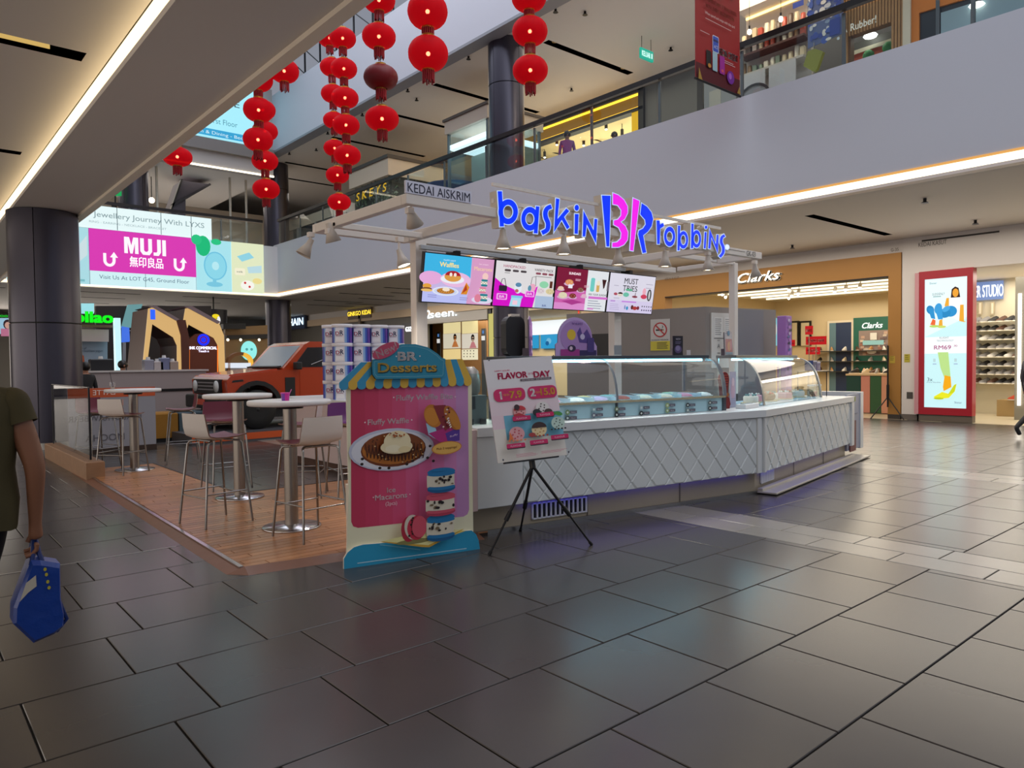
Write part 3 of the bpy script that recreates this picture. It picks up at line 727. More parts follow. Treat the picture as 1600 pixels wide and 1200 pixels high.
p = Print((8.62, YFR-.043, FZ-.04), X3, Z3, .0012); p.text('GK-03', .30, .045, .07, '#2c2a2a', .22).lines(-.33, .05, .5, 1, .1, .008, '#77706a'); p.build('unit_number', fr)
# ---------------------------------------------------------------- menu screens
def Emk(c): return emi(c, .95) if isinstance(c, str) else c
mx0, mx1 = 4.57, 8.66; mw = (mx1-mx0)/4
def food_waffle(p, x, y, r, top='#f0e0c8'):
    p.ell(x, y, r*1.5, r*.75, '#dfe3f2').ell(x, y, r*1.3, r*.62, '#c8d2ea').ell(x, y+r*.06, r, r*.5, '#a8642a').ell(x, y+r*.1, r*.92, r*.42, '#c98a3c')
    for k in range(-3, 4): p.line([(x+k*r*.25-.1*r, y-r*.25+abs(k)*r*.04), (x+k*r*.25+.12*r, y+r*.42-abs(k)*r*.05)], r*.05, '#5b2f18')
    p.ell(x, y+r*.32, r*.42, r*.32, top)
def scoop(p, x, y, r, c, spots='#4a2a1c', sauce=None):
    p.ell(x, y, r, r*.92, c)
    if sauce: p.poly(ell(x, y+r*.15, r*.9, r*.75, 12, 0, PI), sauce)
    for k in range(6):
        a = k*1.13+.4; p.ell(x+r*.55*math.cos(a), y+r*.5*math.sin(a), r*.09, r*.07, spots, 8)
def macaron(p, x, y, w_, h, c, c2='#e9e2d2'):
    p.rr(x-w_/2, y-h*.34, w_, h*.68, h*.2, c2)
    for k in range(5): p.ell(x-w_*.4+k*w_*.2, y+h*(.06-.12*(k % 2)), w_*.055, h*.07, '#2b2020', 8)
    p.rr(x-w_/2, y+h*.18, w_, h*.30, h*.14, c); p.rr(x-w_/2, y-h*.48, w_, h*.30, h*.14, c)
def menu(i, label, draw):
    x0 = mx0 + mw*i; yb = YB-.16; t = thing('menu_screen', label, 'screen', (x0, yb, 2.19), 'menu screens hung over the counter')
    tilt = Vector((0, -.17, 1)).normalized(); O = Vector((x0+.006, yb, 2.185)); H_ = .565; W_ = mw-.012
    nrm = X3.cross(tilt)
    MB().obox(O, X3*W_, tilt*H_, -nrm*.05, mat('#141216', .4)).build('housing', t)
    MB().box(x0+W_*.5-.03, yb-.05, 2.72, x0+W_*.5+.03, YB, 2.80, DKMETAL).build('bracket', t)
    p = Print(O + nrm*.001 + X3*.012 + tilt*.012, X3, tilt, .0006, Emk); p.scale(W_-.024, H_-.024)
    draw(p); p.build('picture', t)
def m1(p):
    p.rect(0, 0, 1, 1, '#c3b4e0').rect(0, .5, .66, .5, '#3fb3e2').ell(.10, .50, .16, .14, '#e2a8d8').ell(.45, .5, .22, .16, '#e6b8dc').poly([(.66, 1), (1, 1), (1, 0), (.62, 0), (.67, .5)], '#d49ac2')
    p.rect(0, 0, .63, .25, '#b7bdf0').text('Waffles', .34, .80, .10, '#f0d98a', .27, .02).text('FLUFFY LIGHT', .34, .89, .03, '#e8f2fa', .17)
    p.text('Macarons', .84, .78, .085, '#e8c8a0', .27, .01).text('ice cream', .84, .88, .03, '#f4dfe8', .14)
    p.ell(.40, .50, .17, .09, '#e8ecf4').ell(.40, .55, .12, .10, '#d99a4a').poly(ell(.40, .58, .11, .10, 14, 0, PI), '#a81f2a').ell(.37, .60, .02, .04, '#f4e4dc').ell(.43, .60, .02, .04, '#f4e4dc')
    p.ell(.05, .33, .06, .05, '#e0a040').ell(.05, .27, .07, .03, '#7a4a2a').ell(.05, .24, .08, .03, '#e6ba6a')
    p.poly([(.53, .2), (.60, .46), (.65, .36), (.62, .20)], '#d98a2a').poly([(.55, .22), (.60, .42), (.62, .30)], '#b03a20')
    food_waffle(p, .31, .24, .125)
    p.ell(.85, .10, .16, .08, '#d8d4e8').ell(.87, .62, .045, .08, '#efc7c0'); macaron(p, .86, .48, .10, .16, '#2a7f8c'); macaron(p, .84, .32, .10, .13, '#d97f96'); macaron(p, .86, .16, .12, .17, '#2a7f8c'); p.ell(.77, .14, .05, .09, '#d97f96')
    p.lines(.05, .14, .13, 2, .04, .015, '#8f8fc8').lines(.5, .12, .13, 2, .04, .015, '#8f8fc8')
def m2(p):
    p.rect(0, 0, 1, 1, '#dcd9da').poly([(0, 0), (0, .62), (.14, .48), (.5, .30), (.72, .50), (.66, 0)], '#d313c4')
    p.text('HANDPACKED', .30, .90, .06, '#a8486a', .36, .01).text('VARIETY PACK', .80, .88, .06, '#4a4246', .33, .01)
    for k in range(3): p.rr(.14+.13*k, .78, .10, .05, .02, '#4a4246'); p.rr(.66+.11*k, .77, .09, .05, .02, '#8a4a58')
    p.lines(.14, .74, .1, 1, .05, .015, '#888888').lines(.66, .72, .3, 1, .04, .015, '#888888')
    p.rr(.07, .33, .13, .13, .02, '#2d2430').line([(.09, .46), (.11, .60), (.15, .62), (.18, .46)], .01, '#2d2430')
    p.poly([(.26, 0), (.29, .24), (.46, .24), (.44, 0)], '#a8d8ea').rect(.28, .20, .19, .05, '#7fc8e6').rect(.31, .04, .08, .10, '#f0c8d8').ell(.38, .42, .06, .12, '#dfe8f0').ell(.38, .5, .05, .05, '#5a88a8').ell(.36, .36, .03, .04, '#b86a60')
    p.line([(.58, .46), (.60, .70), (.66, .72), (.67, .5)], .008, '#4a4246').ell(.62, .46, .055, .09, '#e8a8c0').ell(.57, .44, .03, .07, '#5a90a8')
    p.rr(.04, .14, .17, .14, .02, '#f0b0ec').rr(.06, .16, .13, .10, .02, '#d313c4').text('BR', .125, .21, .06, '#f6dff4').rr(.50, .24, .16, .14, .02, '#f0b0ec').rr(.52, .26, .12, .10, .02, '#d313c4').text('BR', .58, .31, .06, '#f6dff4')
    p.rect(.68, .0, .32, .28, '#a9bcd6'); scoop(p, .76, .40, .07, '#d8ccd0', '#6a3a58'); scoop(p, .92, .40, .075, '#d6c69a', '#5a7a4a'); p.ell(.80, .55, .08, .08, '#8ed0a8').rect(.90, .48, .05, .16, '#5a3020').text('BR', .84, .06, .05, '#3a4a8a')
def m3(p):
    p.rect(0, 0, 1, 1, '#7a1a38').poly([(0, 0), (0, .45), (.15, .40), (.6, .5), (.6, 0)], '#c860a8').rect(0, 0, .58, .16, '#d88ac8').rect(.58, 0, .42, 1, '#dfe2e6').text('SUNDAES', .33, .88, .06, '#f6e2e8', .22, .03)
    for x, y, r, c in ((.24, .66, .075, '#d9905a'), (.09, .50, .055, '#e2c0a8'), (.46, .50, .06, '#7a5040'), (.13, .34, .08, '#d8d0b0'), (.31, .34, .065, '#7a2a20'), (.52, .36, .05, '#d8a8c0')):
        p.ell(x, y-r*.6, r*1.3, r*.6, '#d0a8c8'); scoop(p, x, y, r, c, '#f0e0d0')
    p.rect(.20, .52, .08, .09, '#e8e8f0').poly([(.1, .2), (.3, .25), (.5, .2), (.3, .12)], '#a83a88').lines(.32, .74, .1, 2, .03, .015, '#e0a8b8').lines(.5, .60, .1, 2, .03, .015, '#e0a8b8')
    p.rr(.62, .48, .08, .34, .03, '#6fc8c0').rr(.74, .48, .06, .20, .02, '#d0a860').ell(.74+.03, .7, .035, .06, '#e8e0d0').poly([(.84, .80), (.93, .80), (.90, .60), (.88, .56)], '#3a1a1c').rr(.95, .52, .04, .24, .015, '#6a6068')
    p.text('MIX YOUR SUNDAE', .78, .41, .05, '#444444', .36, .01).rect(.60, .30, .38, .06, '#d070c8').lines(.60, .24, .38, 4, .06, .018, '#8890a0', .5).rr(.60, .03, .12, .04, .01, '#d890d0')
def m4(p):
    p.rect(0, 0, 1, 1, '#d2c9e6').rect(0, .32, 1, .68, '#d9d6e4').text('MUST', .46, .83, .15, '#1f1d22', .30, .005).text('TRIES', .45, .64, .15, '#1f1d22', .32, .005)
    p.ell(.15, .47, .04, .035, '#a84a5a'); scoop(p, .25, .47, .06, '#e2d6c8', '#2a2020', '#2a1c1c'); scoop(p, .37, .47, .065, '#6fbfa8', '#1f4a3a'); p.ell(.42, .60, .08, .03, '#5fb08a'); p.ell(.56, .43, .06, .03, '#8a4050').line([(.56, .42), (.57, .54)], .012, '#5a2030')
    p.ell(.76, .58, .04, .10, '#e8a8b8').ell(.76, .45, .07, .06, '#c8405a').ell(.88, .50, .05, .16, '#3a3a3c').ell(.88, .50, .02, .12, '#cfcfd0').lines(.1, .36, .15, 1, .1, .012, '#9890a8').lines(.78, .78, .16, 1, .1, .012, '#9890a8').lines(.78, .68, .16, 1, .1, .012, '#9890a8').lines(.08, .68, .12, 1, .1, .012, '#9890a8')
    p.rect(.28, .27, .32, .035, '#c080d8').rect(.04, .27, .1, .035, '#b890d0').lines(.04, .20, .22, 4, .045, .014, '#b0a8c8').ell(.36, .14, .012, .06, '#6a7ab0').ell(.41, .12, .025, .05, '#3a90c0').ell(.52, .15, .03, .06, '#5a2a2a').ell(.58, .13, .05, .05, '#a83a3a').ell(.65, .14, .03, .05, '#7a2a3a')
    for k in range(5): p.ell(.74+.05*k, .19, .012, .02, '#2a2830', 8); p.ell(.74+.05*k, .09, .014, .022, '#3a2a50', 8)
menu(0, 'leftmost menu screen showing waffles on blue and macarons on pink', m1)
menu(1, 'second menu screen showing handpacked tubs on white and magenta', m2)
menu(2, 'third menu screen showing sundaes on dark red and a price list', m3)
menu(3, 'rightmost menu screen with big black words MUST TRIES', m4)
# ---------------------------------------------------------------- big lit sign
sgn = thing('lit_letter_sign', 'big blue and pink lit letter sign on top of the canopy', 'sign', (6.4, YFR, FZ+.045))
YS = YFR-.06
Z1 = lambda q: (770+q[0]*.11875, 290+q[1]*.11880); Z2 = lambda q: (930+q[0]*.16875, 290+q[1]*.16867)
def inset(poly, d):
    n = len(poly); a = sum(poly[i][0]*poly[(i+1) % n][1]-poly[(i+1) % n][0]*poly[i][1] for i in range(n)); sg_ = 1 if a > 0 else -1; out = []
    for i in range(n):
        p0, p1, p2 = (Vector(poly[i-1]), Vector(poly[i]), Vector(poly[(i+1) % n]))
        e0 = (p1-p0).normalized(); e1 = (p2-p1).normalized(); n0 = Vector((-e0.y, e0.x))*sg_; n1 = Vector((-e1.y, e1.x))*sg_
        bsc = n0+n1; L_ = bsc.length
        if L_ < .3: out.append(tuple(p1+n0*d)); continue
        bsc /= L_; out.append(tuple(p1 + bsc*min(d/max(bsc.dot(n0), .2), d*3.2)))
    return out
OUT = emi('#b8d2ff', 1.0); BLU = emi('#0d36ff', 1.05); PNK = emi('#ef1fe6', 1.0); SIDE = mat('#d8cdbd', .5)
def w2(pts, Zf):
    r = []
    for q in pts: v = PY(*Zf(q), YS); r.append((v.x, v.z))
    return r
def letter(prims, Zf, face, e):
    m_ = MB(); F = ((0, YS, 0), X3, Z3, -Y3)
    for k_, *a_ in prims:
        if k_ == 'p':
            m_.prism(w2(a_[0], Zf), *F, -.11, 0, OUT, SIDE); m_.prism(w2(inset(a_[0], e), Zf), *F, 0, .004, face)
        elif k_ == 'r':
            cx, cy, ro, so, ri, si = a_
            m_.ring(w2(ell(cx, cy, ro, so, 30), Zf), w2(ell(cx, cy, ri, si, 30), Zf), *F, -.11, 0, OUT, SIDE)
            m_.ring(w2(ell(cx, cy, ro-e, so-e, 30), Zf), w2(ell(cx, cy, ri+e, si+e, 30), Zf), *F, 0, .004, face)
        elif k_ == 'e':
            cx, cy, ro, so = a_
            m_.prism(w2(ell(cx, cy, ro, so, 20), Zf), *F, -.11, 0, OUT, SIDE); m_.prism(w2(ell(cx, cy, ro-e, so-e, 20), Zf), *F, 0, .004, face)
        elif k_ == 's':
            pts, hw = a_; L_, R_ = [], []
            for i, q in enumerate(pts):
                d = (Vector(pts[min(i+1, len(pts)-1)])-Vector(pts[max(i-1, 0)])).normalized(); nv = Vector((-d.y, d.x))
                L_.append((Vector(q), nv, d))
            for g, d0, d1, fm in ((hw, -.11, 0, OUT), (hw-e, 0, .004, face)):
                ext = e if g == hw else 0
                le = [tuple(q+nv*g + (-d*ext if i == 0 else d*ext if i == len(L_)-1 else d*0)) for i, (q, nv, d) in enumerate(L_)]
                ri_ = [tuple(q-nv*g + (-d*ext if i == 0 else d*ext if i == len(L_)-1 else d*0)) for i, (q, nv, d) in enumerate(L_)]
                for i in range(len(L_)-1):
                    m_.prism(w2([le[i], le[i+1], ri_[i+1], ri_[i]], Zf), *F, d0, d1, fm, SIDE if fm is OUT else None)
    return m_.build('letter', sgn)
def smooth(pts, n=3):
    out = []
    for i in range(len(pts)-1):
        p0, p1, p2, p3 = [Vector(pts[max(0, min(len(pts)-1, j))]) for j in (i-1, i, i+1, i+2)]
        for k in range(n):
            t = k/n; out.append(tuple(.5*((2*p1)+(p2-p0)*t+(2*p0-5*p1+4*p2-p3)*t*t+(3*p1-p0-3*p2+p3)*t**3)))
    return out + [tuple(pts[-1])]
letter([('p', [(52, 64), (128, 64), (156, 548), (82, 550)]), ('r', 200, 345, 138, 176, 58, 80)], Z1, BLU, 11)
letter([('r', 486, 438, 122, 168, 50, 72), ('p', [(556, 260), (622, 268), (596, 643), (526, 636)])], Z1, BLU, 11)
letter([('s', smooth([(768, 275), (715, 300), (690, 355), (697, 425), (725, 495), (715, 580), (645, 622)], 3), 40)], Z1, BLU, 11)
letter([('p', [(820, 155), (886, 170), (862, 410), (965, 285), (1018, 335), (948, 415), (1022, 550), (972, 590), (905, 470), (795, 640)])], Z1, BLU, 11)
letter([('e', 1103, 292, 38, 50), ('p', [(1068, 362), (1138, 366), (1126, 648), (1064, 642)])], Z1, BLU, 11)
letter([('p', [(1185, 300), (1318, 560), (1328, 425), (1384, 432), (1362, 792), (1240, 540), (1222, 682), (1170, 678)])], Z1, BLU, 11)
letter([('p', [(53, 84), (148, 87), (136, 573), (97, 571)])], Z2, BLU, 8)
letter([('p', [(157, 60), (215, 82), (270, 128), (304, 190), (306, 255), (276, 315), (245, 337), (284, 372), (308, 432), (304, 505), (268, 553), (215, 577), (150, 577), (152, 524), (198, 518), (230, 488), (235, 440), (212, 392), (165, 366), (165, 318), (205, 308), (232, 276), (234, 230), (205, 188), (157, 178)])], Z2, PNK, 7)
letter([('p', [(344, 106), (416, 138), (356, 613), (314, 605)])], Z2, PNK, 7)
letter([('p', [(424, 153), (482, 190), (525, 245), (541, 310), (527, 378), (492, 430), (450, 464), (478, 626), (434, 633), (390, 450), (398, 412), (438, 392), (460, 358), (455, 320), (410, 268)])], Z2, BLU, 7)
letter([('p', [(562, 318), (600, 318), (603, 352), (632, 338), (642, 378), (606, 402), (600, 548), (568, 546)])], Z2, BLU, 6)
letter([('r', 688, 472, 57, 98, 24, 42)], Z2, BLU, 7)
letter([('p', [(760, 363), (792, 367), (786, 606), (754, 609)]), ('r', 815, 503, 50, 88, 19, 42)], Z2, BLU, 7)
letter([('p', [(884, 344), (916, 348), (913, 586), (879, 589)]), ('r', 937, 494, 48, 88, 18, 42)], Z2, BLU, 7)
letter([('e', 1025, 386, 17, 21), ('p', [(1008, 424), (1036, 427), (1026, 590), (999, 586)])], Z2, BLU, 6)
letter([('p', [(1055, 386), (1114, 530), (1120, 448), (1146, 452), (1136, 644), (1077, 492), (1069, 590), (1041, 588)])], Z2, BLU, 6)
letter([('s', smooth([(1197, 462), (1172, 480), (1166, 525), (1184, 572), (1182, 622), (1152, 660)], 3), 19)], Z2, BLU, 7)
letter([('e', 1222, 570, 22, 27)], Z2, emi('#dfeaf8', 1.0), 6)
MB().box(4.45, YFR-.02, FZ+.10, 8.25, YFR+.01, FZ+.14, FW).box(4.45, YFR-.02, FZ+.26, 8.25, YFR+.01, FZ+.29, FW).build('mounting_rail', sgn)
# ---------------------------------------------------------------- spot lamps on the frame
def lamp(px, py, y, zt, label, tilt=0., lit=True, side=0.):
    p_ = PY(px, py, y); t = thing('spot_lamp', label, 'lamp', (p_.x, y, zt), 'spot lamps on the canopy frame')
    x, z = p_.x, p_.z
    MB().box(x-.03, y-.03, zt-.05, x+.03, y+.03, zt, FW).tube((x, y, zt-.05), (x, y, z+.12), .014, FW, n=8).build('stem', t)
    d = Vector((tilt, side, -1)).normalized()
    MB().lathe([(.028, -.02), (.034, .04), (.045, .07), (.082, .17), (.078, .17), (.03, .07)], Vector((x, y, z+.13)), mat('#cfc4b8', .45), 18, axis=d).build('shade', t)
    MB().lathe([(.001, .155), (.072, .155)], Vector((x, y, z+.13)), emi('#fff1d2', 7 if lit else .02) if lit else mat('#a8a095', .3), 18, axis=-d*-1).build('bulb', t)
    if lit:
        l = bpy.data.lights.new('lamp_glow', 'SPOT'); l.energy = 70; l.color = (1, .92, .8); l.spot_size = 1.7; l.spot_blend = .8; l.shadow_soft_size = .07
        o = bpy.data.objects.new('lamp_glow', l); COL.objects.link(o); o.parent = t
        o.location = Vector((0, 0, z-.06-zt)) + d*.02; o.rotation_euler = d.to_track_quat('-Z', 'Y').to_euler()
ZB = FZ-.045
lamp(786, 383, YFR, ZB, 'spot lamp hanging below the first letter of the sign')
lamp(881, 392, YFR, ZB, 'spot lamp hanging below the middle of the blue word left of the logo')
lamp(966, 409, YFR, ZB, 'spot lamp hanging below the large double letter logo')
lamp(1039, 412, YFR, ZB, 'spot lamp hanging below the first half of the right word')
lamp(1106, 418, YFR, ZB, 'spot lamp hanging below the last letter of the sign')
lamp(1179, 428, YFR+.1, ZB, 'unlit spot lamp at the right tip of the canopy', .2, False)
lamp(486, 396, 7.2, ZB, 'unlit tilted spot lamp at the far left corner of the canopy', -.5, False, .2)
lamp(640, 348, 5.55, ZB, 'unlit spot lamp under the KEDAI board corner', .6, False, .3)
lamp(624, 412, 6.75, ZB-.03, 'glowing spot lamp beside the top left corner of the menu row', .2, True, -.3)
lamp(514, 372, 6.75, ZB-.03, 'small unlit spot lamp on the inner left beam', .3, False)
# ---------------------------------------------------------------- things on the cases and counter
PURP = '#8a6ab0'
def cutout(name, label, O, U, outline, col, draw, dep=.012, cat='display card'):
    t = thing(name, label, cat, O); U = Vector(U).normalized(); N = U.cross(Z3)
    MB().prism(outline, O, U, Z3, N, -dep, 0, mat(col, .45), mat('#3a3040', .5)).build('card', t)
    MB().obox(Vector(O)-N*dep+U*.05, U*.05, -N*.06, Z3*.08, mat('#3a3040', .5)).build('strut', t)
    p = Print(Vector(O)+N*.001, U, Z3, .0009, lambda c: mat(c, .5)); draw(p); p.build('print', t); return t
TZ = 1.56
def d1_(p):
    p.ell(.26, .20, .20, .17, '#b08ac8').ell(.20, .22, .055, .055, '#e6c23a').poly([(.30, .14), (.27, .24), (.31, .30), (.34, .22), (.40, .28), (.45, .2), (.44, .13)], '#5a4390').ell(.34, .20, .03, .03, '#cfc4e6')
    p.rect(.06, .0, .24, .07, '#a83a90').rect(.30, 0, .22, .06, '#33265e').rr(.40, .04, .09, .15, .02, '#4a3a80').ell(.20, .08, .05, .035, '#3a2a50').ell(.19, .08, .02, .02, '#e0c8d8').text('treats', .27, .34, .03, '#5a3a80', .14)
ol = [(0, 0), (.53, 0), (.53, .10), (.49, .16), (.46, .17)] + ell(.25, .18, .22, .22, 18, .1, PI-.1) + [(.03, .14), (0, .12)]
a_ = K1(1.30, .70, TZ)
cutout('purple_arch_card', 'purple arched cardboard display with dark cat shapes on case top', a_, D1, ol, '#c3a6dc', d1_)
def d2_(p):
    p.rect(.02, .02, .26, .32, '#8a5aa8').rect(.04, .20, .10, .11, '#b880c8').rect(.16, .20, .10, .11, '#a870bc').rect(.04, .05, .10, .12, '#5a3a88').rr(.15, .03, .10, .13, .02, '#c8a8d8').ell(.2, .09, .03, .03, '#3a2a60').line([(.02, .185), (.28, .185)], .012, '#4a2a70')
cutout('purple_booth_card', 'purple cardboard booth display with black back left of the arched card', K1(.93, .62, TZ), Vector((.75, .66, 0)), [(0, 0), (.30, 0), (.30, .28), (.25, .36), (.08, .40), (0, .36)], '#7a4a98', d2_)
tb = thing('black_box_display', 'black rounded box behind the purple booth card on the case', 'display box', K1(.78, .66, TZ))
MB().prism(rrect(0, 0, .22, .40, .08), K1(.74, .74, TZ), D1, Z3, N1, -.10, 0, mat('#0d0c12', .5)).build('shell', tb)
MB().obox(K1(.80, .74, TZ+.39), D1*.1, -N1*.06, Z3*.03, mat('#9a9490', .4)).build('lid', tb)
def d3_(p):
    p.rect(.01, .01, .13, .20, '#1d1a2a').ell(.075, .07, .055, .045, '#5a4a78').ell(.07, .08, .035, .03, '#8a80a8').text('NEW', .075, .185, .022, '#d8d4e0', .07, .02).lines(.03, .15, .09, 2, .016, .005, '#8a80a8')
cutout('black_promo_card', 'small black NEW promo card standing on the wide case', K1(2.88, .66, TZ), D1, [(0, 0), (.15, 0), (.15, .22), (0, .22)], '#15131c', d3_)
ac = thing('acrylic_card_holder', 'small clear card holder on the wide case top', 'card holder', K1(2.06, .60, TZ))
MB().obox(K1(2.0, .60, TZ), D1*.10, -N1*.04, Z3*.012, GLS).obox(K1(2.0, .62, TZ+.01), D1*.10, -N1*.004, Z3*.10, mat('#9aa0a4', .3)).build('holder', ac)
ac = thing('small_white_card', 'tiny white price card beside the black promo card', 'card', K1(3.08, .62, TZ))
MB().obox(K1(3.05, .62, TZ), D1*.06, -N1*.004, Z3*.06, mat('#d8d0d0', .5)).obox(K1(3.05, .62, TZ), D1*.06, -N1*.03, Z3*.004, mat('#d8d0d0', .5)).build('card', ac)
def d4_(p):
    p.poly([(.01, .01), (.24, .01), (.20, .26), (.0, .26)], '#c8c2c4').poly([(.02, .04), (.23, .04), (.2, .20), (.01, .20)], '#c88a88').ell(.12, .11, .05, .06, '#e2b08a').ell(.17, .12, .03, .06, '#d8a0a8').rect(.02, .01, .20, .03, '#8fa8b8').ell(.10, .27, .035, .03, '#5a90b0')
cutout('pink_slanted_card', 'slanted clear menu card with pink drink pictures on the cake case', K2(.55, .70, TZ), D2, [(0, 0), (.26, 0), (.21, .28), (.13, .31), (-.02, .28)], '#b8b4b8', d4_)
rs = thing('red_lantern_stand', 'dark red ornate small stand between the two glass cases', 'stand', K1(3.42, .50, WT))
O_ = K1(3.37, .42, WT)
MB().prism([(0, 0), (.14, 0), (.17, .05), (.15, .12), (.12, .14)] + ell(.08, .33, .065, .09, 12, -.6, PI+.6) + [(.04, .14), (.02, .1)], O_, D1, Z3, N1, -.05, 0, mat('#7c1c1a', .4)).build('plaque', rs)
p = Print(O_+N1*.001, D1, Z3, .001); p.lines(.04, .38, .09, 5, .028, .008, '#b8503a').ell(.09, .16, .05, .025, '#b0602a'); p.build('print', rs)
MB().box(O_.x-.02, O_.y-.02, WT, O_.x+.16, O_.y+.08, WT+.018, mat('#6a1816', .4)).build('foot', rs)
lf = thing('leaflet_holder', 'clear leaflet holder with a lilac sheet beside the red stand', 'holder', K1(3.52, .40, WT))
O_ = K2(.18, .45, WT)
MB().obox(O_, D2*.17, -N2*.06, Z3*.01, GLS).obox(O_-N2*.03, D2*.17, -N2*.004, Z3*.42, mat('#b4b2cc', .35)).build('sheet', lf)
p = Print(O_-N2*.029, D2, Z3, .001); p.ell(.08, .2, .06, .1, '#c8a8c0').ell(.08, .3, .04, .05, '#e0c8d8').lines(.02, .10, .13, 4, .02, .006, '#8a90b8'); p.build('print', lf)
wb = thing('white_napkin_box', 'low white box on the worktop before the leaflet holder', 'box', K2(.2, .2, WT))
MB().obox(K2(.05, .24, WT), D2*.40, -N2*.12, Z3*.05, KTOP).build('box', wb, .005)
MB().obox(K2(.10, .28, WT+.05), D2*.26, -N2*.05, Z3*.004, mat('#8a8d90', .5)).build('napkin_slot', wb)
# topping rack at the right end
rk = thing('wire_rack', 'black legged acrylic rack on the right end of worktop', 'rack', K2(3.1, .4, WT))
MB().obox(K2(2.98, .35, 1.32), D2*.50, -N2*.30, Z3*.012, GLS).build('shelf', rk)
m_ = MB()
for s, q in ((3.0, .36), (3.46, .36), (3.0, .63), (3.46, .63)): m_.tube(K2(s, q, WT), K2(s, q, 1.32), .006, BLACK, n=6)
m_.build('legs', rk)
for i, (s, q, c, h, lb) in enumerate(((3.02, .42, '#2a2c66', .15, 'dark blue carton on the acrylic rack'), (3.20, .42, '#6a5a88', .13, 'purple patterned gift carton on the acrylic rack'))):
    t = thing('carton', lb, 'box', K2(s, q, 1.332)); MB().obox(K2(s, q, 1.332), D2*.17, -N2*.12, Z3*h, mat(c, .45)).build('body', t, .003)
    p = Print(K2(s, q-.002, 1.332), D2, Z3, .0008); p.rect(.0, h*.86, .17, h*.12, '#c8c4d8').line([(.06, .01), (.10, h*.6), (.12, .01)], .008, '#b8b4c8'); p.build('print', t)
for i in range(5):
    s, q = 3.06+.085*i, .45+.06*(i % 2); t = thing('topping_jar', f'{ORD[i]} clear topping jar from the left under the acrylic rack', 'jar', K2(s, q, WT), 'topping jars on the counter end')
    MB().lathe([(.034, 0), (.036, .12), (.03, .15), (.03, .16)], K2(s, q, WT), GLS, 14).build('jar_glass', t)
    MB().lathe([(.03, .005), (.031, .08)], K2(s, q, WT), mat(['#8a5a3a', '#d8c0a0', '#b84a5a', '#5a7a4a', '#e8d8a8'][i], .6, noise=.3, scale=60), 14).build('topping', t)
    MB().lathe([(.034, .158), (.034, .18)], K2(s, q, WT), KTOP, 14).build('lid', t)
# scoop machine left of the poster
mc = thing('blender_station', 'grey drink machine behind clear panel at the left counter end', 'machine', K1(.2, .45, WT))
MB().obox(K1(.06, .4, WT), D1*.26, -N1*.30, Z3*.26, mat('#6d7274', .4)).obox(K1(.10, .395, 1.08), D1*.1, N1*.006, Z3*.12, mat('#2b3036', .3)).build('body', mc, .006)
MB().lathe([(.08, 0), (.10, .03), (.11, .12), (.09, .22), (.05, .26)], K1(.22, .55, WT+.26), mat('#8f8a86', .35, .4), 18).build('bowl', mc)
MB().lathe([(.03, 0), (.03, .05)], K1(.13, .36, WT), BLACK, 10).lathe([(.03, 0), (.03, .05)], K1(.26, .36, WT), BLACK, 10).build('foot', mc)
sn = thing('sneeze_guard', 'clear glass guard panel on the left counter end', 'glass panel', K1(.04, .3, WT))
MB().obox(K1(-.0, .28, WT), D1*.5, -N1*.008, Z3*.46, glass((.82, .9, .88), 1.2)).build('pane', sn)
MB().tube(K1(.02, .27, WT), K1(.02, .27, 1.48), .008, BLACK, n=8).build('post', sn)
# tall printed column at the counter end
sp = thing('printed_tower', 'tall narrow purple display tower with dark cartoon patches', 'display tower', K2(2.55, 1.0, 0))
q_ = PY(1228, 560, 5.8); MB().box(q_.x-.09, 5.75, 0, q_.x+.09, 5.9, 2.17, mat('#b078c4', .45)).build('tower', sp, .01)
p = Print((q_.x-.09, 5.748, 0), X3, Z3, .001, lambda c: mat(c, .45))
for k in range(16): p.ell(.09+.03*((k*7) % 5-2)/2, 1.35+.05*k, .03, .022, ['#2a2a50', '#c88ad8', '#5a70a8', '#d8c8e8'][k % 4])
p.build('print', sp)
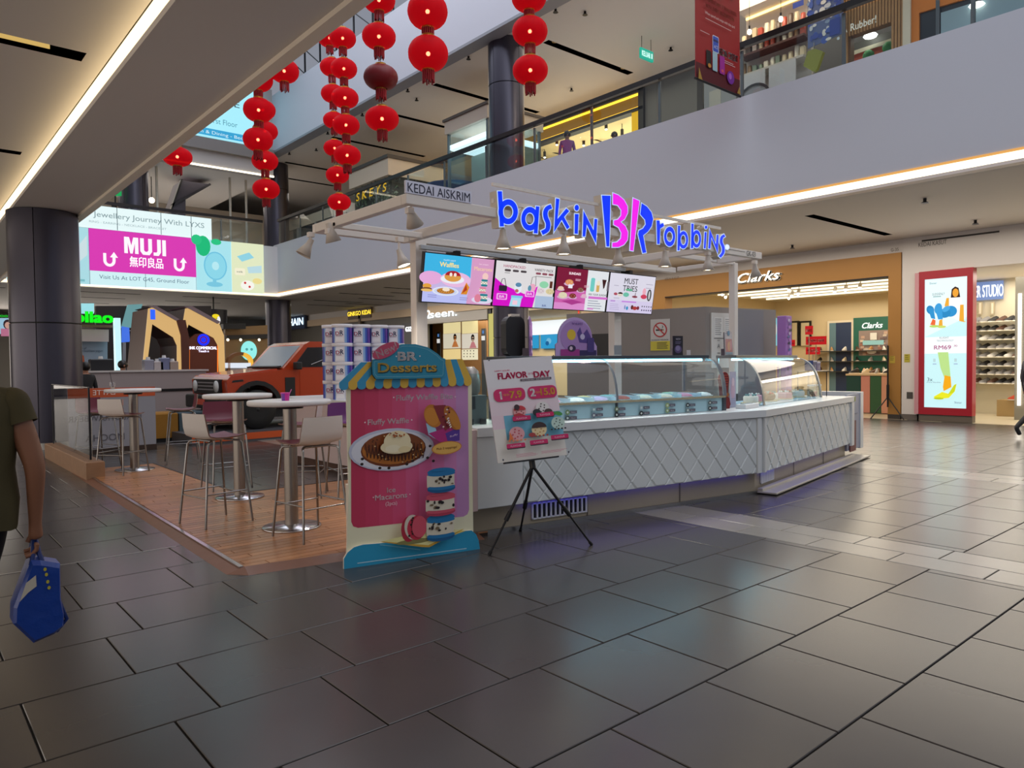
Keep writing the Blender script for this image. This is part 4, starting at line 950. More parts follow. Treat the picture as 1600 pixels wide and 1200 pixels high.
# back counter, printed tub tower
bc = thing('back_counter', 'white low side counter on the left flank of the kiosk', 'counter', (4.72, 7.3, 0))
MB().box(4.72, 7.25, .12, 5.35, 10.9, .96, mat('#d9c6c6', .5)).build('carcass', bc); MB().box(4.66, 7.2, .96, 5.4, 10.95, 1.01, KTOP).build('worktop', bc, .006)
MB().box(4.76, 7.25, .0, 5.3, 10.9, .12, mat('#5a4034', .6)).build('plinth', bc)
TUBW = mat('#e6e2e6', .45)
def tub(x, y, z, label):
    t = thing('ice_cream_bucket', label, 'bucket', (x, y, z), 'stacked printed ice cream buckets')
    r, h = .137, .262
    b_ = MB(); n = 28
    cols = ['#3b2a86', '#6a3aa0', '#3f6fc0', '#8fb4e0', '#d8dcec', '#d8dcec', '#8fb4e0', '#3f6fc0', '#6a3aa0', '#3b2a86']
    for k in range(n):
        a0, a1 = 2*PI*k/n, 2*PI*(k+1)/n
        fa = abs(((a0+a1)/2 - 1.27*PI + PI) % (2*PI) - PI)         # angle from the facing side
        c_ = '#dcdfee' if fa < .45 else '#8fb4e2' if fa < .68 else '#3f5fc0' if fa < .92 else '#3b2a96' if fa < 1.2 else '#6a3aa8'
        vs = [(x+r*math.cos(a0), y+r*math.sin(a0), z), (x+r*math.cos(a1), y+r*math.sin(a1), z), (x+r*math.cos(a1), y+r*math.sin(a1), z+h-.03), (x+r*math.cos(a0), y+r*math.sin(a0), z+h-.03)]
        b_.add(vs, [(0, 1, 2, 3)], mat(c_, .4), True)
    b_.build('bucket_wall', t)
    MB().lathe([(r+.001, h-.05), (r+.006, h-.045), (r+.006, h-.002), (.001, h)], (x, y, z), TUBW, 28).build('lid', t)
    for ang, lab in ((1.27*PI, 1),):
        U = Vector((-math.sin(ang), math.cos(ang), 0)); N = Vector((math.cos(ang), math.sin(ang), 0))
        p = Print(Vector((x, y, z))+N*(r+.001), U, Z3, .0008, lambda c: mat(c, .4))
        p.poly([(-.066, .0), (.066, .0), (.056, .2), (-.056, .2)], '#eceaf2').text('D', -.03, .13, .05, '#c8286a', .05, .03).text('R', .028, .138, .066, '#2a2a6a', .045, .03).lines(-.05, .09, .10, 1, .02, .007, '#8a3a5a').rect(-.055, .02, .11, .05, '#f6f4f8')
        p.build('label', t)
X0, Y0 = 4.86, 9.30
for row in range(4):
    for c_ in range(4):
        tub(X0+.285*c_, Y0, 1.01+.263*row, f'printed ice cream bucket, {ORD[row]} row from the bottom, {ORD[c_]} from the left')
    tub(X0-.0, Y0+.30, 1.01+.263*row, f'printed ice cream bucket behind the left front column, {ORD[row]} row from the bottom')
MB()
# ================================================================== FOREGROUND
# ---- dessert standee
SL, SR = G(537, 888), G(747, 857); SU = (SR-SL).normalized(); SN = SU.cross(Z3)
def onS(px, py, off=0.):
    r = ray(px, py); t_ = (SL+SN*off-EYE).dot(SN)/r.dot(SN); p = EYE + r*t_; return ((p-SL).dot(SU), p.z)
st = thing('dessert_standee', 'cut-out cardboard standee headed BR Desserts with waffle and macarons', 'standee', SL)
S_ = lambda pts: [onS(*q) for q in pts]
CARD = mat('#efeccb', .45); EDGE = mat('#d8d4c8', .6)
body = S_([(541, 884), (545, 770), (541, 600), (737, 594), (738, 730), (740, 858)])
MB().prism(body, SL, SU, Z3, SN, -.02, 0, CARD, EDGE).build('board', st)
base = S_([(536, 889), (536, 872), (542, 862), (552, 854), (566, 850), (592, 848), (650, 842), (690, 836), (722, 829), (735, 828), (742, 834), (746, 843), (748, 857)])
MB().prism(base, SL, SU, Z3, SN, .0, .022, mat('#2f9fca', .45), EDGE).build('base_panel', st)
MB().obox(SL+SU*.15-SN*.02, SU*.02, -SN*.42, Z3*.55, EDGE).obox(SL+SU*.9-SN*.02, SU*.02, -SN*.42, Z3*.55, EDGE).build('rear_strut', st, kind=None)
def SP(off, step=.0006): return Print(SL+SN*off, SU, Z3, step, lambda c: mat(c, .42))
p = SP(.0005)
fr_ = S_([(549, 826), (548, 604), (731, 598), (733, 806)])
grad = ['#c83c5e', '#cf4166', '#d54a70', '#d8537c', '#da5f8c', '#d96c9c', '#d67aac', '#d086ba', '#c891c6']
n = len(grad)
BLc, TLc, TRc, BRc = [Vector(q) for q in fr_]
for i, c in enumerate(grad):
    a0, a1 = i/n, (i+1)/n
    lo0, lo1 = BLc.lerp(BRc, a0), BLc.lerp(BRc, a1); hi0, hi1 = TLc.lerp(TRc, a0), TLc.lerp(TRc, a1)
    r_ = .05
    if i == 0: pts = [(lo0.x, lo0.y+r_), (lo0.x+r_*.3, lo0.y+r_*.3), (lo0.x+r_, lo0.y), (lo1.x, lo1.y), (hi1.x, hi1.y), (hi0.x, hi0.y)]
    elif i == n-1: pts = [(lo0.x, lo0.y), (lo1.x-r_, lo1.y), (lo1.x-r_*.3, lo1.y+r_*.3), (lo1.x, lo1.y+r_), (hi1.x, hi1.y), (hi0.x, hi0.y)]
    else: pts = [tuple(lo0), tuple(lo1), tuple(hi1), tuple(hi0)]
    p.poly(pts, c); p.k -= 1
p.k += 2
tilt = -.075
def tx(s, px, py, hpx, wpx, c, **k):
    u, z = onS(px, py); u1, _ = onS(px+wpx/2, py); u0, _ = onS(px-wpx/2, py); _, zt = onS(px, py-hpx/2); _, zb = onS(px, py+hpx/2)
    p.text(s, u, z, zt-zb, c, u1-u0, **k)
tx('Fluffy Waffle Bite', 664, 620, 8.5, 88, '#f4e8ee', bold=.025); tx('Fluffy Waffle', 607, 658, 8.5, 64, '#f6e6ea', bold=.025)
for q in ((615, 621), (711, 620), (570, 660), (643, 656)): p.ell(*onS(*q), .006, .006, '#f6e6ea', 8)
tx('Ice', 611, 765, 8, 13, '#f6e6ea', bold=.02); tx('Macarons', 611, 775, 8.5, 50, '#f6e6ea', bold=.025); tx('(2pcs)', 611, 786, 6, 18, '#f0d8e0')
for q in ((583, 777), (640, 772)): p.ell(*onS(*q), .005, .005, '#f6e6ea', 8)
# waffle plate
u, z = onS(612, 703); K = (onS(622, 703)[0]-onS(602, 703)[0])/20; K2z = (onS(612, 693)[1]-onS(612, 713)[1])/20
def E_(px, py, rx, ry, c, rot=0., n=26): a = onS(px, py); p.ell(a[0], a[1], rx*K, ry*K2z, c, n, rot)
E_(613, 702, 67, 33, '#c9cfe4'); E_(613, 703, 63, 30, '#e8eaf4'); E_(615, 702, 51, 27, '#7a3c1a'); E_(615, 701, 49, 24, '#c0742c'); E_(614, 695, 46, 18, '#8a4a22')
rr_ = random.Random(5)
for k in range(17):
    x0 = 570+k*5.4; yb = 724-abs(k-8)*.75
    pts = [onS(x0, 690+rr_.random()*6), onS(x0+3, yb-3), onS(x0+6, 692+rr_.random()*6)]; p.line(pts, .007, '#4a2210')
for k in range(46):
    a = rr_.random()*2*PI; r_ = .55+.4*rr_.random(); E_(615+49*r_*math.cos(a), 701+23*r_*math.sin(a), 1.3, 1.0, ['#5a2a14', '#e8c890', '#3a1c10'][k % 3], 0, 6)
for q in ((563, 716), (632, 724), (641, 719), (668, 696), (590, 730), (604, 730), (664, 714), (673, 719), (562, 724)): E_(*q, 2.6, 2.2, '#2a1a16', 0, 8)
E_(616, 697, 25, 11, '#f0e2b8'); E_(617, 689, 21, 17, '#f2e4ba'); E_(610, 700, 12, 6, '#f6ecca'); E_(628, 701, 10, 5, '#ecdaa8')
for k in range(24): E_(616+(rr_.random()-.5)*24, 674+rr_.random()*8, 1.4, .9, ['#a8481c', '#7a2e12', '#d88a3a'][k % 3], 0, 6)
# waffle bite box
p.poly(S_([(660, 660), (675, 668), (682, 689), (664, 678)]), '#a8d4ea'); p.poly(S_([(664, 676), (690, 668), (712, 666), (712, 685), (695, 690), (681, 689)]), '#b8307e'); p.poly(S_([(690, 676), (712, 666), (712, 687), (694, 690)]), '#5a3a9a')
p.text('fluffy', *onS(703, 679), .014, '#f0d0e8', .07, rot=.25)
E_(671, 649, 14, 19, '#c47828', .45); E_(669, 650, 11, 15, '#d48a34', .45); p.poly(S_([(671, 633), (690, 632), (704, 660), (690, 672), (680, 655)]), '#8a2e34'); E_(700, 652, 10, 22, '#b8702a', .5); E_(704, 655, 7, 18, '#cc8632', .5)
for k in range(14): E_(684+rr_.random()*12, 637+k*2.2, 1.8, 1.4, ['#5a1a20', '#e8d0c8', '#a83c40'][k % 3], 0, 6)
for k in range(5): E_(693+k*1.0, 653+k*3.2, 2.2, 1.2, '#f0e8e0', .8, 6)
E_(691, 698, 25, 10.5, '#d0823a', .06); E_(691, 698, 23.5, 9.2, '#e6b45c', .06); p.text('Pick 2 toppings!', *onS(691, 698), .017, '#8a4020', .17, .01, rot=.04)
# macarons
def mac(px, py, wp, hp, c, dk):
    E_(px, py-hp*.36, wp/2, hp*.18, c); E_(px, py+hp*.36, wp/2, hp*.18, dk); p.rect(onS(px-wp*.49, py)[0], onS(px, py+hp*.26)[1], wp*.98*K, hp*.52*K2z, '#ddd6c2')
    E_(px, py-hp*.27, wp/2, hp*.10, c); E_(px, py+hp*.30, wp/2, hp*.12, c); E_(px, py+hp*.20, wp*.48, hp*.08, '#ddd6c2'); E_(px-wp*.1, py-hp*.42, wp*.25, hp*.05, '#ffffff' if 0 else c)
    for k in range(11): E_(px+(rr_.random()-.5)*wp*.85, py+(rr_.random()-.5)*hp*.34, 1.2+rr_.random()*2.2, 1.1+rr_.random()*1.8, ['#1d1818', '#2c2020', '#7a6a50'][k % 3], 0, 8)
p.poly(S_([(588, 845), (610, 842), (662, 847), (720, 826), (700, 824)]), '#e8d070'); p.poly(S_([(588, 843), (612, 838), (718, 823), (664, 851), (655, 851)]), '#d2a640'); p.poly(S_([(590, 842), (614, 836), (716, 823), (662, 848)]), '#ece6a0')
E_(640, 842, 28, 4, '#8a8450'); E_(632, 823, 12, 20, '#b02a40'); E_(638, 820, 13, 19.5, '#d8d0c0', .1); E_(644, 821, 15, 19, '#c8354c')
for k in range(9): E_(632+rr_.random()*8, 806+k*3.4, 1.8, 1.8, '#2a1c1c', 0, 8)
E_(648, 819, 12, 17, '#d6566a')
mac(681, 820, 46, 40, '#2478b0', '#1c5f92'); mac(680, 784, 48, 34, '#d0566c', '#b8405a'); mac(680, 747, 46, 36, '#2478b0', '#1c5f92')
p.build('picture', st)
p = SP(.0225); u0, z0 = onS(557, 879); u1, z1 = onS(727, 856)
p.line([(u0, z0), (u1, z1)], .007, '#b8dcec').line([onS(592, 850), onS(655, 858)], .006, '#7cc4e0'); p.build('small_print', st)
# awning and header
aw = thing('awning', None, None) if 0 else None
cols = ['#3c9cc8', '#e2b848']; ns = 16; m_ = {0: MB(), 1: MB()}
tl, trr = onS(563, 566), onS(721, 561); bl, br_ = onS(528, 601), onS(735, 594)
bl = onS(529, 598); br_ = onS(735, 592)
for i in range(ns):
    f0, f1 = i/ns, (i+1)/ns
    a = [(tl[0]+(trr[0]-tl[0])*f, tl[1]+(trr[1]-tl[1])*f) for f in (f0, f1)]
    b = [(bl[0]+(br_[0]-bl[0])*f, bl[1]+(br_[1]-bl[1])*f) for f in (f0, f1)]
    w_ = b[1][0]-b[0][0]; sc = [(b[0][0]+w_/2+w_/2*math.cos(t), b[0][1]-.028+w_/2*math.sin(t)*.8) for t in [PI+PI*k/8 for k in range(9)]]
    m_[i % 2].prism([a[0], b[0]] + sc + [b[1], a[1]], SL, SU, Z3, SN, .012, .020, mat(cols[i % 2], .45))
for i in (0, 1): m_[i].build('awning_stripe', st, kind='stuff')
hd = S_([(579, 585), (578, 571), (579, 562), (590, 560), (606, 545), (625, 538), (645, 538), (665, 543), (680, 553), (686, 559), (692, 561), (691, 586), (688, 590), (640, 591.5), (584, 592)])
hb_ = MB().prism(hd, SL, SU, Z3, SN, .02, .05, mat('#2f8fae', .42), mat('#123a4a', .5)).build('header_board', st)
p = SP(.0505); ii = inset(hd, .016); p.mb.ring if 0 else None
for a, b in zip(ii, ii[1:]+ii[:1]): p.line([a, b], .003, '#7fbcd0'); p.k -= 1
p.k += 2
tx('BR', 633, 557, 13.5, 28, '#123a4a', bold=.07); tx('BR', 632.4, 556.4, 13.5, 28, '#e6e2e4', bold=.055)
for q in ((615.5, 557), (652, 556.5)): p.ell(*onS(*q), .006, .006, '#e6e2e4', 8)
tx('Desserts', 634, 574.5, 14.5, 90, '#143c4c', bold=.05); tx('Desserts', 633.2, 573.5, 14.5, 90, '#ecc75e', bold=.03)
p.build('lettering', hb_)
bd_ = MB().prism([onS(599+21*math.cos(t)*.98+4*math.sin(t)*0, 548-11*math.sin(t)-8*math.cos(t)) for t in [2*PI*k/26 for k in range(26)]], SL, SU, Z3, SN, .05, .058, mat('#c04a6a', .42), mat('#6a2438', .5)).build('badge', st)
p = SP(.0587); p.text('New!', *onS(600, 547), .06, '#f2d8de', .17, .01, rot=.42); p.build('badge_lettering', bd_)

# ---- flavour poster on a tripod easel
EN = Vector((-.30, -.93, .22)).normalized(); EC = Vector((3.90, 4.30, .74))
def onE(px, py):
    r = ray(px, py); return EYE + r*((EC-EYE).dot(EN)/r.dot(EN))
eb, er, et, etr = onE(778, 724), onE(887, 711), onE(757, 563), onE(862, 556)
EU = ((er-eb).normalized()+(etr-et).normalized()).normalized(); EV = EN.cross(EU).normalized()
EW, EH = ((er-eb).length+(etr-et).length)/2, ((et-eb).length+(etr-er).length)/2
EO = eb
po = thing('flavour_poster', 'white Flavor of the Day poster board held on the black easel', 'poster', EO)
MB().obox(EO-EN*.008, EU*EW, EV*EH, EN*.008, mat('#dcd6d8', .35)).build('board', po)
p = Print(EO+EN*.0005, EU, EV, .0006, lambda c: mat(c, .35)); p.scale(EW/100, EH/145)
for i, c in enumerate(['#e2dfe2', '#e3dadf', '#e6d3da', '#e6cdd6']): p.rect(0, 105-20*i, 100, 40 if i == 0 else 20, c); p.k -= 1
p.k += 2
p.rect(0, 0, 100, 46, '#e2ddd4').rect(17, 30, 83, 34, '#6fb2cc')
p.text('HAPPY HOURS', 24, 128, 2.2, '#d0285f', 22).text('FLAVOR', 38, 120.5, 9, '#d01f5c', 42, .05).text('OF THE', 65, 121, 3, '#d01f5c', 8).text('DAY', 81, 119.5, 9, '#d01f5c', 24, .05).rect(48, 111, 46, 3, '#4a3a44').text('ONE SCOOP ONLY - SELECTED FLAVOURS', 71, 112.4, 1.8, '#e8d8dc', 42)
p.rr(7, 84, 45, 18, 7, '#cc1a60').rr(56, 84, 43, 18, 7, '#cc1a60').text('1', 17, 93, 11, '#f6eef0', None, .05).poly([(14.6, 96.2), (17, 98.6), (17, 96.0)], '#f6eef0').text('FOR RM', 24.5, 93, 3, '#f0b060', 8).text('7.9', 38, 93, 10, '#f6c648', 17, .03)
p.text('2', 63, 93.5, 11, '#f6eef0', None, .05).text('FOR RM', 70.5, 93, 3, '#f0b060', 7).text('15.0', 85, 93.5, 10, '#f6c648', 21, .03)
def scp(x, y, r, c, sp, top=None, tc=None):
    p.ell(x, y, r, r*.9, c)
    for k in range(8):
        a = k*2.4; q = r*.25*math.sqrt(k+1); p.ell(x+q*math.cos(a), y+q*math.sin(a)*.9, r*.11, r*.09, sp, 8)
    if top: p.poly(ell(x, y+r*.2, r*.98, r*.72, 14, 0, PI), top)
    for k in range(5): p.ell(x-r*1.1+k*r*.5, y-r*.85, r*.16, r*.12, tc or sp, 8)
scp(40, 68, 9, '#e8a8a8', '#7a1c24', '#c8323c', '#2a1a1a'); p.poly([(30, 64), (38, 66), (50, 60), (48, 58), (30, 59)], '#b83038'); p.ell(36, 74, 4, 4, '#3a2024')
scp(73, 70, 10, '#e2ddda', '#2a2628', None, '#1c1a1c'); p.ell(63, 64, 6, 5, '#26242a').ell(80, 64, 6, 4, '#4a3430')
scp(30, 37, 11, '#e2a4a8', '#c0384a', None, '#e08a5a'); p.poly([(17, 28), (20, 40), (24, 30)], '#e2743a')
scp(62, 40, 11, '#e6d0a0', '#b8884a', '#3a2420', '#a8442c'); p.ell(50, 33, 5, 3, '#a83a3a')
scp(90, 46, 10, '#bfd8cc', '#4a5a58', None, '#2a2624'); p.ell(83, 59, 6, 3, '#3f8a3a', 14, .3).ell(92, 59, 6, 3, '#4a9a44', 14, -.3)
for x, y in ((38, 56), (72, 58), (24, 19), (57, 20.5), (88, 24.5)):
    p.rr(x-13, y-3, 26, 7, 1.5, '#3a2430').rr(x-13, y-1.5, 26, 6, 1.5, '#cc1a60').text('FLAVOUR', x, y+1.3, 2.4, '#f0c8d8', 15)
p.lines(22, 8, 32, 4, 1.3, .5, '#d08a9a').lines(58, 8, 38, 3, 1.3, .5, '#d08a9a')
for x, y in ((3, 142), (97, 142), (3, 3), (97, 3)): p.ell(x, y, 1.3, 1.6, '#77777c', 10).ell(x, y, .6, .8, '#2a2a2c', 8)
p.build('picture', po)
AP = EO + EU*(EW*.5) - EV*.05 - EN*.03
ea = thing('tripod_easel', 'black folding tripod easel carrying the flavour poster', 'easel', (AP.x, AP.y, 0))
BLK = mat('#101012', .4)
MB().obox(EO-EV*.012+EU*EW*.08-EN*.01, EU*EW*.78, EV*.012, EN*.035, BLK).build('ledge', ea)
MB().tube(AP-EV*.02, AP+EV*.07, .026, BLK).tube(AP+EV*.05, AP+EV*.55-EN*.015, .012, BLK).build('hub', ea)
for (fx, fy) in ((764, 868), (925, 852), (813, 830)):
    ft = G(fx, fy); lg = MB(); a = AP+Vector((0, 0, 0)); m1_ = a.lerp(ft, .52); m2_ = a.lerp(ft, .62)
    lg.tube(a, m2_, .0125, BLK, n=8).tube(m1_, ft, .009, BLK, n=8).tube(m1_, m2_, .019, BLK, n=8); o = lg.build('leg', ea)
    MB().tube(a.lerp(ft, .955), ft+Vector((0, 0, .002)), .014, mat('#060607', .6), n=8).build('rubber_foot', o)

# ---- bar tables and stools
TOPW = mat('#e2e0e0', .35); BRUSH = mat('#9a938c', .35, .9, .05, 40); CHR = mat('#8f8d8c', .25, 1.0)
def table(x, y, label, r=.365, h=1.15, z0=.034):
    t = thing('bar_table', label, 'table', (x, y, z0), 'round bar tables on the timber deck')
    MB().lathe([(.02, h-.045), (r-.012, h-.045), (r, h-.035), (r, h-.008), (r-.008, h), (.001, h)], (x, y, z0), TOPW, 40).build('tabletop', t)
    MB().lathe([(.055, h-.075), (.12, h-.075), (.12, h-.046), (.01, h-.046)], (x, y, z0), DKMETAL, 16).build('mount', t)
    MB().lathe([(.06, .02), (.06, h-.075)], (x, y, z0), BRUSH, 22).build('column', t)
    MB().lathe([(.255, 0), (.26, .004), (.255, .014), (.07, .024), (.06, .03)], (x, y, z0), CHROME, 36).build('base', t); return t
T1 = table(2.96, 8.12, 'middle bar table with a bare round white top'); T2 = table(2.76, 6.30, 'nearest bar table with a pink paper cup on it'); T3 = table(2.66, 11.35, 'farthest bar table with a clear drink cup on it', z0=.034)
OUTC = mat('#e2dcd8', .38); MAROON = mat('#6e2338', .4); PURPLE = mat('#6c2070', .4)
def stool(inner):
    t = thing('bar_stool', 'x', 'stool', (0, 0, 0), 'white shell bar stools')
    pf = [(.20, .800), (.215, .808), (.12, .792), (.0, .786), (-.10, .790), (-.16, .805), (-.19, .84), (-.205, .90), (-.222, 1.03)]
    pf = pf[1:]; n = len(pf)
    def sheet(off, m_, flip, nm):
        vs = []; nw = 6
        for i, (x, z) in enumerate(pf):
            a = Vector(pf[max(i-1, 0)]); b = Vector(pf[min(i+1, n-1)]); d = (b-a).normalized(); nv = Vector((d.y, -d.x))  # up/front side
            for k in range(nw+1):
                f = k/nw*2-1; w_ = .205 - (.015 if i in (0, n-1) else 0); dish = .018*f*f
                vs.append((x+nv.x*(-off)+ (0 if i < 5 else dish), f*w_, z+nv.y*(-off)+(dish if i < 5 else 0)))
        fs = [(i*(nw+1)+k, i*(nw+1)+k+1, (i+1)*(nw+1)+k+1, (i+1)*(nw+1)+k) for i in range(n-1) for k in range(nw)]
        if flip: fs = [f[::-1] for f in fs]
        return vs, fs
    vi, fi = sheet(-.006, inner, False, ''); vo, fo = sheet(.006, OUTC, True, '')
    m_ = MB().add(vi, fi, inner, True); m_.add(vo, fo, OUTC, True)
    nw = 6; rim = [k for k in range(nw+1)] + [i*(nw+1)+nw for i in range(1, n)] + [(n-1)*(nw+1)+k for k in range(nw-1, -1, -1)] + [i*(nw+1) for i in range(n-2, 0, -1)]
    L_ = len(rim); m_.add([vi[k] for k in rim] + [vo[k] for k in rim], [(k, (k+1) % L_, L_+(k+1) % L_, L_+k) for k in range(L_)], mat('#7a5a4c', .5))
    m_.build('seat_shell', t)
    for sx in (1, -1):
        for sy in (1, -1):
            MB().path([(.10*sx, .12*sy, .775), (.15*sx, .165*sy, .768), (.168*sx, .175*sy, .745), (.235*sx, .225*sy, .012), (.235*sx, .225*sy, .0)], .0105, CHR, 8).build('leg', t)
    m_ = MB()
    for sx in (1, -1): m_.path([(.10*sx, -.13, .775), (.10*sx, .13, .775)], .0105, CHR)
    m_.path([(-.10, 0, .775), (.10, 0, .775)], .010, CHR); m_.build('under_frame', t, kind='stuff')
    zr = .30; f = .168+(.235-.168)*(.745-zr)/.745; g = .175+(.225-.175)*(.745-zr)/.745
    for a, b in (((f, -g), (f, g)), ((-f, -g), (-f, g)), ((-f, g), (f, g)), ((-f, -g), (f, -g))):
        z_ = zr if a[0] != b[0] else zr-.03
        MB().path([(a[0], a[1], z_), (b[0], b[1], z_)], .007, CHR, 6).build('foot_rail', t)
    return t
proto = stool(MAROON); protoP = stool(PURPLE)
spots = [(2.32, 6.98, 12, 'white backed maroon stool nearest the ramp edge of the deck'),
         (2.74, 5.86, 98, 'white backed stool nearest the dessert standee, its back to us'),
         (2.45, 11.12, 35, 'white backed stool beside the far table with the clear cup'),
         (3.42, 11.72, 168, 'maroon faced stool right of the far table before the yellow pouf'),
         (2.42, 12.55, -70, 'maroon faced stool behind the clear glass screen'),
         (3.08, 8.88, -92, 'maroon faced stool behind the middle table below the car'),
         (3.52, 7.72, 145, 'white backed stool right of the middle table facing left'),]
for i, (x, y, a, lb) in enumerate(spots):
    o = proto if i == 0 else copy_tree(proto); o.location = (x, y, .034 if y < 11.9 else 0); o.rotation_euler.z = math.radians(a); o['label'] = lb
protoP.location = (3.95, 7.4, .034); protoP.rotation_euler.z = math.radians(-100); protoP['label'] = 'purple faced stool half hidden behind the dessert standee'
def cup(x, y, z, label, r=.04, h=.07, cols=('#d02f9a', '#7a3aa8'), clear=False):
    t = thing('paper_cup' if not clear else 'clear_cup', label, 'cup', (x, y, z))
    if clear:
        MB().lathe([(.026, 0), (.038, .10), (.036, .10), (.025, .004)], (x, y, z), glass((.92, .92, .93), 1.5), 16).build('cup_wall', t)
        MB().tube((x+.005, y, z+.02), (x-.03, y, z+.24), .004, mat('#3a2a34', .4), n=6).build('straw', t)
        MB().lathe([(.025, .005), (.03, .03)], (x, y, z), mat('#b8a090', .4), 14).build('drink', t)
    else:
        m_ = MB()
        for k in range(18):
            a0, a1 = 2*PI*k/18, 2*PI*(k+1)/18
            m_.add([(x+r*.78*math.cos(a0), y+r*.78*math.sin(a0), z), (x+r*.78*math.cos(a1), y+r*.78*math.sin(a1), z), (x+r*math.cos(a1), y+r*math.sin(a1), z+h), (x+r*math.cos(a0), y+r*math.sin(a0), z+h)], [(0, 1, 2, 3)], mat(cols[0] if (k//4) % 2 else cols[1], .4), True)
        m_.lathe([(r*.76, .004), (.001, .004)], (x, y, z), mat('#e8d8e0', .5), 18); m_.build('cup_wall', t)
        MB().lathe([(r+.002, h-.006), (r+.004, h), (r-.002, h+.002)], (x, y, z), mat('#e23aa6', .4), 18).build('rim', t)
        MB().tube((x+.01, y, z+.01), (x+.05, y-.02, z+.10), .004, mat('#d86aa8', .4), n=6).build('spoon', t)
    return t
c_ = G(446, 626, 1.184); cup(c_.x, c_.y, 1.184, 'pink and purple paper ice cream cup on the nearest bar table')
cup(2.44, 11.53, 1.184, 'clear plastic cup with dark straw on the farthest bar table', clear=True)

# ---- glass screen on timber sleeper
gsn = thing('glass_screen', 'clear glass screen with timber sleeper foot beside the round column', 'screen', (2.12, 11.0, 0))
MB().cbox((1.98, 10.95, 0), (.22, 0, 0), (0, 3.3, 0), (0, 0, .24), .01, TIMBER).build('sleeper', gsn)
MB().box(2.085, 11.25, .24, 2.095, 14.1, 1.22, glass((.80, .82, .84), .55)).build('pane', gsn)
for y in (11.25, 14.1): MB().tube((2.09, y, .24), (2.09, y, 1.22), .013, DKMETAL, n=8).build('post', gsn)
MB().tube((2.09, 11.25, 1.22), (2.09, 14.1, 1.22), .012, CHR, n=8).build('top_rail', gsn)
# ---- woman at the left edge
def skinfig(joints, edges, radii, mats_fn, name, parent, sub=2):
    ks = list(joints); me = bpy.data.meshes.new(name)
    me.from_pydata([joints[k] for k in ks], [(ks.index(a), ks.index(b)) for a, b in edges], [])
    o = bpy.data.objects.new(name, me); COL.objects.link(o)
    o.modifiers.new('skin', 'SKIN'); 
    for i, k in enumerate(ks):
        d = me.skin_vertices[0].data[i]; r = radii[k]; d.radius = r if isinstance(r, tuple) else (r, r); d.use_root = (i == 0)
    s_ = o.modifiers.new('sub', 'SUBSURF'); s_.levels = sub; s_.render_levels = sub
    dg = bpy.context.evaluated_depsgraph_get(); nm = bpy.data.meshes.new_from_object(o.evaluated_get(dg))
    bpy.data.objects.remove(o); nm.name = name
    mm = []
    for pl_ in nm.polygons:
        m_ = mats_fn(pl_.center)
        if m_ not in mm: mm.append(m_)
        pl_.material_index = mm.index(m_); pl_.use_smooth = True
    idx = [p_.material_index for p_ in nm.polygons]
    nm.materials.clear()
    for m_ in mm: nm.materials.append(m_)
    nm.polygons.foreach_set('material_index', idx)
    ob = bpy.data.objects.new(name, nm); COL.objects.link(ob); ob.parent = parent; return ob
SKIN = mat('#a8765c', .5); HAIR = mat('#17120f', .45)
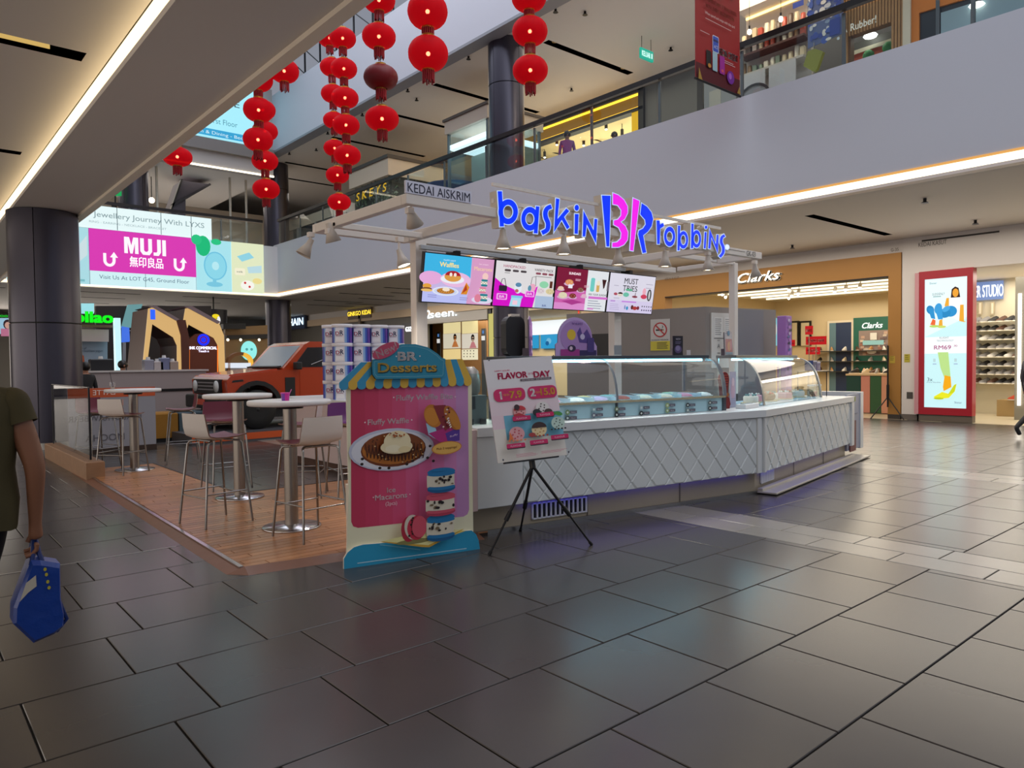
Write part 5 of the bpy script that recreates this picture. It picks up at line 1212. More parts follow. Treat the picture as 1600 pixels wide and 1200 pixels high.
def figure(label, loc, heading, H, shirt, pants, pose=None, skin=SKIN, hair=HAIR, long_hair=False, sleeve=1.0, shoes='#1a1a1c', group=None, fingers=True):
    t = thing('person', label, 'person', loc, group); t.rotation_euler.z = heading
    J = dict(pelvis=(0, 0, .94), spine=(0, .005, 1.10), chest=(0, 0, 1.27), neck=(0, -.005, 1.42), hb=(0, .005, 1.485), hm=(0, .015, 1.555), ht=(0, .01, 1.615),
             sl=(-.165, 0, 1.355), el=(-.215, -.02, 1.08), wl=(-.225, .03, .845), pl=(-.225, .045, .775), sr=(.165, 0, 1.355), er=(.215, -.02, 1.08), wr=(.225, .03, .845), pr=(.225, .045, .775),
             hl=(-.09, 0, .88), kl=(-.10, .02, .49), al=(-.10, -.02, .09), tl=(-.105, .12, .035), hr=(.09, 0, .88), kr=(.10, .02, .49), ar=(.10, -.02, .09), tr=(.105, .12, .035))
    if pose: J.update(pose)
    k = H/1.65; J = {a: tuple(c*k for c in v) for a, v in J.items()}
    Rr = dict(pelvis=(.15, .11), spine=(.125, .095), chest=(.145, .105), neck=.05, hb=.062, hm=.088, ht=.068, sl=.062, el=.042, wl=.025, pl=.031, sr=.062, er=.042, wr=.025, pr=.031,
              hl=.092, kl=.06, al=.042, tl=.036, hr=.092, kr=.06, ar=.042, tr=.036)
    Rr = {a: (tuple(c*k for c in v) if isinstance(v, tuple) else v*k) for a, v in Rr.items()}
    Ed = [('pelvis', 'spine'), ('spine', 'chest'), ('chest', 'neck'), ('neck', 'hb'), ('hb', 'hm'), ('hm', 'ht'), ('chest', 'sl'), ('sl', 'el'), ('el', 'wl'), ('wl', 'pl'), ('chest', 'sr'), ('sr', 'er'), ('er', 'wr'), ('wr', 'pr'),
          ('pelvis', 'hl'), ('hl', 'kl'), ('kl', 'al'), ('al', 'tl'), ('pelvis', 'hr'), ('hr', 'kr'), ('kr', 'ar'), ('ar', 'tr')]
    SM, PM, SHM = mat(shirt, .7, noise=.06, scale=20), mat(pants, .7), mat(shoes, .5)
    def fn(c):
        z = c.z/k; ax = abs(c.x)/k
        if z < .075: return SHM
        dl = min((Vector(c)/k-Vector(J[q])/k).length for q in ('pl', 'pr', 'wl', 'wr'))
        if ax > .155 and z < 1.36 and dl < .55:
            arm = (1.36-z)
            return SM if arm < sleeve*.55 and z > .82 else skin
        if z < .93: return PM
        if z < 1.415: return SM
        return skin
    body = skinfig(J, Ed, Rr, fn, 'body', t)
    hm = Vector(J['hm']); r = .088*k
    # face, ears and hair
    f_ = MB()
    for s in (-1, 1):
        f_.ball(hm+Vector((.033*s*k, .088*k, .012*k)), .0095*k, mat('#1d1614', .3), n=8, k=6); f_.ball(hm+Vector((.098*s*k, .0, -.005*k)), .018*k, skin, .5, 1, 1.5, n=8, k=6)
    f_.ball(hm+Vector((0, .098*k, -.014*k)), .013*k, skin, .8, 1, 1.6, n=8, k=6); f_.ball(hm+Vector((0, .088*k, -.045*k)), .016*k, mat('#8a4a42', .5), 1.3, .5, .35, n=8, k=6)
    f_.build('face', t, local=True)
    h_ = MB(); h_.ball(hm+Vector((0, -.016*k, .026*k)), .106*k, hair, .96, 1.0, 1.0, 18, 10)
    if long_hair: h_.ball(hm+Vector((0, -.055*k, -.10*k)), .085*k, hair, 1.05, .6, 1.9, 14, 8)
    h_.build('hair', t, local=True)
    if fingers:
        for side, s in (('l', -1), ('r', 1)):
            P_ = Vector(J['p'+side]); W_ = Vector(J['w'+side]); d = (P_-W_).normalized(); fwd = Vector((0, 1, 0)); fwd = (fwd-d*fwd.dot(d)).normalized(); inn = d.cross(fwd)*(1)
            if inn.x*s > 0: inn = -inn
            g_ = MB()
            for q, (o_, L_) in enumerate(((-.024, .058), (-.008, .068), (.009, .064), (.024, .05))):
                b = P_+fwd*o_*k+d*.012*k
                g_.path([b, b+d*L_*.42*k+inn*.004*k, b+d*L_*.72*k+inn*.022*k, b+d*L_*.78*k+inn*.042*k], .0088*k, skin, 6)
            b = W_.lerp(P_, .55)+fwd*.026*k; g_.path([b, b+fwd*.018*k+d*.02*k+inn*.01*k, b+fwd*.014*k+d*.05*k+inn*.026*k], .0098*k, skin, 6)
            g_.build('fingers', t, local=True)
    return t, J, k
hp = PY(55, 838, 3.67)
WX, WY = hp.x-.235, 3.67
wm, J, k = figure('woman in olive sleeveless top and black trousers walking away with blue bag', (WX, WY, 0), 0.0, 1.66, '#4a4326', '#0d0d10',
    pose=dict(wr=(.232, -.02, .835), pr=(.235, -.01, .765), er=(.236, -.05, 1.08), kl=(-.10, -.04, .49), al=(-.11, -.26, .15), tl=(-.11, -.16, .05), hr=(.08, 0, .88), kr=(.02, .20, .50), ar=(-.03, .32, .10), tr=(-.03, .46, .04)), skin=mat('#94654c', .5), long_hair=True, sleeve=.10)
bl_ = MB(); prof_ = []
nn_ = 20
rings = [(.84, .175, .125, .0), (.95, .185, .135, .0), (1.08, .172, .122, 0), (1.22, .186, .125, 0), (1.33, .20, .105, 0), (1.385, .17, .085, 0), (1.42, .075, .062, 0)]
vs = []
for z, rx, ry, o_ in rings:
    for i in range(nn_):
        a = 2*PI*i/nn_; vs.append((rx*math.cos(a)*k, ry*math.sin(a)*k, (z+.012*math.sin(3*a)*(1 if z < .9 else 0))*k))
bl_.add(vs, [(j*nn_+i, j*nn_+(i+1) % nn_, (j+1)*nn_+(i+1) % nn_, (j+1)*nn_+i) for j in range(len(rings)-1) for i in range(nn_)], mat('#4a4326', .75, noise=.12, scale=12, bump=.2), True)
bl_.build('blouse', wm, local=True)
for s_ in 'lr':
    a, b = Vector(J['s'+s_]), Vector(J['e'+s_]); MB().ball(a-Vector((0, 0, .012))*k, .068*k, mat('#4a4326', .75, noise=.12, scale=12, bump=.2), n=18, k=10).tube(a-Vector((0, 0, .012))*k, a.lerp(b, .36), .068*k, mat('#4a4326', .75, noise=.12, scale=12, bump=.2), .066*k, n=18, caps=False).build('sleeve', wm, local=True)
bg = thing('tote_bag', 'bright blue woven tote bag hanging from the woman\'s hand', 'bag', (hp.x, WY, .33))
def onW(px, py): v = PY(px, py, WY); return (v.x, v.z)
ol = [onW(*q) for q in [(46, 872), (60, 872), (91, 877), (92, 930), (97, 955), (96, 975), (82, 986), (50, 1000), (18, 970), (19, 945), (36, 898)]]
BLUE = mat('#123f9c', .35, noise=.15, scale=18, bump=.4)
m_ = MB(); c0 = Vector((sum(q[0] for q in ol)/len(ol), sum(q[1] for q in ol)/len(ol)))
for lo, hi, a, b in ((-.07, -.045, .9, 1.), (-.045, .06, 1., 1.), (.06, .085, 1., .9)):
    A = [((q[0]-c0.x)*a+c0.x, (q[1]-c0.y)*a+c0.y) for q in ol]; B = [((q[0]-c0.x)*b+c0.x, (q[1]-c0.y)*b+c0.y) for q in ol]; n = len(ol)
    vs = [(q[0], WY+lo, q[1]) for q in A] + [(q[0], WY+hi, q[1]) for q in B]
    m_.add(vs, [(i, (i+1) % n, n+(i+1) % n, n+i) for i in range(n)], BLUE)
    if lo == -.07: m_.add(vs[:n], [tuple(range(n))[::-1]], BLUE)
    if hi == .085: m_.add(vs[n:], [tuple(range(n))], BLUE)
m_.build('bag_body', bg)
HB = mat('#0e2f74', .5)
for y_, x2 in ((-.04, 0), (.05, .012)):
    a, b, c = onW(46, 880), onW(54, 848), onW(66, 880); m_ = MB()
    m_.path([(a[0]+x2, WY+y_, a[1]), ((a[0]+b[0])/2, WY+y_*.7, (a[1]+b[1])/2), (b[0]-.004, WY+y_*.3+.02, b[1]+.008), (b[0]+.006, WY+y_*.3+.02, b[1]+.008), ((c[0]+b[0])/2, WY+y_*.7, (c[1]+b[1])/2), (c[0]+x2, WY+y_, c[1])], .009, HB, 6); m_.build('handle', bg)
a, b, c = onW(90, 935), onW(99, 965), onW(86, 984); MB().path([(a[0], WY-.03, a[1]), (b[0]+.008, WY-.03, b[1]), (c[0], WY-.03, c[1])], .008, HB, 6).build('lower_strap', bg)
p = Print((0, WY-.0712, 0), X3, Z3, .001, lambda c: mat(c, .4)); p.poly([onW(*q) for q in [(37, 905), (52, 893), (53, 910), (40, 920), (27, 934)]], '#cfcabb')
for q in ((66, 884), (68, 892), (70, 903), (72, 912)): p.ell(*onW(*q), .006, .008, '#c8c040', 8)
p.build('bag_print', bg)
# walker leaving at the right edge
wk = G(1612, 684); figure('person in dark trousers walking out past the right edge, trailing shoe showing', (wk.x, wk.y, 0), math.radians(-128), 1.7, '#5a5a62', '#26262b',
    pose=dict(kl=(-.09, .22, .52), al=(-.09, .26, .09), tl=(-.09, .40, .035), kr=(.09, -.06, .49), ar=(.09, -.36, .20), tr=(.095, -.29, .06)), fingers=False)
# ================================================================== GROUND FLOOR BEHIND
def pY(Y, *q): return [(lambda v: (v.x, v.z))(PY(a, b, Y)) for a, b in q]
def pX(X, *q): return [(lambda v: (v.y, v.z))(PX(a, b, X)) for a, b in q]
def onYp(mb, Y, pts, m_, d=.03, side=None): return mb.prism(pY(Y, *pts), (0, Y, 0), X3, Z3, -Y3, -d, 0, m_, side)
def onXp(mb, X, pts, m_, d=.03, side=None):                 # a panel facing -x (towards us)
    return mb.prism([(-a, b) for a, b in pX(X, *pts)], (X, 0, 0), -Y3, Z3, -X3, -d, 0, m_, side)
def PXprint(X, off=.001, mk=None, step=.0015): return Print((X-off, 0, 0), -Y3, Z3, step, mk)
def PYprint(Y, off=.001, mk=None, step=.0015): return Print((0, Y-off, 0), X3, Z3, step, mk)
def tX(p, X, s, px, py, hpx, wpx, c, **k):
    a = PX(px-wpx/2, py, X); b = PX(px+wpx/2, py, X); t_ = PX(px, py-hpx/2, X); u = PX(px, py+hpx/2, X); m_ = PX(px, py, X)
    p.text(s, -m_.y, m_.z, t_.z-u.z, c, abs(a.y-b.y), **k)
def tY(p, Y, s, px, py, hpx, wpx, c, **k):
    a = PY(px-wpx/2, py, Y); b = PY(px+wpx/2, py, Y); t_ = PY(px, py-hpx/2, Y); u = PY(px, py+hpx/2, Y); m_ = PY(px, py, Y)
    p.text(s, m_.x, m_.z, t_.z-u.z, c, abs(a.x-b.x), **k)
GOLD = mat('#a8783a', .45, .15, .05, 2); CREAMW = mat('#d8c8a8', .6); WHITEW = mat('#d9d3cf', .55)
# ---- shoe shop with the gold front
XS_ = XS
struct(MB().box(XS, 7.32, 4.08, XS+.3, 46, ZG, WHITEW), 'wall_shopfront', label='white band above the row of shopfronts')
gf = MB().box(XS-.06, 7.36, 3.53, XS+.3, 15.12, 4.08, GOLD).box(XS-.06, 7.36, 0, XS+.3, 7.66, 3.53, GOLD).box(XS-.06, 14.45, 0, XS+.3, 15.12, 3.53, GOLD)
gf.box(XS-.08, 7.66, 3.50, XS+.32, 14.45, 3.53, DKMETAL)
gs_ = struct(gf, 'door_1', label='gold framed open front of the shoe shop')
MB().box(XS-.065, 7.36, 0, XS+.3, 7.66, .12, mat('#3a3430', .5)).build('plinth', gs_)
p = PXprint(XS-.06); tX(p, XS-.06, 'G-35', 1398, 390, 5, 12, '#4a3620'); p.build('unit_lettering', gs_); p = PXprint(XS-.06); tX(p, XS-.06, 'KEDAI KASUT', 1050, 435, 4, 22, '#6a4a24'); p.build('small_lettering', gs_)
sg1 = thing('script_sign', 'glowing white script shop sign on the gold fascia', 'sign', PX(1186, 433, XS-.1))
p = PXprint(XS-.06, .09, lambda c: emi(c, 1.8)); tX(p, XS-.06, 'Clarks', 1187, 432, 15, 66, '#fff6e6', bold=.02, shear=.35); p.build('lettering', sg1)
p = PXprint(XS-.06, .03, lambda c: mat(c, .5)); tX(p, XS-.06, 'Clarks', 1187, 432.5, 16, 69, '#e8dcc8', bold=.05, shear=.35); p.build('backing', sg1)
struct(MB().box(XS-.05, 6.98, 0, XS+.3, 7.34, ZG, WHITEW).box(XS-.06, 6.98, 0, XS+.3, 7.34, .14, mat('#6a625c', .5)), 'wall_pier', label='white pier between the two shoe shops')
p = PXprint(XS-.05, .004, lambda c: mat(c, .5)); p.rect(-7.28, 1.40, .13, .20, '#b4a838').lines(-7.26, 1.56, .09, 3, .045, .012, '#5a5420').rect(-7.22, .52, .14, .16, '#4a4642')
q = thing('pier_stickers', 'yellow notice sticker and socket on the white pier', 'notice', (XS-.06, 7.2, .5)); p.build('sheets', q)
p = PXprint(XS-.06, .004, lambda c: mat(c, .5)); p.rect(-7.62, 1.38, .13, .18, '#b89c38').lines(-7.60, 1.53, .09, 3, .04, .012, '#6a5a20')
q = thing('yellow_sticker', 'yellow notice sticker on the gold frame', 'notice', (XS-.07, 7.55, 1.4)); p.build('sheet', q)
# interior
INT = mat('#cdbb97', .6)
si = MB().box(27.0, 6.6, 0, 27.2, 15.6, 3.9, INT).box(XS+.3, 15.3, 0, 27.0, 15.5, 3.9, INT).box(XS+.3, 7.0, 0, 27.0, 7.2, 3.9, INT)
struct(si, 'wall_shoe_shop', label='beige inner walls of the gold fronted shoe shop')
struct(MB().box(XS+.3, 7.2, 3.82, 27, 15.3, 4.0, mat('#d8ccb0', .6)), 'ceiling_shoe_shop')
struct(MB().box(XS-.1, 7.2, -.01, 27, 15.3, .004, mat('#b3a58c', .35)), 'floor_shoe_shop')
for i in range(6):
    x = 19.9+1.05*i; t = thing('ceiling_light_bar', f'{ORD[i]} linear ceiling light from the front in the gold fronted shop', 'light', (x, 11, 3.8), 'ceiling lights in the gold fronted shop')
    MB().box(x-.04, 7.8, 3.74, x+.04, 14.6, 3.80, emi('#fff2d0', 1.7)).build('tube', t); MB().box(x-.06, 7.7, 3.80, x+.06, 14.7, 3.82, WHITE).build('housing', t)
rl = random.Random(11)
for i in range(12):
    x, y = 19.6+rl.random()*4.5, 8.1+i*.5; t = thing('track_spot', f'{ORD[i]} white ceiling spotlight from the right in the gold fronted shop', 'spotlight', (x, y, 3.8), 'white spots in the gold fronted shop')
    MB().tube((x, y, 3.82), (x, y, 3.68), .012, WHITE, n=6).build('stem', t); MB().tube((x, y, 3.70), (x-.06, y, 3.56), .05, WHITE, n=10).build('can', t)
    MB().ball((x-.065, y, 3.555), .045, emi('#fff4dc', 10), n=8, k=5).build('bulb', t)
XB = 26.95
dp = thing('green_display_wall', 'tall dark green shop panel with white script logo and picture', 'display panel', PX(1365, 600, XB))
q0, q1 = PX(1335, 497, XB), PX(1394, 600, XB)
MB().box(XB-.08, q1.y, .0, XB, q0.y, q0.z, mat('#145a4c', .45)).build('panel', dp)
p = PXprint(XB-.08, .004, lambda c: emi(c, 1.2)); tX(p, XB-.08, 'Clarks', 1363, 508, 9, 32, '#f4f4ee', bold=.03, shear=.3); p.build('lettering', dp)
p = PXprint(XB-.08, .004, lambda c: mat(c, .5)); a, b = PX(1342, 517, XB-.08), PX(1389, 555, XB-.08)
wd, hh = a.y-b.y, a.z-b.z; x0, z0 = -a.y, b.z
p.rect(x0, z0, wd, hh, '#8a7a76')
for k in range(26): p.rect(x0+rl.random()*wd*.85, z0+rl.random()*hh*.85, wd*.12, hh*.1, ['#b89a8a', '#6a5a5e', '#c8b8a8', '#9a6a5a'][k % 4])
p.rect(x0+wd*.15, z0+hh*.42, wd*.7, hh*.18, '#8ac0cc').rect(x0+wd*.4, z0+hh*.62, wd*.22, hh*.28, '#d8d8d4').ell(x0+wd*.45, z0+hh*.14, wd*.16, hh*.08, '#dcd8d8').build('picture', dp)
q0, q1 = PX(1297, 505, XB), PX(1331, 585, XB)
bd_ = thing('stock_room_doorway', 'dark blue doorway of the stock room beside the green panel', 'doorway', (XB, q0.y, 0))
MB().box(XB-.05, q1.y-.08, 0, XB, q0.y+.08, q0.z+.08, mat('#d8cdb8', .5)).build('frame', bd_); MB().box(XB-.06, q1.y, 0, XB-.04, q0.y-.25, q0.z, mat('#1c2f52', .5)).box(XB-.06, q0.y-.25, 0, XB-.04, q0.y, q0.z, mat('#5a7a88', .5)).build('leaf', bd_)
q0, q1 = PX(1199, 498, XB), PX(1223, 540, XB)
pb = thing('blue_poster', 'pale blue lit poster at the back left of the shoe shop', 'poster', (XB, q0.y, q1.z)); MB().box(XB-.06, q1.y, q1.z, XB, q0.y, q0.z, emi('#8fd0e0', .8)).build('lightbox', pb)
p = PXprint(XB-.06, .004, lambda c: emi(c, .7)); p.ell(-(q0.y+q1.y)/2, (q0.z+q1.z)/2+.1, .12, .3, '#e8e4e0').ell(-(q0.y+q1.y)/2, (q0.z+q1.z)/2+.1, .04, .3, '#c85a50').build('picture', pb)
for i, (a, b) in enumerate(((1236, 1249), (1250, 1268))):
    q0, q1 = PX(a, 502, XB), PX(b, 540, XB); t = thing('tall_mirror', f'{["left","right"][i]} black framed mirror on the shoe shop back wall', 'mirror', (XB, q0.y, q1.z))
    MB().box(XB-.05, q1.y, q1.z, XB, q0.y, q0.z, BLACK).build('frame', t); MB().box(XB-.055, q1.y+.07, q1.z, XB-.05, q0.y-.07, q0.z-.07, mat('#c8bda0', .25)).build('mirror_glass', t)
def shoe(mb, x, y, z, L, ang, m_, sole):
    """low shoe, toe along ang"""
    u = Vector((math.cos(ang), math.sin(ang), 0)); v = Vector((-u.y, u.x, 0)); O = Vector((x, y, z)); w_ = L*.34
    secs = [(-.48, .20, .30), (-.30, .32, .36), (-.05, .30, .30), (.2, .34, .19), (.4, .28, .13), (.5, .12, .07)]
    vs = []
    for t_, ww, h in secs:
        for k in range(7):
            a = PI*k/6; vs.append(O + u*(t_*L) + v*(math.cos(a)*ww*w_*1.4) + Z3*(.06*L+math.sin(a)*h*L*1.35))
    mb.add(vs, [(i*7+k, i*7+k+1, (i+1)*7+k+1, (i+1)*7+k) for i in range(len(secs)-1) for k in range(6)], m_, True)
    mb.add(vs[:7], [tuple(range(7))], m_); mb.add(vs[-7:], [tuple(range(7))[::-1]], m_)
    s_ = MB(); ol = [(t_*L, ww*w_*1.5) for t_, ww, h in secs]; ol = ol + [(a, -b) for a, b in ol[::-1]]
    s_.prism(ol, O, u, v, Z3, 0, .08*L, sole); return s_
def shoe_thing(x, y, z, L, ang, c, lb, grp):
    t = thing('shoe', lb, 'shoe', (x, y, z), grp); m_ = MB(); s_ = shoe(m_, x, y, z, L, ang, mat(c, .5), mat('#dcd6cc', .5)); m_.build('upper', t); s_.build('sole', t); return t
# shelves and table of the gold fronted shop
sh = thing('wall_shelf', 'black wall shelving with shoes at the back of the gold fronted shop', 'shelf', (XB-.3, 12, .8))
for z in (1.05, 1.42, 1.80): MB().box(XB-.35, 9.4, z-.03, XB, 13.6, z, mat('#2a2522', .5)).build('board', sh)
cn = ['white', 'black', 'tan', 'cream', 'brown', 'grey']; cc = ['#e0dcd4', '#1d1b1b', '#b88a5a', '#d8c8a8', '#5a3a28', '#8a8684']
for j, z in enumerate((1.05, 1.42, 1.80)):
    for i in range(9):
        k = (i*2+j*3) % 6; shoe_thing(XB-.18, 9.6+.47*i, z, .30, -PI+.6*(i % 2), cc[k], f'{cn[k]} shoe on the {["lowest","middle","top"][j]} black wall shelf, {ORD[i]} from the right', 'shoes on the black wall shelves')
for i, (px_, py_, w_, h_, s) in enumerate(((1256, 516, 12, 14, 'SALE'), (1267, 532, 32, 14, 'BONUS SAVE'), (1229, 536, 10, 10, 'SALE'), (1262, 548, 22, 12, '50%'))):
    X = 22.5+.3*i; v = PX(px_, py_, X); a, b = PX(px_+w_/2+8, py_-h_/2, X), PX(px_-w_/2+8, py_+h_/2, X)
    t = thing('sale_card', f'red {s} card standing among the shoes, {ORD[i]} by height', 'sign', (X, v.y, .0)); MB().box(X, a.y, b.z, X+.02, b.y, a.z, emi('#d81f28', .5)).build('card', t)
    MB().tube((X+.01, (a.y+b.y)/2, 0), (X+.01, (a.y+b.y)/2, b.z), .015, STEEL, n=6).lathe([(.12, 0), (.12, .015)], (X+.01, (a.y+b.y)/2, 0), STEEL, 12).build('stand', t)
    p = PXprint(X, .002, lambda c: mat(c, .5)); p.text(s, -(a.y+b.y)/2, (a.z+b.z)/2, (a.z-b.z)*.35, '#f4e4e0', abs(b.y-a.y)*.8, .03); p.build('lettering', t)
tb_ = thing('display_table', 'shoe display table with salmon and green striped front', 'table', (20.6, 8.8, 0))
xa = 20.4; ya, yb_ = PX(1322, 600, xa).y, PX(1391, 600, xa).y; zt = PX(1350, 584, xa).z
MB().box(xa-.03, yb_, zt-.05, xa+1.2, ya, zt, mat('#d8b888', .4)).build('top', tb_)
wS = (ya-yb_)
for i, (f0, f1, c) in enumerate(((0, .20, '#d08a72'), (.20, .45, '#d08a72'), (.45, .66, '#2c5a38'), (.66, 1.0, '#c98a74'))): MB().box(xa, yb_+wS*f0, .02, xa+1.15, yb_+wS*f1-.01, zt-.05, mat(['#d89a7c', '#2f5a34', '#d08a76', '#123f34'][i], .5)).build('front_panel', tb_)
for i in range(7):
    k = (i*5+1) % 6; shoe_thing(xa+.25+.25*(i % 2), yb_+.15+wS*.13*i, zt, .28, 2.4+.5*(i % 3), cc[k], f'{cn[k]} shoe on the striped display table, {ORD[i]} from the right', 'shoes on the striped table')
tp = thing('speaker_tripod', 'black tripod stand before the gold pillar', 'tripod stand', G(1387, 658))
g_ = G(1387, 655); zt = PY(1387, 540, g_.y).z
MB().tube((g_.x, g_.y, .3), (g_.x, g_.y, zt), .022, BLACK, n=8).tube((g_.x, g_.y, .5), (g_.x, g_.y, .85), .035, BLACK, n=8).build('pole', tp)
for a in (0.3, 2.4, 4.5): MB().tube((g_.x, g_.y, .55), (g_.x+.42*math.cos(a), g_.y+.42*math.sin(a), .012), .014, BLACK, n=6).build('leg', tp)
# ---- sneaker shop with the light box
sn_ = MB().box(XS-.05, -3, 3.545, XS+.25, 6.98, ZG, WHITEW)
so = struct(sn_, 'wall_sneaker_front', label='white fascia of the sneaker shop')
p = PXprint(XS-.05, .004, lambda c: mat(c, .5)); tX(p, XS-.05, 'KEDAI KASUT', 1457, 380, 7, 44, '#4a4644'); p.build('lettering', so)
MB().box(XS-.055, 5.3, 4.27, XS-.05, 6.9, 4.31, mat('#2a2624', .5)).build('trim', so)
lb_ = thing('advert_light_box', 'tall lit advert of a seated girl and sneaker in a red frame', 'light box', (XS, 6.4, 0))
ya, yb_, z0, z1 = 6.93, 5.79, .16, 3.55; RED = mat('#a8182c', .35)
b_ = MB().box(XS-.12, yb_, z0, XS+.12, yb_+.12, z1, RED).box(XS-.12, ya-.12, z0, XS+.12, ya, z1, RED).box(XS-.12, yb_+.12, z0, XS+.12, ya-.12, z0+.17, RED).box(XS-.12, yb_+.12, z1-.19, XS+.12, ya-.12, z1, RED)
b_.build('frame', lb_); MB().box(XS-.1, yb_, .0, XS+.1, ya, z0, mat('#6a5f55', .5)).build('plinth', lb_); MB().box(XS-.13, ya-.001, z0, XS+.1, ya+.09, z1-.02, mat('#c89098', .4)).build('side_return', lb_)
W_, H_ = ya-yb_-.24, z1-z0-.36; O = Vector((XS-.09, ya-.12, z0+.17))
MB().box(XS-.085, yb_+.12, z0+.17, XS+.1, ya-.12, z1-.19, emi('#cdeef0', .95)).build('lit_panel', lb_)
p = Print(O, -Y3, Z3, .001, lambda c: emi(c, .98)); p.scale(W_/100, H_/310)
p.rect(0, 0, 100, 310, '#c8f0f4').rect(0, 130, 100, 40, '#f2f6f8').poly([(0, 170), (100, 215), (100, 310), (0, 310)], '#e4f8fa')
p.text('Skater', 20, 300, 5, '#5a8a98', 18).text('SUDDENLY', 33, 273, 6, '#6a7a80', 30).lines(20, 266, 22, 1, 3, 2, '#8aa')
p.poly([(62, 262), (64, 282), (72, 288), (80, 284), (84, 262)], '#3a2420').ell(73, 273, 7, 10, '#e8a038', 14).poly([(56, 232), (60, 262), (86, 262), (96, 210), (84, 205), (66, 215)], '#f4f6f6').poly([(52, 225), (48, 245), (52, 262), (58, 262), (58, 225)], '#e8a838').poly([(84, 244), (92, 244), (93, 205), (98, 204), (94, 203), (82, 206)], '#e8a838')
p.ell(62, 230, 15, 13, '#2f8fcc', 20).ell(48, 226, 14, 11, '#2a86c0', 20).ell(14, 236, 9, 11, '#2a86c0', 18, .5).poly([(8, 240), (16, 216), (26, 213), (22, 240)], '#2f8fcc').ell(33, 238, 9, 13, '#3a9ad8', 18, -.2).poly([(25, 240), (33, 212), (44, 212), (42, 242)], '#3a9ad8').ell(52, 236, 10, 6, '#4aa6e0', 16, .5)
p.poly([(14, 200), (20, 214), (27, 210), (26, 198)], '#e86a3a').poly([(34, 196), (36, 210), (43, 212), (44, 196)], '#e8a838').ell(24, 196, 12, 3, '#b8d86a').ell(42, 194, 10, 3, '#c8d86a')
p.text('KLIGHT', 48, 168, 5, '#7a9aa0', 22).text('TECHNOLOGY', 50, 161, 4, '#7a9aa0', 40).text('RM69', 44, 145, 10, '#a8407a', 40, .01).text('.90', 74, 148, 5, '#a8407a', 9)
for x in (26, 54, 76): p.rect(x-4, 110, 6, 8, '#b8d4d8').rect(x-5, 104, 9, 2, '#9ac')
p.poly([(33, 133), (58, 133), (64, 72), (50, 70), (40, 95)], '#b8dc8a').poly([(50, 78), (64, 75), (66, 50), (48, 40), (46, 50)], '#f0a81c').poly([(24, 26), (44, 38), (60, 34), (70, 50), (78, 58), (74, 40), (60, 24), (28, 20)], '#e6e428').poly([(58, 32), (72, 55), (78, 58), (72, 38)], '#c8d420').ell(36, 22, 12, 2.4, '#b8c820')
p.text('3x', 15, 68, 9, '#4a5a6a', 13).text('more flexible', 24, 61, 3, '#7a8a98', 34).text('Skater', 82, 14, 5, '#5a6a88', 18); p.build('picture', lb_)
struct(MB().box(22.3, -2, 0, 22.5, 6.9, 3.7, mat('#d8cdb4', .6)).box(XS+.25, 6.86, 0, 22.3, 6.96, 3.7, mat('#d8cdb4', .6)), 'wall_sneaker_shop', label='cream inner walls of the sneaker shop')
struct(MB().box(XS+.255, -3, 3.56, 22.5, 6.9, 3.75, mat('#dcd4cc', .6)), 'ceiling_sneaker_shop'); struct(MB().box(XS-.1, -3, -.01, 22.5, 6.9, .004, mat('#cfc2a6', .3)), 'floor_sneaker_shop')
XW = 22.25
ssn = thing('sneaker_sign', 'glowing pale blue sign lettering above the shoe shelves', 'sign', PX(1545, 457, XW))
q0, q1 = PX(1521, 442, XW), PX(1568, 467, XW); MB().box(XW-.06, q1.y, q1.z, XW, q0.y+.7, q0.z, emi('#8aa4dc', .6)).build('panel', ssn)  # glowing panel stands in for the blue halo between the letters
p = PXprint(XW-.06, .004, lambda c: emi(c, 1.3)); tX(p, XW-.06, 'SNEAKER STUDIO', 1531, 455, 19, 72, '#f4f8ff', bold=.012); p.build('lettering', ssn)
sw = thing('sneaker_shelves', 'cream wall of thin shelves full of sneakers', 'shelf', (XW, 4, .8))
rows = [(524, 510), (546, 545), (566, 560), (580, 575), (596, 590)]
zs = [PX(1560, v, XW).z for v in (503, 517, 531, 545, 558, 572, 585, 599)]
ycol = [PX(v, 550, XW).y for v in (1528, 1541, 1554, 1567, 1580, 1593)]
rs_ = random.Random(4)
for j, z in enumerate(zs):
    MB().box(XW-.27, 2.6, z-.01, XW, 6.6, z, mat('#e6dcc4', .5)).build('board', sw)
    for i, y in enumerate(ycol):
        k = rs_.choice([1, 1, 1, 5, 5, 0, 4, 1]); shoe_thing(XW-.14, y, z, .29, PI-.75, cc[k], f'{cn[k]} sneaker on the {ORD[len(zs)-1-j]} thin shelf from the bottom, {ORD[i]} from the light box', 'sneakers on the cream shelves')
for i, px_ in enumerate((1532, 1551)):
    q0, q1 = PX(px_-3, 472, XW), PX(px_+3, 492, XW); t = thing('wall_frame', f'small {["left","right"][i]} framed figure above the sneaker shelves', 'frame', (XW, q0.y, q1.z)); MB().box(XW-.03, q1.y, q1.z, XW, q0.y, q0.z, mat('#b8a88a', .5)).build('frame', t); MB().box(XW-.035, q1.y+.02, q1.z+.03, XW-.03, q0.y-.02, q0.z-.03, mat('#e0d6c0', .5)).build('mount', t)
q = PX(1592, 640, 21.0); t = thing('light_column', 'thin vertical white light tube at the right edge of the sneaker shop', 'light', (20.4, PX(1592, 600, 20.4).y, 0)); yv = PX(1592, 600, 20.4).y
MB().box(20.4, yv-.03, .35, 20.44, yv+.03, 3.0, emi('#fff6e8', 4)).build('tube', t); MB().box(20.44, yv-.1, 0, 20.6, yv+.1, 3.4, mat('#8a8578', .5)).build('post', t)
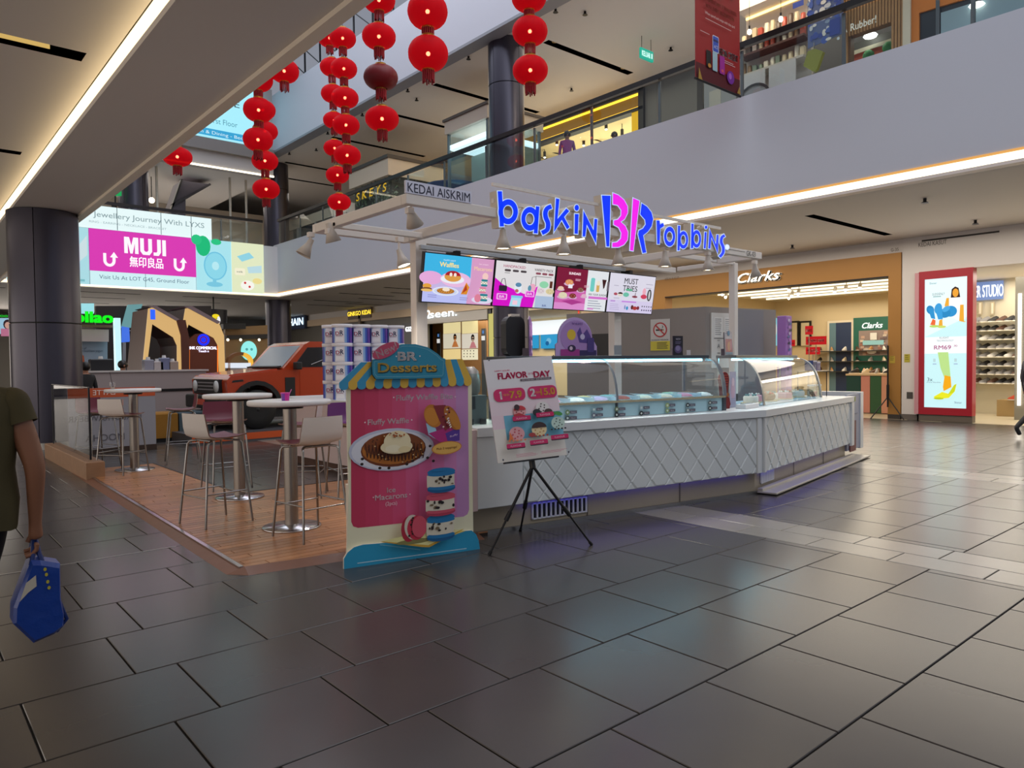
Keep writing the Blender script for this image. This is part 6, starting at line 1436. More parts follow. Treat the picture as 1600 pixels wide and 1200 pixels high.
q = PX(1577, 640, 21.6); t = thing('floor_plinth', 'low tan plinth carrying a red and black shoe', 'plinth', (21.6, q.y, 0)); MB().box(21.4, q.y-.25, 0, 21.9, q.y+.22, .42, mat('#a88a5a', .5)).build('block', t)
shoe_thing(21.38, q.y-.15, .42, .3, 1.2, '#c84a30', 'red shoe standing on the low tan plinth', 'shoes by the plinth'); 
# ---- shopfronts further along the right side
struct(MB().box(XS, 15.12, 0, XS+.3, 18.2, 4.08, mat('#cdbb9c', .55)), 'wall_between_shops')
struct(MB().box(XS-.1, 20.3, 3.72, XS+.3, 46, 4.08, mat('#dcc3a4', .5)), 'trim_6', label='peach fascia band over the far right shops')
struct(MB().box(XS, 15.12, 3.5, XS+.3, 23.3, 4.08, mat('#d8cab0', .5)), 'wall_bright_shop_header')
struct(MB().box(23.0, 17.0, 0, 23.2, 28.0, 3.8, mat('#dccba4', .6)).box(XS+.3, 17.9, 0, 23, 18.0, 3.8, INT), 'wall_bright_shop', label='cream walls of the bright shop behind the kiosk')
struct(MB().box(XS+.31, 18.0, 3.5, 23.2, 28, 3.7, mat('#e2d6bc', .6)), 'ceiling_bright_shop')
XD = 22.9
ds = thing('shop_sign_band', 'white sign band with thin red letters in the bright shop', 'sign', PX(860, 513, XD))
q0, q1 = PX(800, 505, XD), PX(906, 520, XD); MB().box(XD-.08, q1.y, q1.z, XD, q0.y, q0.z, emi('#eef6fa', .9)).build('band', ds)
p = PXprint(XD-.08, .004, lambda c: emi(c, .8)); tX(p, XD-.08, 'DUCES', 895, 510, 6, 17, '#c05a6a'); p.build('lettering', ds)
for i, (a, b) in enumerate(((818, 842), (846, 872), (876, 900))):
    q0, q1 = PX(a, 522, XD), PX(b, 544, XD); t = thing('shop_picture', f'{ORD[i]} blue picture panel from the left under the white sign band', 'picture', (XD, q0.y, q1.z)); MB().box(XD-.05, q1.y, q1.z, XD, q0.y, q0.z, emi('#2f9fd8', .7)).build('panel', t)
    p = PXprint(XD-.05, .004, lambda c: emi(c, .6)); p.ell(-(q0.y+q1.y)/2, (q0.z+q1.z)/2, .16, .14, '#7ac8f0').ell(-(q0.y+q1.y)/2-.1, (q0.z+q1.z)/2-.1, .12, .1, '#1a6aa8').build('picture', t)
rd = thing('red_bead_string', 'vertical string of small red lights behind the menu screens', 'light string', PX(904, 485, XS-.3))
v0, v1 = PX(904, 470, XS-.3), PX(905, 552, XS-.3); m_ = MB()
for k in range(26): m_.ball((XS-.3, v0.y, v1.z+(v0.z-v1.z)*k/25), .035, emi('#e83a28', 1.2), n=6, k=4)
m_.build('beads', rd, kind='stuff'); MB().tube((XS-.3, v0.y, v1.z), (XS-.3, v0.y, v0.z+1), .006, BLACK, n=5).build('cord', rd)
# 'seen' shop
struct(MB().box(XS, 23.2, 0, XS+.3, 23.5, 3.72, mat('#3a3a40', .4)).box(XS-.05, 23.5, 3.30, XS+.25, 28.2, 3.75, mat('#b8b4b0', .5)), 'wall_optician_header', label='grey header of the wooden cabinet shop')
se = thing('white_letter_sign', 'bold white glowing letters on the grey header behind the standee', 'sign', PX(690, 490, XS-.1))
p = PXprint(XS-.05, .06, lambda c: emi(c, 1.5)); tX(p, XS-.05, 'seen.', 694, 489, 12, 42, '#f4fcff', bold=.018); tX(p, XS-.05, '2', 671, 491, 13, 6, '#f4fcff', bold=.03); p.build('lettering', se)
ys = thing('yellow_light_column', 'vertical pale yellow light strip beside the wooden cabinets', 'light', (XS, 23.3, 0)); MB().box(XS-.08, PX(775, 520, XS).y, 0, XS, PX(766, 520, XS).y, 3.5, emi('#c8c070', .8)).build('strip', ys)
wc = thing('wooden_wall_cabinet', 'wooden wall cabinet with lit niches and two face posters', 'cabinet', (20.5, 25, 0)); XC2 = 20.5
ya, yb_ = PX(676, 520, XC2).y, PX(760, 520, XC2).y
MB().box(XC2, yb_, 0, XC2+.4, ya, PX(720, 497, XC2).z, mat('#a87a48', .5, noise=.1, scale=5)).build('carcass', wc)
for (a, b, c, d, col, s) in ((693, 720, 499, 520, '#e8d8a0', .9), (722, 747, 499, 520, '#e8d8a0', .9), (693, 720, 522, 544, '#e0d8c0', .8), (722, 747, 522, 544, '#e0d8c8', .8), (693, 720, 546, 562, '#e8cf90', .9), (722, 747, 546, 562, '#e8e0c0', .9)):
    q0, q1 = PX(a, c, XC2), PX(b, d, XC2); MB().box(XC2-.02, q1.y, q1.z, XC2, q0.y, q0.z, emi(col, s)).build('niche', wc)
p = PXprint(XC2-.02, .004, lambda c: emi(c, .6))  # posters set to glow, as little light reaches the cabinet
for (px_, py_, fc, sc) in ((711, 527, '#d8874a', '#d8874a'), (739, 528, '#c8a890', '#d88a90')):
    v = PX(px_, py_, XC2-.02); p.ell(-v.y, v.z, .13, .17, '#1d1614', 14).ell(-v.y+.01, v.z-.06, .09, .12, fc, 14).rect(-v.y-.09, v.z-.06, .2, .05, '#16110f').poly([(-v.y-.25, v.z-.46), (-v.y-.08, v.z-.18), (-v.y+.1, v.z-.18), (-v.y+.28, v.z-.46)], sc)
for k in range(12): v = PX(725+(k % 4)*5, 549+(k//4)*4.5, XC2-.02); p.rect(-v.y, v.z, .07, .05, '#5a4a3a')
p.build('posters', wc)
for i, (px_, py_) in enumerate(((685, 527), (755, 522))):
    v = PX(px_, py_, XC2-.1); t = thing('price_stand', f'{["left","right"][i]} grey product stand before the wooden cabinets', 'stand', (v.x, v.y, 0)); MB().box(v.x, v.y-.14, 0, v.x+.05, v.y+.14, v.z+.25, mat('#4a4a4c', .5)).build('panel', t); MB().box(v.x-.01, v.y-.12, v.z-.28, v.x, v.y+.12, v.z-.08, emi('#e8e8e4', .8)).build('label_plate', t); MB().box(v.x-.01, v.y-.06, v.z+.02, v.x, v.y+.06, v.z+.16, emi('#5a8ac8', .7)).build('badge', t)
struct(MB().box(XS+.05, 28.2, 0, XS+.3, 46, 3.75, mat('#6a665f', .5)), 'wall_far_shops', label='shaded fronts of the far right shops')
cs = thing('chain_sign', 'white glowing CHAIN shop sign left of the stacked buckets', 'sign', PX(455, 504, XS-.2))
XQ = XS-.25; q0, q1 = PX(425, 496, XQ), PX(476, 513, XQ); MB().box(XQ, q1.y, q1.z, XQ+.15, q0.y, q0.z, mat('#3a4a6a', .4)).build('panel', cs)
p = PXprint(XQ, .02, lambda c: emi(c, 1.6)); tX(p, XQ, 'KEY CHAIN', 450, 504, 11, 46, '#d8f0ff', bold=.03); p.build('lettering', cs)
gsn_ = thing('yellow_letter_sign', 'yellow glowing letters above the stacked buckets', 'sign', PX(560, 490, XS-.1)); p = PXprint(XS-.1, .05, lambda c: emi(c, 1.5)); tX(p, XS-.1, 'GINKGO KIDAI', 562, 489, 7, 36, '#f0d040', bold=.03); p.build('lettering', gsn_)
v = PX(562, 489, XS-.1); MB().box(XS-.14, v.y-1.2, v.z-.3, XS, v.y+1.2, v.z+.3, mat('#7a6a58', .5)).build('backing', gsn_)
MB().box(XS-.14, v.y-.1, 0, XS, v.y+.1, v.z, mat('#7a6a58', .5)).build('pylon', gsn_)
wl_ = thing('white_hex_sign', 'small white glowing hexagon sign between post and buckets', 'sign', PX(643, 514, XS-.1)); p = PXprint(XS-.1, .05, lambda c: emi(c, 1.6)); tX(p, XS-.1, 'G3ZO', 642, 514, 7, 14, '#ffffff', bold=.06); p.build('lettering', wl_)
v = PX(642, 514, XS-.1); MB().box(XS-.14, v.y-.7, 0, XS, v.y+.7, v.z+.3, mat('#5a5a5e', .5)).build('pylon', wl_)
# ---- stalls across the far side
STALL = mat('#a89a98', .5); BROWN = mat('#5a2c1e', .5); CRM = emi('#e2b878', .8)
Yc = 18.0
cb = thing('stall_counter', 'long pale stall counter wall with black line behind the bar tables', 'counter', PY(220, 640, Yc))
q0, q1 = PY(96, 583, Yc), PY(322, 579, Yc)
MB().box(q0.x, Yc, 0, q1.x, Yc+.5, q0.z, mat('#a99d9c', .5)).build('front', cb); MB().box(q0.x, Yc-.02, .92, q1.x+.03, Yc, .98, BLACK).build('black_band', cb); MB().box(q0.x-.05, Yc-.04, q0.z, q1.x+.05, Yc+.55, q0.z+.04, mat('#cfc8c4', .4)).build('worktop', cb)
# mirrored cafe board
Yb = 14.2
mb_ = thing('cafe_menu_glass', 'white glass cafe board with mirrored words and an orange top', 'board', PY(190, 700, Yb))
q0, q1 = PY(108, 700, Yb), PY(242, 604, Yb)
MB().box(q0.x, Yb, .06, q1.x, Yb+.03, q1.z, mat('#98979f', .4)).build('pane', mb_); MB().box(q0.x, Yb-.004, PY(190, 620, Yb).z, q1.x, Yb, q1.z, mat('#c4562c', .45)).build('orange_band', mb_); MB().box(q0.x, Yb-.03, 0, q1.x, Yb+.06, .10, mat('#3a2a22', .5)).build('base', mb_)
p = Print((q1.x, Yb-.005, 0), -X3, Z3, .001, lambda c: mat(c, .5)); p.N = -Y3
W_ = q1.x-q0.x
for s, z, h, c, x in (('LATTE', PY(190, 628, Yb).z, .12, '#c89888', .55), ('PURE STRAWBERRY', .62, .10, '#5a5860', .62), ('MOCHA', .28, .12, '#5a5860', .60), ('LATTE', PY(190, 612, Yb).z, .09, '#f0e0d8', .6)): p.text(s, W_*x, z, h, c, None, .0)
p.build('lettering', mb_)
for i, (a, b, c, lb) in enumerate(((241, 278, '#9a6a1e', 'amber square pouf behind the deck stools'), (281, 330, '#4a5a62', 'grey teal square pouf right of the amber one'))):
    Yp = 15.4; q0, q1 = PY(a, 692, Yp), PY(b, 652, Yp); t = thing('pouf', lb, 'pouf', (q0.x, Yp, 0)); MB().cbox((q0.x, Yp, .08), (q1.x-q0.x, 0, 0), (0, .6, 0), (0, 0, .5), .03, mat(c, .8, noise=.1, scale=20)).build('cushion', t); MB().box(q0.x+.05, Yp+.03, 0, q1.x-.05, Yp+.55, .08, BLACK).build('base', t)
# frozen yoghurt stall
Yl = 21.0
fy = thing('frozen_yoghurt_stall', 'stall with big glowing green letters behind the round column', 'stall', PY(140, 600, Yl))
p = PYprint(Yl, .12, lambda c: emi(c, 1.1)); tY(p, Yl, 'llaollao', 131, 495, 17, 88, '#18e020', bold=.07); p.build('lettering', fy)
m_ = MB(); onYp(m_, Yl, [(20, 505), (176, 508), (176, 512), (20, 509)], mat('#7a5a4c', .5), .6); onYp(m_, Yl+.05, [(30, 512), (170, 515), (170, 534), (30, 532)], mat('#b8aeac', .5), .1); m_.build('canopy', fy)
MB().box(PY(179, 540, Yl).x, Yl-.1, 0, PY(188, 540, Yl).x, Yl+.1, PY(180, 497, Yl).z, emi('#c8f0f6', 1.0)).build('light_post', fy)
m_ = MB(); onYp(m_, Yl+.3, [(20, 532), (168, 532), (168, 576), (20, 576)], mat('#8a98a8', .4), .1); m_.build('back_panel', fy)
m_ = MB(); onYp(m_, Yl+.2, [(132, 517), (166, 517), (168, 530), (132, 530)], mat('#1c1c20', .4), .03); m_.build('dark_screen', fy)
p = PYprint(Yl+.3, .01, lambda c: mat(c, .5)); tY(p, Yl+.3, 'The Luxury of', 120, 544, 4, 30, '#4a5868'); tY(p, Yl+.3, 'choosing the healthiest yogurt', 134, 548, 4, 54, '#4a5868'); p.build('slogan', fy)
m_ = MB(); onYp(m_, Yl+.6, [(108, 474), (147, 474), (147, 490), (108, 490)], emi('#9fe0e8', .9), .03); m_.build('upper_screen', fy)
sc_ = thing('corner_screen', 'small screen with a face poster left of the round column', 'screen', PY(8, 520, Yl)); m_ = MB(); onYp(m_, Yl, [(-30, 497), (18, 497), (18, 522), (-30, 521)], emi('#9fc8e0', .8), .05); m_.build('panel', sc_)
p = PYprint(Yl, .01, lambda c: emi(c, .7)); v = PY(12, 507, Yl); p.ell(v.x, v.z, .09, .12, '#3a2a30', 12).ell(v.x, v.z-.02, .06, .08, '#d8a898', 12).rect(v.x-.14, v.z-.28, .28, .18, '#c87a98'); tY(p, Yl, 'oo', 6, 493, 5, 12, '#20c830', bold=.05); p.build('picture', sc_)
ch = thing('orange_chair', 'rounded orange chair back beside the round column', 'chair', PY(120, 640, 19.5)); m_ = MB(); onYp(m_, 19.5, [(111, 604), (111, 553), (124, 551), (131, 556), (135, 583), (132, 604)], mat('#a8502c', .6), .12); m_.build('backrest', ch); MB().box(PY(112, 600, 19.5).x, 19.4, .0, PY(132, 600, 19.5).x, 19.9, .5, mat('#8a4026', .6)).build('seat', ch)
# bank style pavilion of two gable arches
Yp = 20.5
pv = thing('gable_pavilion', 'brown promotion booth with two cream lit gable arches', 'booth', PY(290, 600, Yp))
def arch(outer, inner, dy):
    m_ = MB(); a, b = pY(Yp, *outer), pY(Yp, *inner); n = len(a)
    for i in range(n-1): m_.prism([a[i], a[i+1], b[i+1], b[i]], (0, Yp, 0), X3, Z3, -Y3, -.05, .0, CRM)
    m_.build('lit_arch_face', pv); m_ = MB()
    for i in range(n-1): m_.prism([a[i], a[i+1], b[i+1], b[i]], (0, Yp, 0), X3, Z3, -Y3, -1.6, -.05, BROWN)
    m_.build('arch_frame', pv)
arch([(222, 584), (232, 482), (240, 480), (275, 500), (282, 524), (284, 584)], [(228, 584), (238, 506), (241, 508), (271, 527), (277, 540), (277, 584)], 0)
arch([(287, 500), (290, 482), (296, 481), (342, 504), (350, 524), (352, 584)], [(292, 515), (295, 506), (297, 508), (334, 528), (341, 541), (343, 584)], 0)
m_ = MB(); onYp(m_, Yp-.02, [(276, 500), (290, 500), (296, 530), (296, 584), (284, 584), (283, 524)], BROWN, 1.2); onYp(m_, Yp-.03, [(232, 479), (243, 477), (281, 499), (275, 501), (240, 481)], mat('#8a7a80', .5), 1.4); onYp(m_, Yp-.03, [(288, 479), (300, 478), (345, 503), (340, 506), (297, 483)], mat('#8a7a80', .5), 1.4); m_.build('roof_edge', pv, kind='stuff')
m_ = MB(); onYp(m_, Yp+.02, [(295, 584), (295, 530), (305, 522), (318, 521), (330, 524), (341, 533), (341, 584)], mat('#6a3018', .5), .1); m_.build('sign_wall', pv)
m_ = MB(); onYp(m_, Yp+.015, [(295, 584), (295, 545), (296.5, 545), (296.5, 584)], emi('#f07a2a', 1.2), .02); onYp(m_, Yp+.015, [(339.5, 584), (339.5, 530), (341, 530), (341, 584)], emi('#f07a2a', 1.2), .02); m_.build('orange_edge_light', pv, kind='stuff')
q0, q1 = PY(222, 584, Yp), PY(352, 584, Yp); MB().box(q0.x, Yp+.05, 0, q1.x, Yp+1.5, q0.z+.05, mat('#7a6a64', .5)).build('podium', pv)
p = PYprint(Yp+.02, .02, lambda c: emi(c, 1.3)); v = PY(318, 531, Yp); p.ell(v.x, v.z, .16, .16, '#1a2cff', 20); p.ringp(v.x, v.z, .10, .10, .03, '#5a1a3a', 16); tY(p, Yp, 'BNK COMMERCIAL', 317, 543.5, 4.5, 44, '#f4f0ff', bold=.05); tY(p, Yp, 'Touch n', 318, 548.5, 3.5, 16, '#e8e4ff', bold=.05); v = PY(238, 492, Yp); p.rect(v.x-.05, v.z-.12, .12, .26, '#2a5ae8').build('lettering', pv)
dkb = thing('dark_backdrop', 'dark stall backdrop behind the lit gable arches', 'backdrop', PY(250, 600, 24.5)); m_ = MB(); onYp(m_, 24.5, [(150, 478), (330, 478), (330, 648), (150, 648)], mat('#2a2220', .6), .2); m_.build('panel', dkb)
m_ = MB(); onYp(m_, 24.3, [(200, 476), (223, 475), (210, 512), (190, 512)], emi('#7fb8bc', .55), .1); m_.build('light_shaft', dkb)
m_ = MB(); onYp(m_, 24.2, [(191, 510), (202, 512), (203, 534), (191, 535)], emi('#4a7af0', .8), .1); m_.build('blue_sign', dkb)
MB().tube(PY(194, 535, 24.2), PY(194, 590, 24.2), .05, mat('#9aa0b0', .4), n=8).build('sign_post', dkb)
for i, px_ in enumerate((210, 218, 226, 253)):
    v = PY(px_, 521, 23.6); t = thing('stall_spot', f'{ORD[i]} small white spotlight from the left inside the dark stall', 'spotlight', v, 'small spots in the dark stall'); MB().tube(v, v+Vector((0, 0, .12)), .02, WHITE, n=6).tube(v+Vector((0, 0, .1)), (v.x, 24.52, v.z+.1), .008, WHITE, n=5).build('stem', t); MB().ball(v, .07, emi('#f4ecdc', 1.4), n=8, k=5).build('lamp_head', t)
for i, (px_, c, h, lb) in enumerate(((158, '#1a1a1c', .26, 'black coffee machine on the stall counter'), (232, '#8a8a98', .24, 'grey blender jug on the stall counter under the arch'), (246, '#b0a8a8', .2, 'pale canister on the stall counter under the arch'), (257, '#6a7090', .28, 'slate coloured machine on the stall counter under the arch'), (270, '#9a8a80', .2, 'tan jar on the stall counter under the arch'))):
    v = PY(px_, 580, Yc+.3); z0 = 1.39 if 0 else PY(96, 583, Yc).z+.04; t = thing('counter_appliance', lb, 'appliance', (v.x, Yc+.3, z0)); w_ = .22 if i == 0 else .10
    MB().cbox((v.x-w_, Yc+.2, z0), (2*w_, 0, 0), (0, .25, 0), (0, 0, h), .02, mat(c, .4)).build('body', t); MB().lathe([(.05, h), (.04, h+.06)], (v.x, Yc+.32, z0), mat('#d8d8d8', .3), 10).build('lid', t)
# barista behind the counter
v = PY(192, 590, Yc+1.0); figure('dark haired stall worker bending behind the pale counter', (v.x, Yc+1.0, 0), math.radians(-90), 1.62, '#2a2a30', '#1c1c20', fingers=False)
v = PY(134, 600, 17.2); figure('person in black standing by the counter near the round column', (v.x, 17.2, 0), math.radians(20), 1.58, '#16161a', '#5a4a4a', fingers=False)
# warm wood wall zone behind the car
ww = thing('wood_shop_front', 'warm wooden shop front with round cyan sign behind the car', 'shop front', PY(380, 620, 27.0)); Yw = 27.0
m_ = MB(); onYp(m_, Yw, [(352, 512), (418, 508), (418, 636), (352, 636)], mat('#8a6a40', .55, noise=.1, scale=3), .2); m_.build('wall_panel', ww)
p = PYprint(Yw, .06, lambda c: emi(c, 1.0)); v = PY(388, 548, Yw); p.ell(v.x, v.z, .30, .36, '#8fe8e4', 26).ell(v.x-.08, v.z+.05, .05, .05, '#4a9a98', 10).ell(v.x+.1, v.z+.05, .05, .05, '#4a9a98', 10); p.build('round_sign', ww)
m_ = MB(); onYp(m_, Yw-.4, [(349, 506), (384, 505), (384, 514), (349, 514)], BLACK, .3); m_.build('hanging_board', ww); m_ = MB(); onYp(m_, Yw-.1, [(354, 524), (418, 522), (418, 529), (354, 530)], mat('#14100e', .5), .2); m_.build('dark_lintel', ww)
for px_ in (356, 376, 405): MB().ball(PY(px_, 531, Yw-.4), .05, emi('#fff0c8', 4), n=8, k=5).build('lamp', ww)
ya_ = thing('yellow_arch_stall', 'yellow glowing arch over a small lit counter behind the car bonnet', 'stall', PY(375, 590, 22.5)); a, b = [(356+0, 584)]+[(376-20*math.cos(t), 566-16*math.sin(t)) for t in [PI*k/12 for k in range(13)]]+[(396, 584)], [(360, 584)]+[(376-16*math.cos(t), 567-12*math.sin(t)) for t in [PI*k/12 for k in range(13)]]+[(392, 584)]
m_ = MB(); A, B = pY(22.5, *a), pY(22.5, *b)
for i in range(len(A)-1): m_.prism([A[i], A[i+1], B[i+1], B[i]], (0, 22.5, 0), X3, Z3, -Y3, -.2, 0, emi('#e8b040', 1.0) if i > 7 else mat('#8a5a30', .5))
m_.build('arch', ya_); m_ = MB(); onYp(m_, 22.5, [(354, 567), (392, 567), (392, 575), (354, 575)], emi('#d8e0ec', 1.0), .3); onYp(m_, 22.6, [(354, 575), (392, 575), (392, 647), (354, 647)], mat('#a89c98', .5), .4); m_.build('counter', ya_)
db = thing('dark_drum_sign', 'dark drum with a yellow bird badge hanging under the far ceiling', 'sign', PY(334, 490, 31)); v = PY(334, 501, 31.6); MB().lathe([(.52, -.1), (.55, .45)], (v.x, 31.6, v.z), mat('#2a2a34', .4), 22).build('drum', db); MB().tube((v.x, 31.6, v.z+.45), (v.x, 31.6, ZG+.03), .03, BLACK, n=6).build('hanger', db)
p = PYprint(31.0, .01, lambda c: emi(c, 1.0)); a = PY(337, 497, 31.0); p.ell(a.x, a.z+.08, .15, .09, '#e8d020', 12).ell(a.x-.04, a.z-.12, .17, .11, '#e8d020', 12).ell(a.x+.12, a.z-.08, .07, .16, '#e8e8e8', 10); p.build('badge', db)
# ---- orange off-road car on its stand
vd = ray(410, 600); vd = Vector((vd.x, vd.y, 0)).normalized(); lp = Vector((-vd.y, vd.x, 0))
fwd = (lp*math.cos(math.radians(24)) - vd*math.sin(math.radians(24))).normalized()
PLZ = .20
wp = PD(400, 640, 14.9); car = thing('car', 'orange boxy off-road car on display behind the deck', 'car', (wp.x, wp.y, PLZ))
car.rotation_euler.z = math.atan2(fwd.y, fwd.x)
ORG = mat('#b8401a', .25, .1, coat=.6); BLKP = mat('#141416', .5); WING = mat('#1a1f26', .08, .0, spec=1.0); TYRE = mat('#0e0e0f', .7)
# local frame: x forward (0 = front axle), y = left (faces us), origin on the near front wheel; width runs to y = -1.85
def cpr(mb, pts, y0, y1, m_): return mb.prism(pts, (0, 0, 0), X3, Z3, -Y3, -y1, -y0, m_)
arc = lambda cx: [(cx+.46*math.cos(t), .42+.48*math.sin(t)) for t in [PI*k/10 for k in range(11)]]
low = [(-3.4, .48), (-3.05, .42)] + arc(-2.55)[::-1] + [(-2.05, .42), (-.50, .42)] + arc(0)[::-1][0:] + [(.48, .50), (.58, .55), (.60, 1.0), (.52, 1.09), (-.55, 1.20), (-3.42, 1.20)]
B_ = lambda nm, mb, par=None, **k: mb.build(nm, par or car, local=True, **k)
B_('body', cpr(MB(), low, -1.88, .04, ORG), bevel=.03)
B_('cabin', cpr(MB(), [(-.60, 1.19), (-1.12, 1.74), (-1.25, 1.80), (-3.34, 1.80), (-3.42, 1.19)], -1.80, -.04, ORG), bevel=.04)
B_('bonnet', cpr(MB(), [(.58, 1.02), (.48, 1.12), (-.52, 1.225), (-.52, 1.19), (.55, 1.0)], -1.74, -.10, ORG), bevel=.02)
m_ = MB(); m_.add([(-.655, -.16, 1.26), (-.655, -1.68, 1.26), (-1.09, -1.66, 1.715), (-1.09, -.18, 1.715)], [(0, 3, 2, 1), (0, 1, 2, 3)], mat('#c4d6e2', .12, spec=1.0)); B_('windscreen', m_)  # pale opaque colour stands in for reflections in the glass
m_ = MB()
for f in m_.v: pass
m_.v = []
m_.obox((-.55, -.16, 1.235), (-.10, 0, .02), (0, -1.52, 0), (.02, 0, .03), BLKP); B_('wiper_cowl', m_)
B_('side_window', cpr(MB(), [(-.84, 1.25), (-1.18, 1.67), (-2.02, 1.69), (-2.02, 1.25)], -.045, -.025, WING)); B_('rear_window', cpr(MB(), [(-2.25, 1.27), (-2.25, 1.68), (-3.2, 1.68), (-3.26, 1.27)], -.045, -.025, WING))
m_ = MB(); m_.tube((-1.25, -.02, 1.30), (-1.95, -.02, 1.55), .012, CHR, n=6); B_('window_bar', m_)
dr = B_('door', cpr(MB(), [(-.95, .50), (-.95, 1.19), (-2.12, 1.19), (-2.12, .50)], .035, .05, ORG), bevel=.006)
hn = cpr(MB(), [(-1.82, 1.02), (-2.04, 1.02), (-2.04, 1.05), (-1.82, 1.05)], .05, .08, BLKP).build('door_handle', dr, local=True)
B_('fender_vent', cpr(MB(), [(-.62, .66), (-.62, 1.04), (-.84, 1.04), (-.84, .60), (-.76, .56)], .04, .052, BLKP))
for cx in (0, -2.55):
    m_ = MB(); a = arc(cx); b = [(cx+.55*math.cos(t), .42+.57*math.sin(t)) for t in [PI*k/10 for k in range(11)]]
    for i in range(10): cpr(m_, [a[i], a[i+1], b[i+1], b[i]], -.05, .085, BLKP)
    B_('arch_flare', m_)
    for y in (-.02, -1.82):
        m_ = MB(); m_.lathe([(.20, -.12), (.38, -.12), (.40, -.09), (.40, .09), (.38, .12), (.20, .12)], (cx, y, .40), TYRE, 26, axis=(0, 1, 0)); w_ = B_('wheel', m_)
        r_ = MB(); r_.lathe([(.205, .06), (.19, .10), (.05, .09), (.04, .12), (.001, .12)], (cx, y, .40), mat('#5a5a5e', .35, .8), 18, axis=(0, 1, 0)); r_.build('rim', w_, local=True)
B_('underbody', MB().box(-3.3, -1.8, .22, .45, -.05, .48, BLKP))
m_ = MB(); m_.box(.56, -1.60, .72, .66, -.22, 1.02, BLKP); B_('grille', m_)
B_('bumper', MB().box(.50, -1.86, .42, .76, .02, .70, BLKP), bevel=.04)
for y in (-.34, -1.50): 
    m_ = MB(); m_.lathe([(.12, 0), (.115, .03), (.001, .04)], (.65, y, .88), mat('#d8dce0', .15), 20, axis=(1, 0, 0)); B_('headlight', m_)
m_ = MB()
for z in (.80, .87, .94): m_.box(.66, -1.34, z, .67, -.50, z+.025, mat('#b8b8bc', .3, .8))
B_('grille_bar', m_, kind='stuff')
B_('number_plate', MB().box(.76, -1.15, .50, .77, -.72, .62, mat('#d8553a', .4)))
m_ = MB(); m_.box(-.92, .04, 1.20, -.80, .24, 1.36, BLKP); B_('mirror', m_, bevel=.02)
m_ = MB(); cpr(m_, [(.26, .98), (.50, .96), (.48, 1.0), (.28, 1.02)], .04, .05, BLKP); B_('badge_strip', m_)
cpt = thing('car_stand', 'low dark display stand with orange edge under the car', 'stand', (wp.x, wp.y, 0))
U = Vector((fwd.x, fwd.y, 0)); Vv = Vector((-fwd.y, fwd.x, 0))
MB().obox(Vector((wp.x, wp.y, 0))-U*3.6+Vv*.35, U*5.0, -Vv*2.5, Z3*PLZ, mat('#4a4a50', .5)).build('deck', cpt); MB().obox(Vector((wp.x, wp.y, .04))-U*3.6+Vv*.36, U*5.0, -Vv*.01, Z3*.13, mat('#c4501c', .45)).build('orange_edge', cpt)
# ================================================================== SCREENS, UPPER FLOOR, LANTERNS
# ---- big advert screen on the far parapet
bs = thing('advert_screen', 'huge lit advert screen with magenta MUJI block on the far parapet', 'screen', (8.3, YF, 4.5))
YSC = YF-.14
MB().box(3.2, YSC, 4.46, 12.0, YF-.02, 6.47, emi('#cdeef2', .95)).build('panel', bs)
p = PYprint(YSC, .003, lambda c: emi(c, .95), .004)
def R_(p, Y, x0, y0, x1, y1, c): a, b = PY(x0, y1, Y), PY(x1, y0, Y); return p.rect(a.x, b.z if 0 else min(a.z, b.z), b.x-a.x, abs(b.z-a.z), c)
zb_, zt_ = 4.46, 6.47
xa_, xb_ = 5.66, 9.33
p.rect(3.2, zb_, xa_-3.2, zt_-zb_, '#a8d8e0').poly([(5.0, 4.9), (5.6, 5.5), (5.6, 6.2), (5.1, 5.5)], '#c8dce0').poly([(5.05, 4.8), (5.3, 4.8), (5.2, 5.3), (5.08, 5.3)], '#1c2a30').rect(4.9, 4.55, .6, .08, '#7ab8c0')
p.rect(xa_, 4.96, xb_-xa_, zt_-4.96, '#d63ab0').many([[(6.80, 5.68), (6.80, 6.28), (6.97, 6.28), (7.04, 5.98), (7.11, 6.28), (7.28, 6.28), (7.28, 5.68), (7.16, 5.68), (7.16, 6.06), (7.08, 5.68), (7.0, 5.68), (6.92, 6.06), (6.92, 5.68)], [(7.34, 6.28), (7.47, 6.28), (7.47, 5.84), (7.51, 5.79), (7.58, 5.79), (7.62, 5.84), (7.62, 6.28), (7.75, 6.28), (7.75, 5.80), (7.66, 5.67), (7.43, 5.67), (7.34, 5.80)], [(7.80, 5.67), (7.80, 5.79), (7.90, 5.79), (7.93, 5.83), (7.93, 6.28), (8.06, 6.28), (8.06, 5.80), (7.98, 5.67)], [(8.11, 5.68), (8.11, 6.28), (8.24, 6.28), (8.24, 5.68)]], '#fdf6fb').text('無印良品', 7.55, 5.38, .30, '#fdf6fb', 1.15, .02)
def uturn(cx, cz, s):
    p.ringp(cx, cz, .20, .22, .10, '#fdf6fb', 14, PI, 2*PI); p.rect(cx-.20, cz, .10, .26, '#fdf6fb').rect(cx+.10, cz, .10, .14, '#fdf6fb').poly([(cx+.02, cz+.12), (cx+.28, cz+.12), (cx+.15, cz+.32)], '#fdf6fb')
uturn(6.30, 5.36, 1); uturn(8.70, 5.36, 1)
p.text('Visit Us At LOT G45, Ground Floor', 7.5, 4.76, .15, '#5a7488', 3.1)
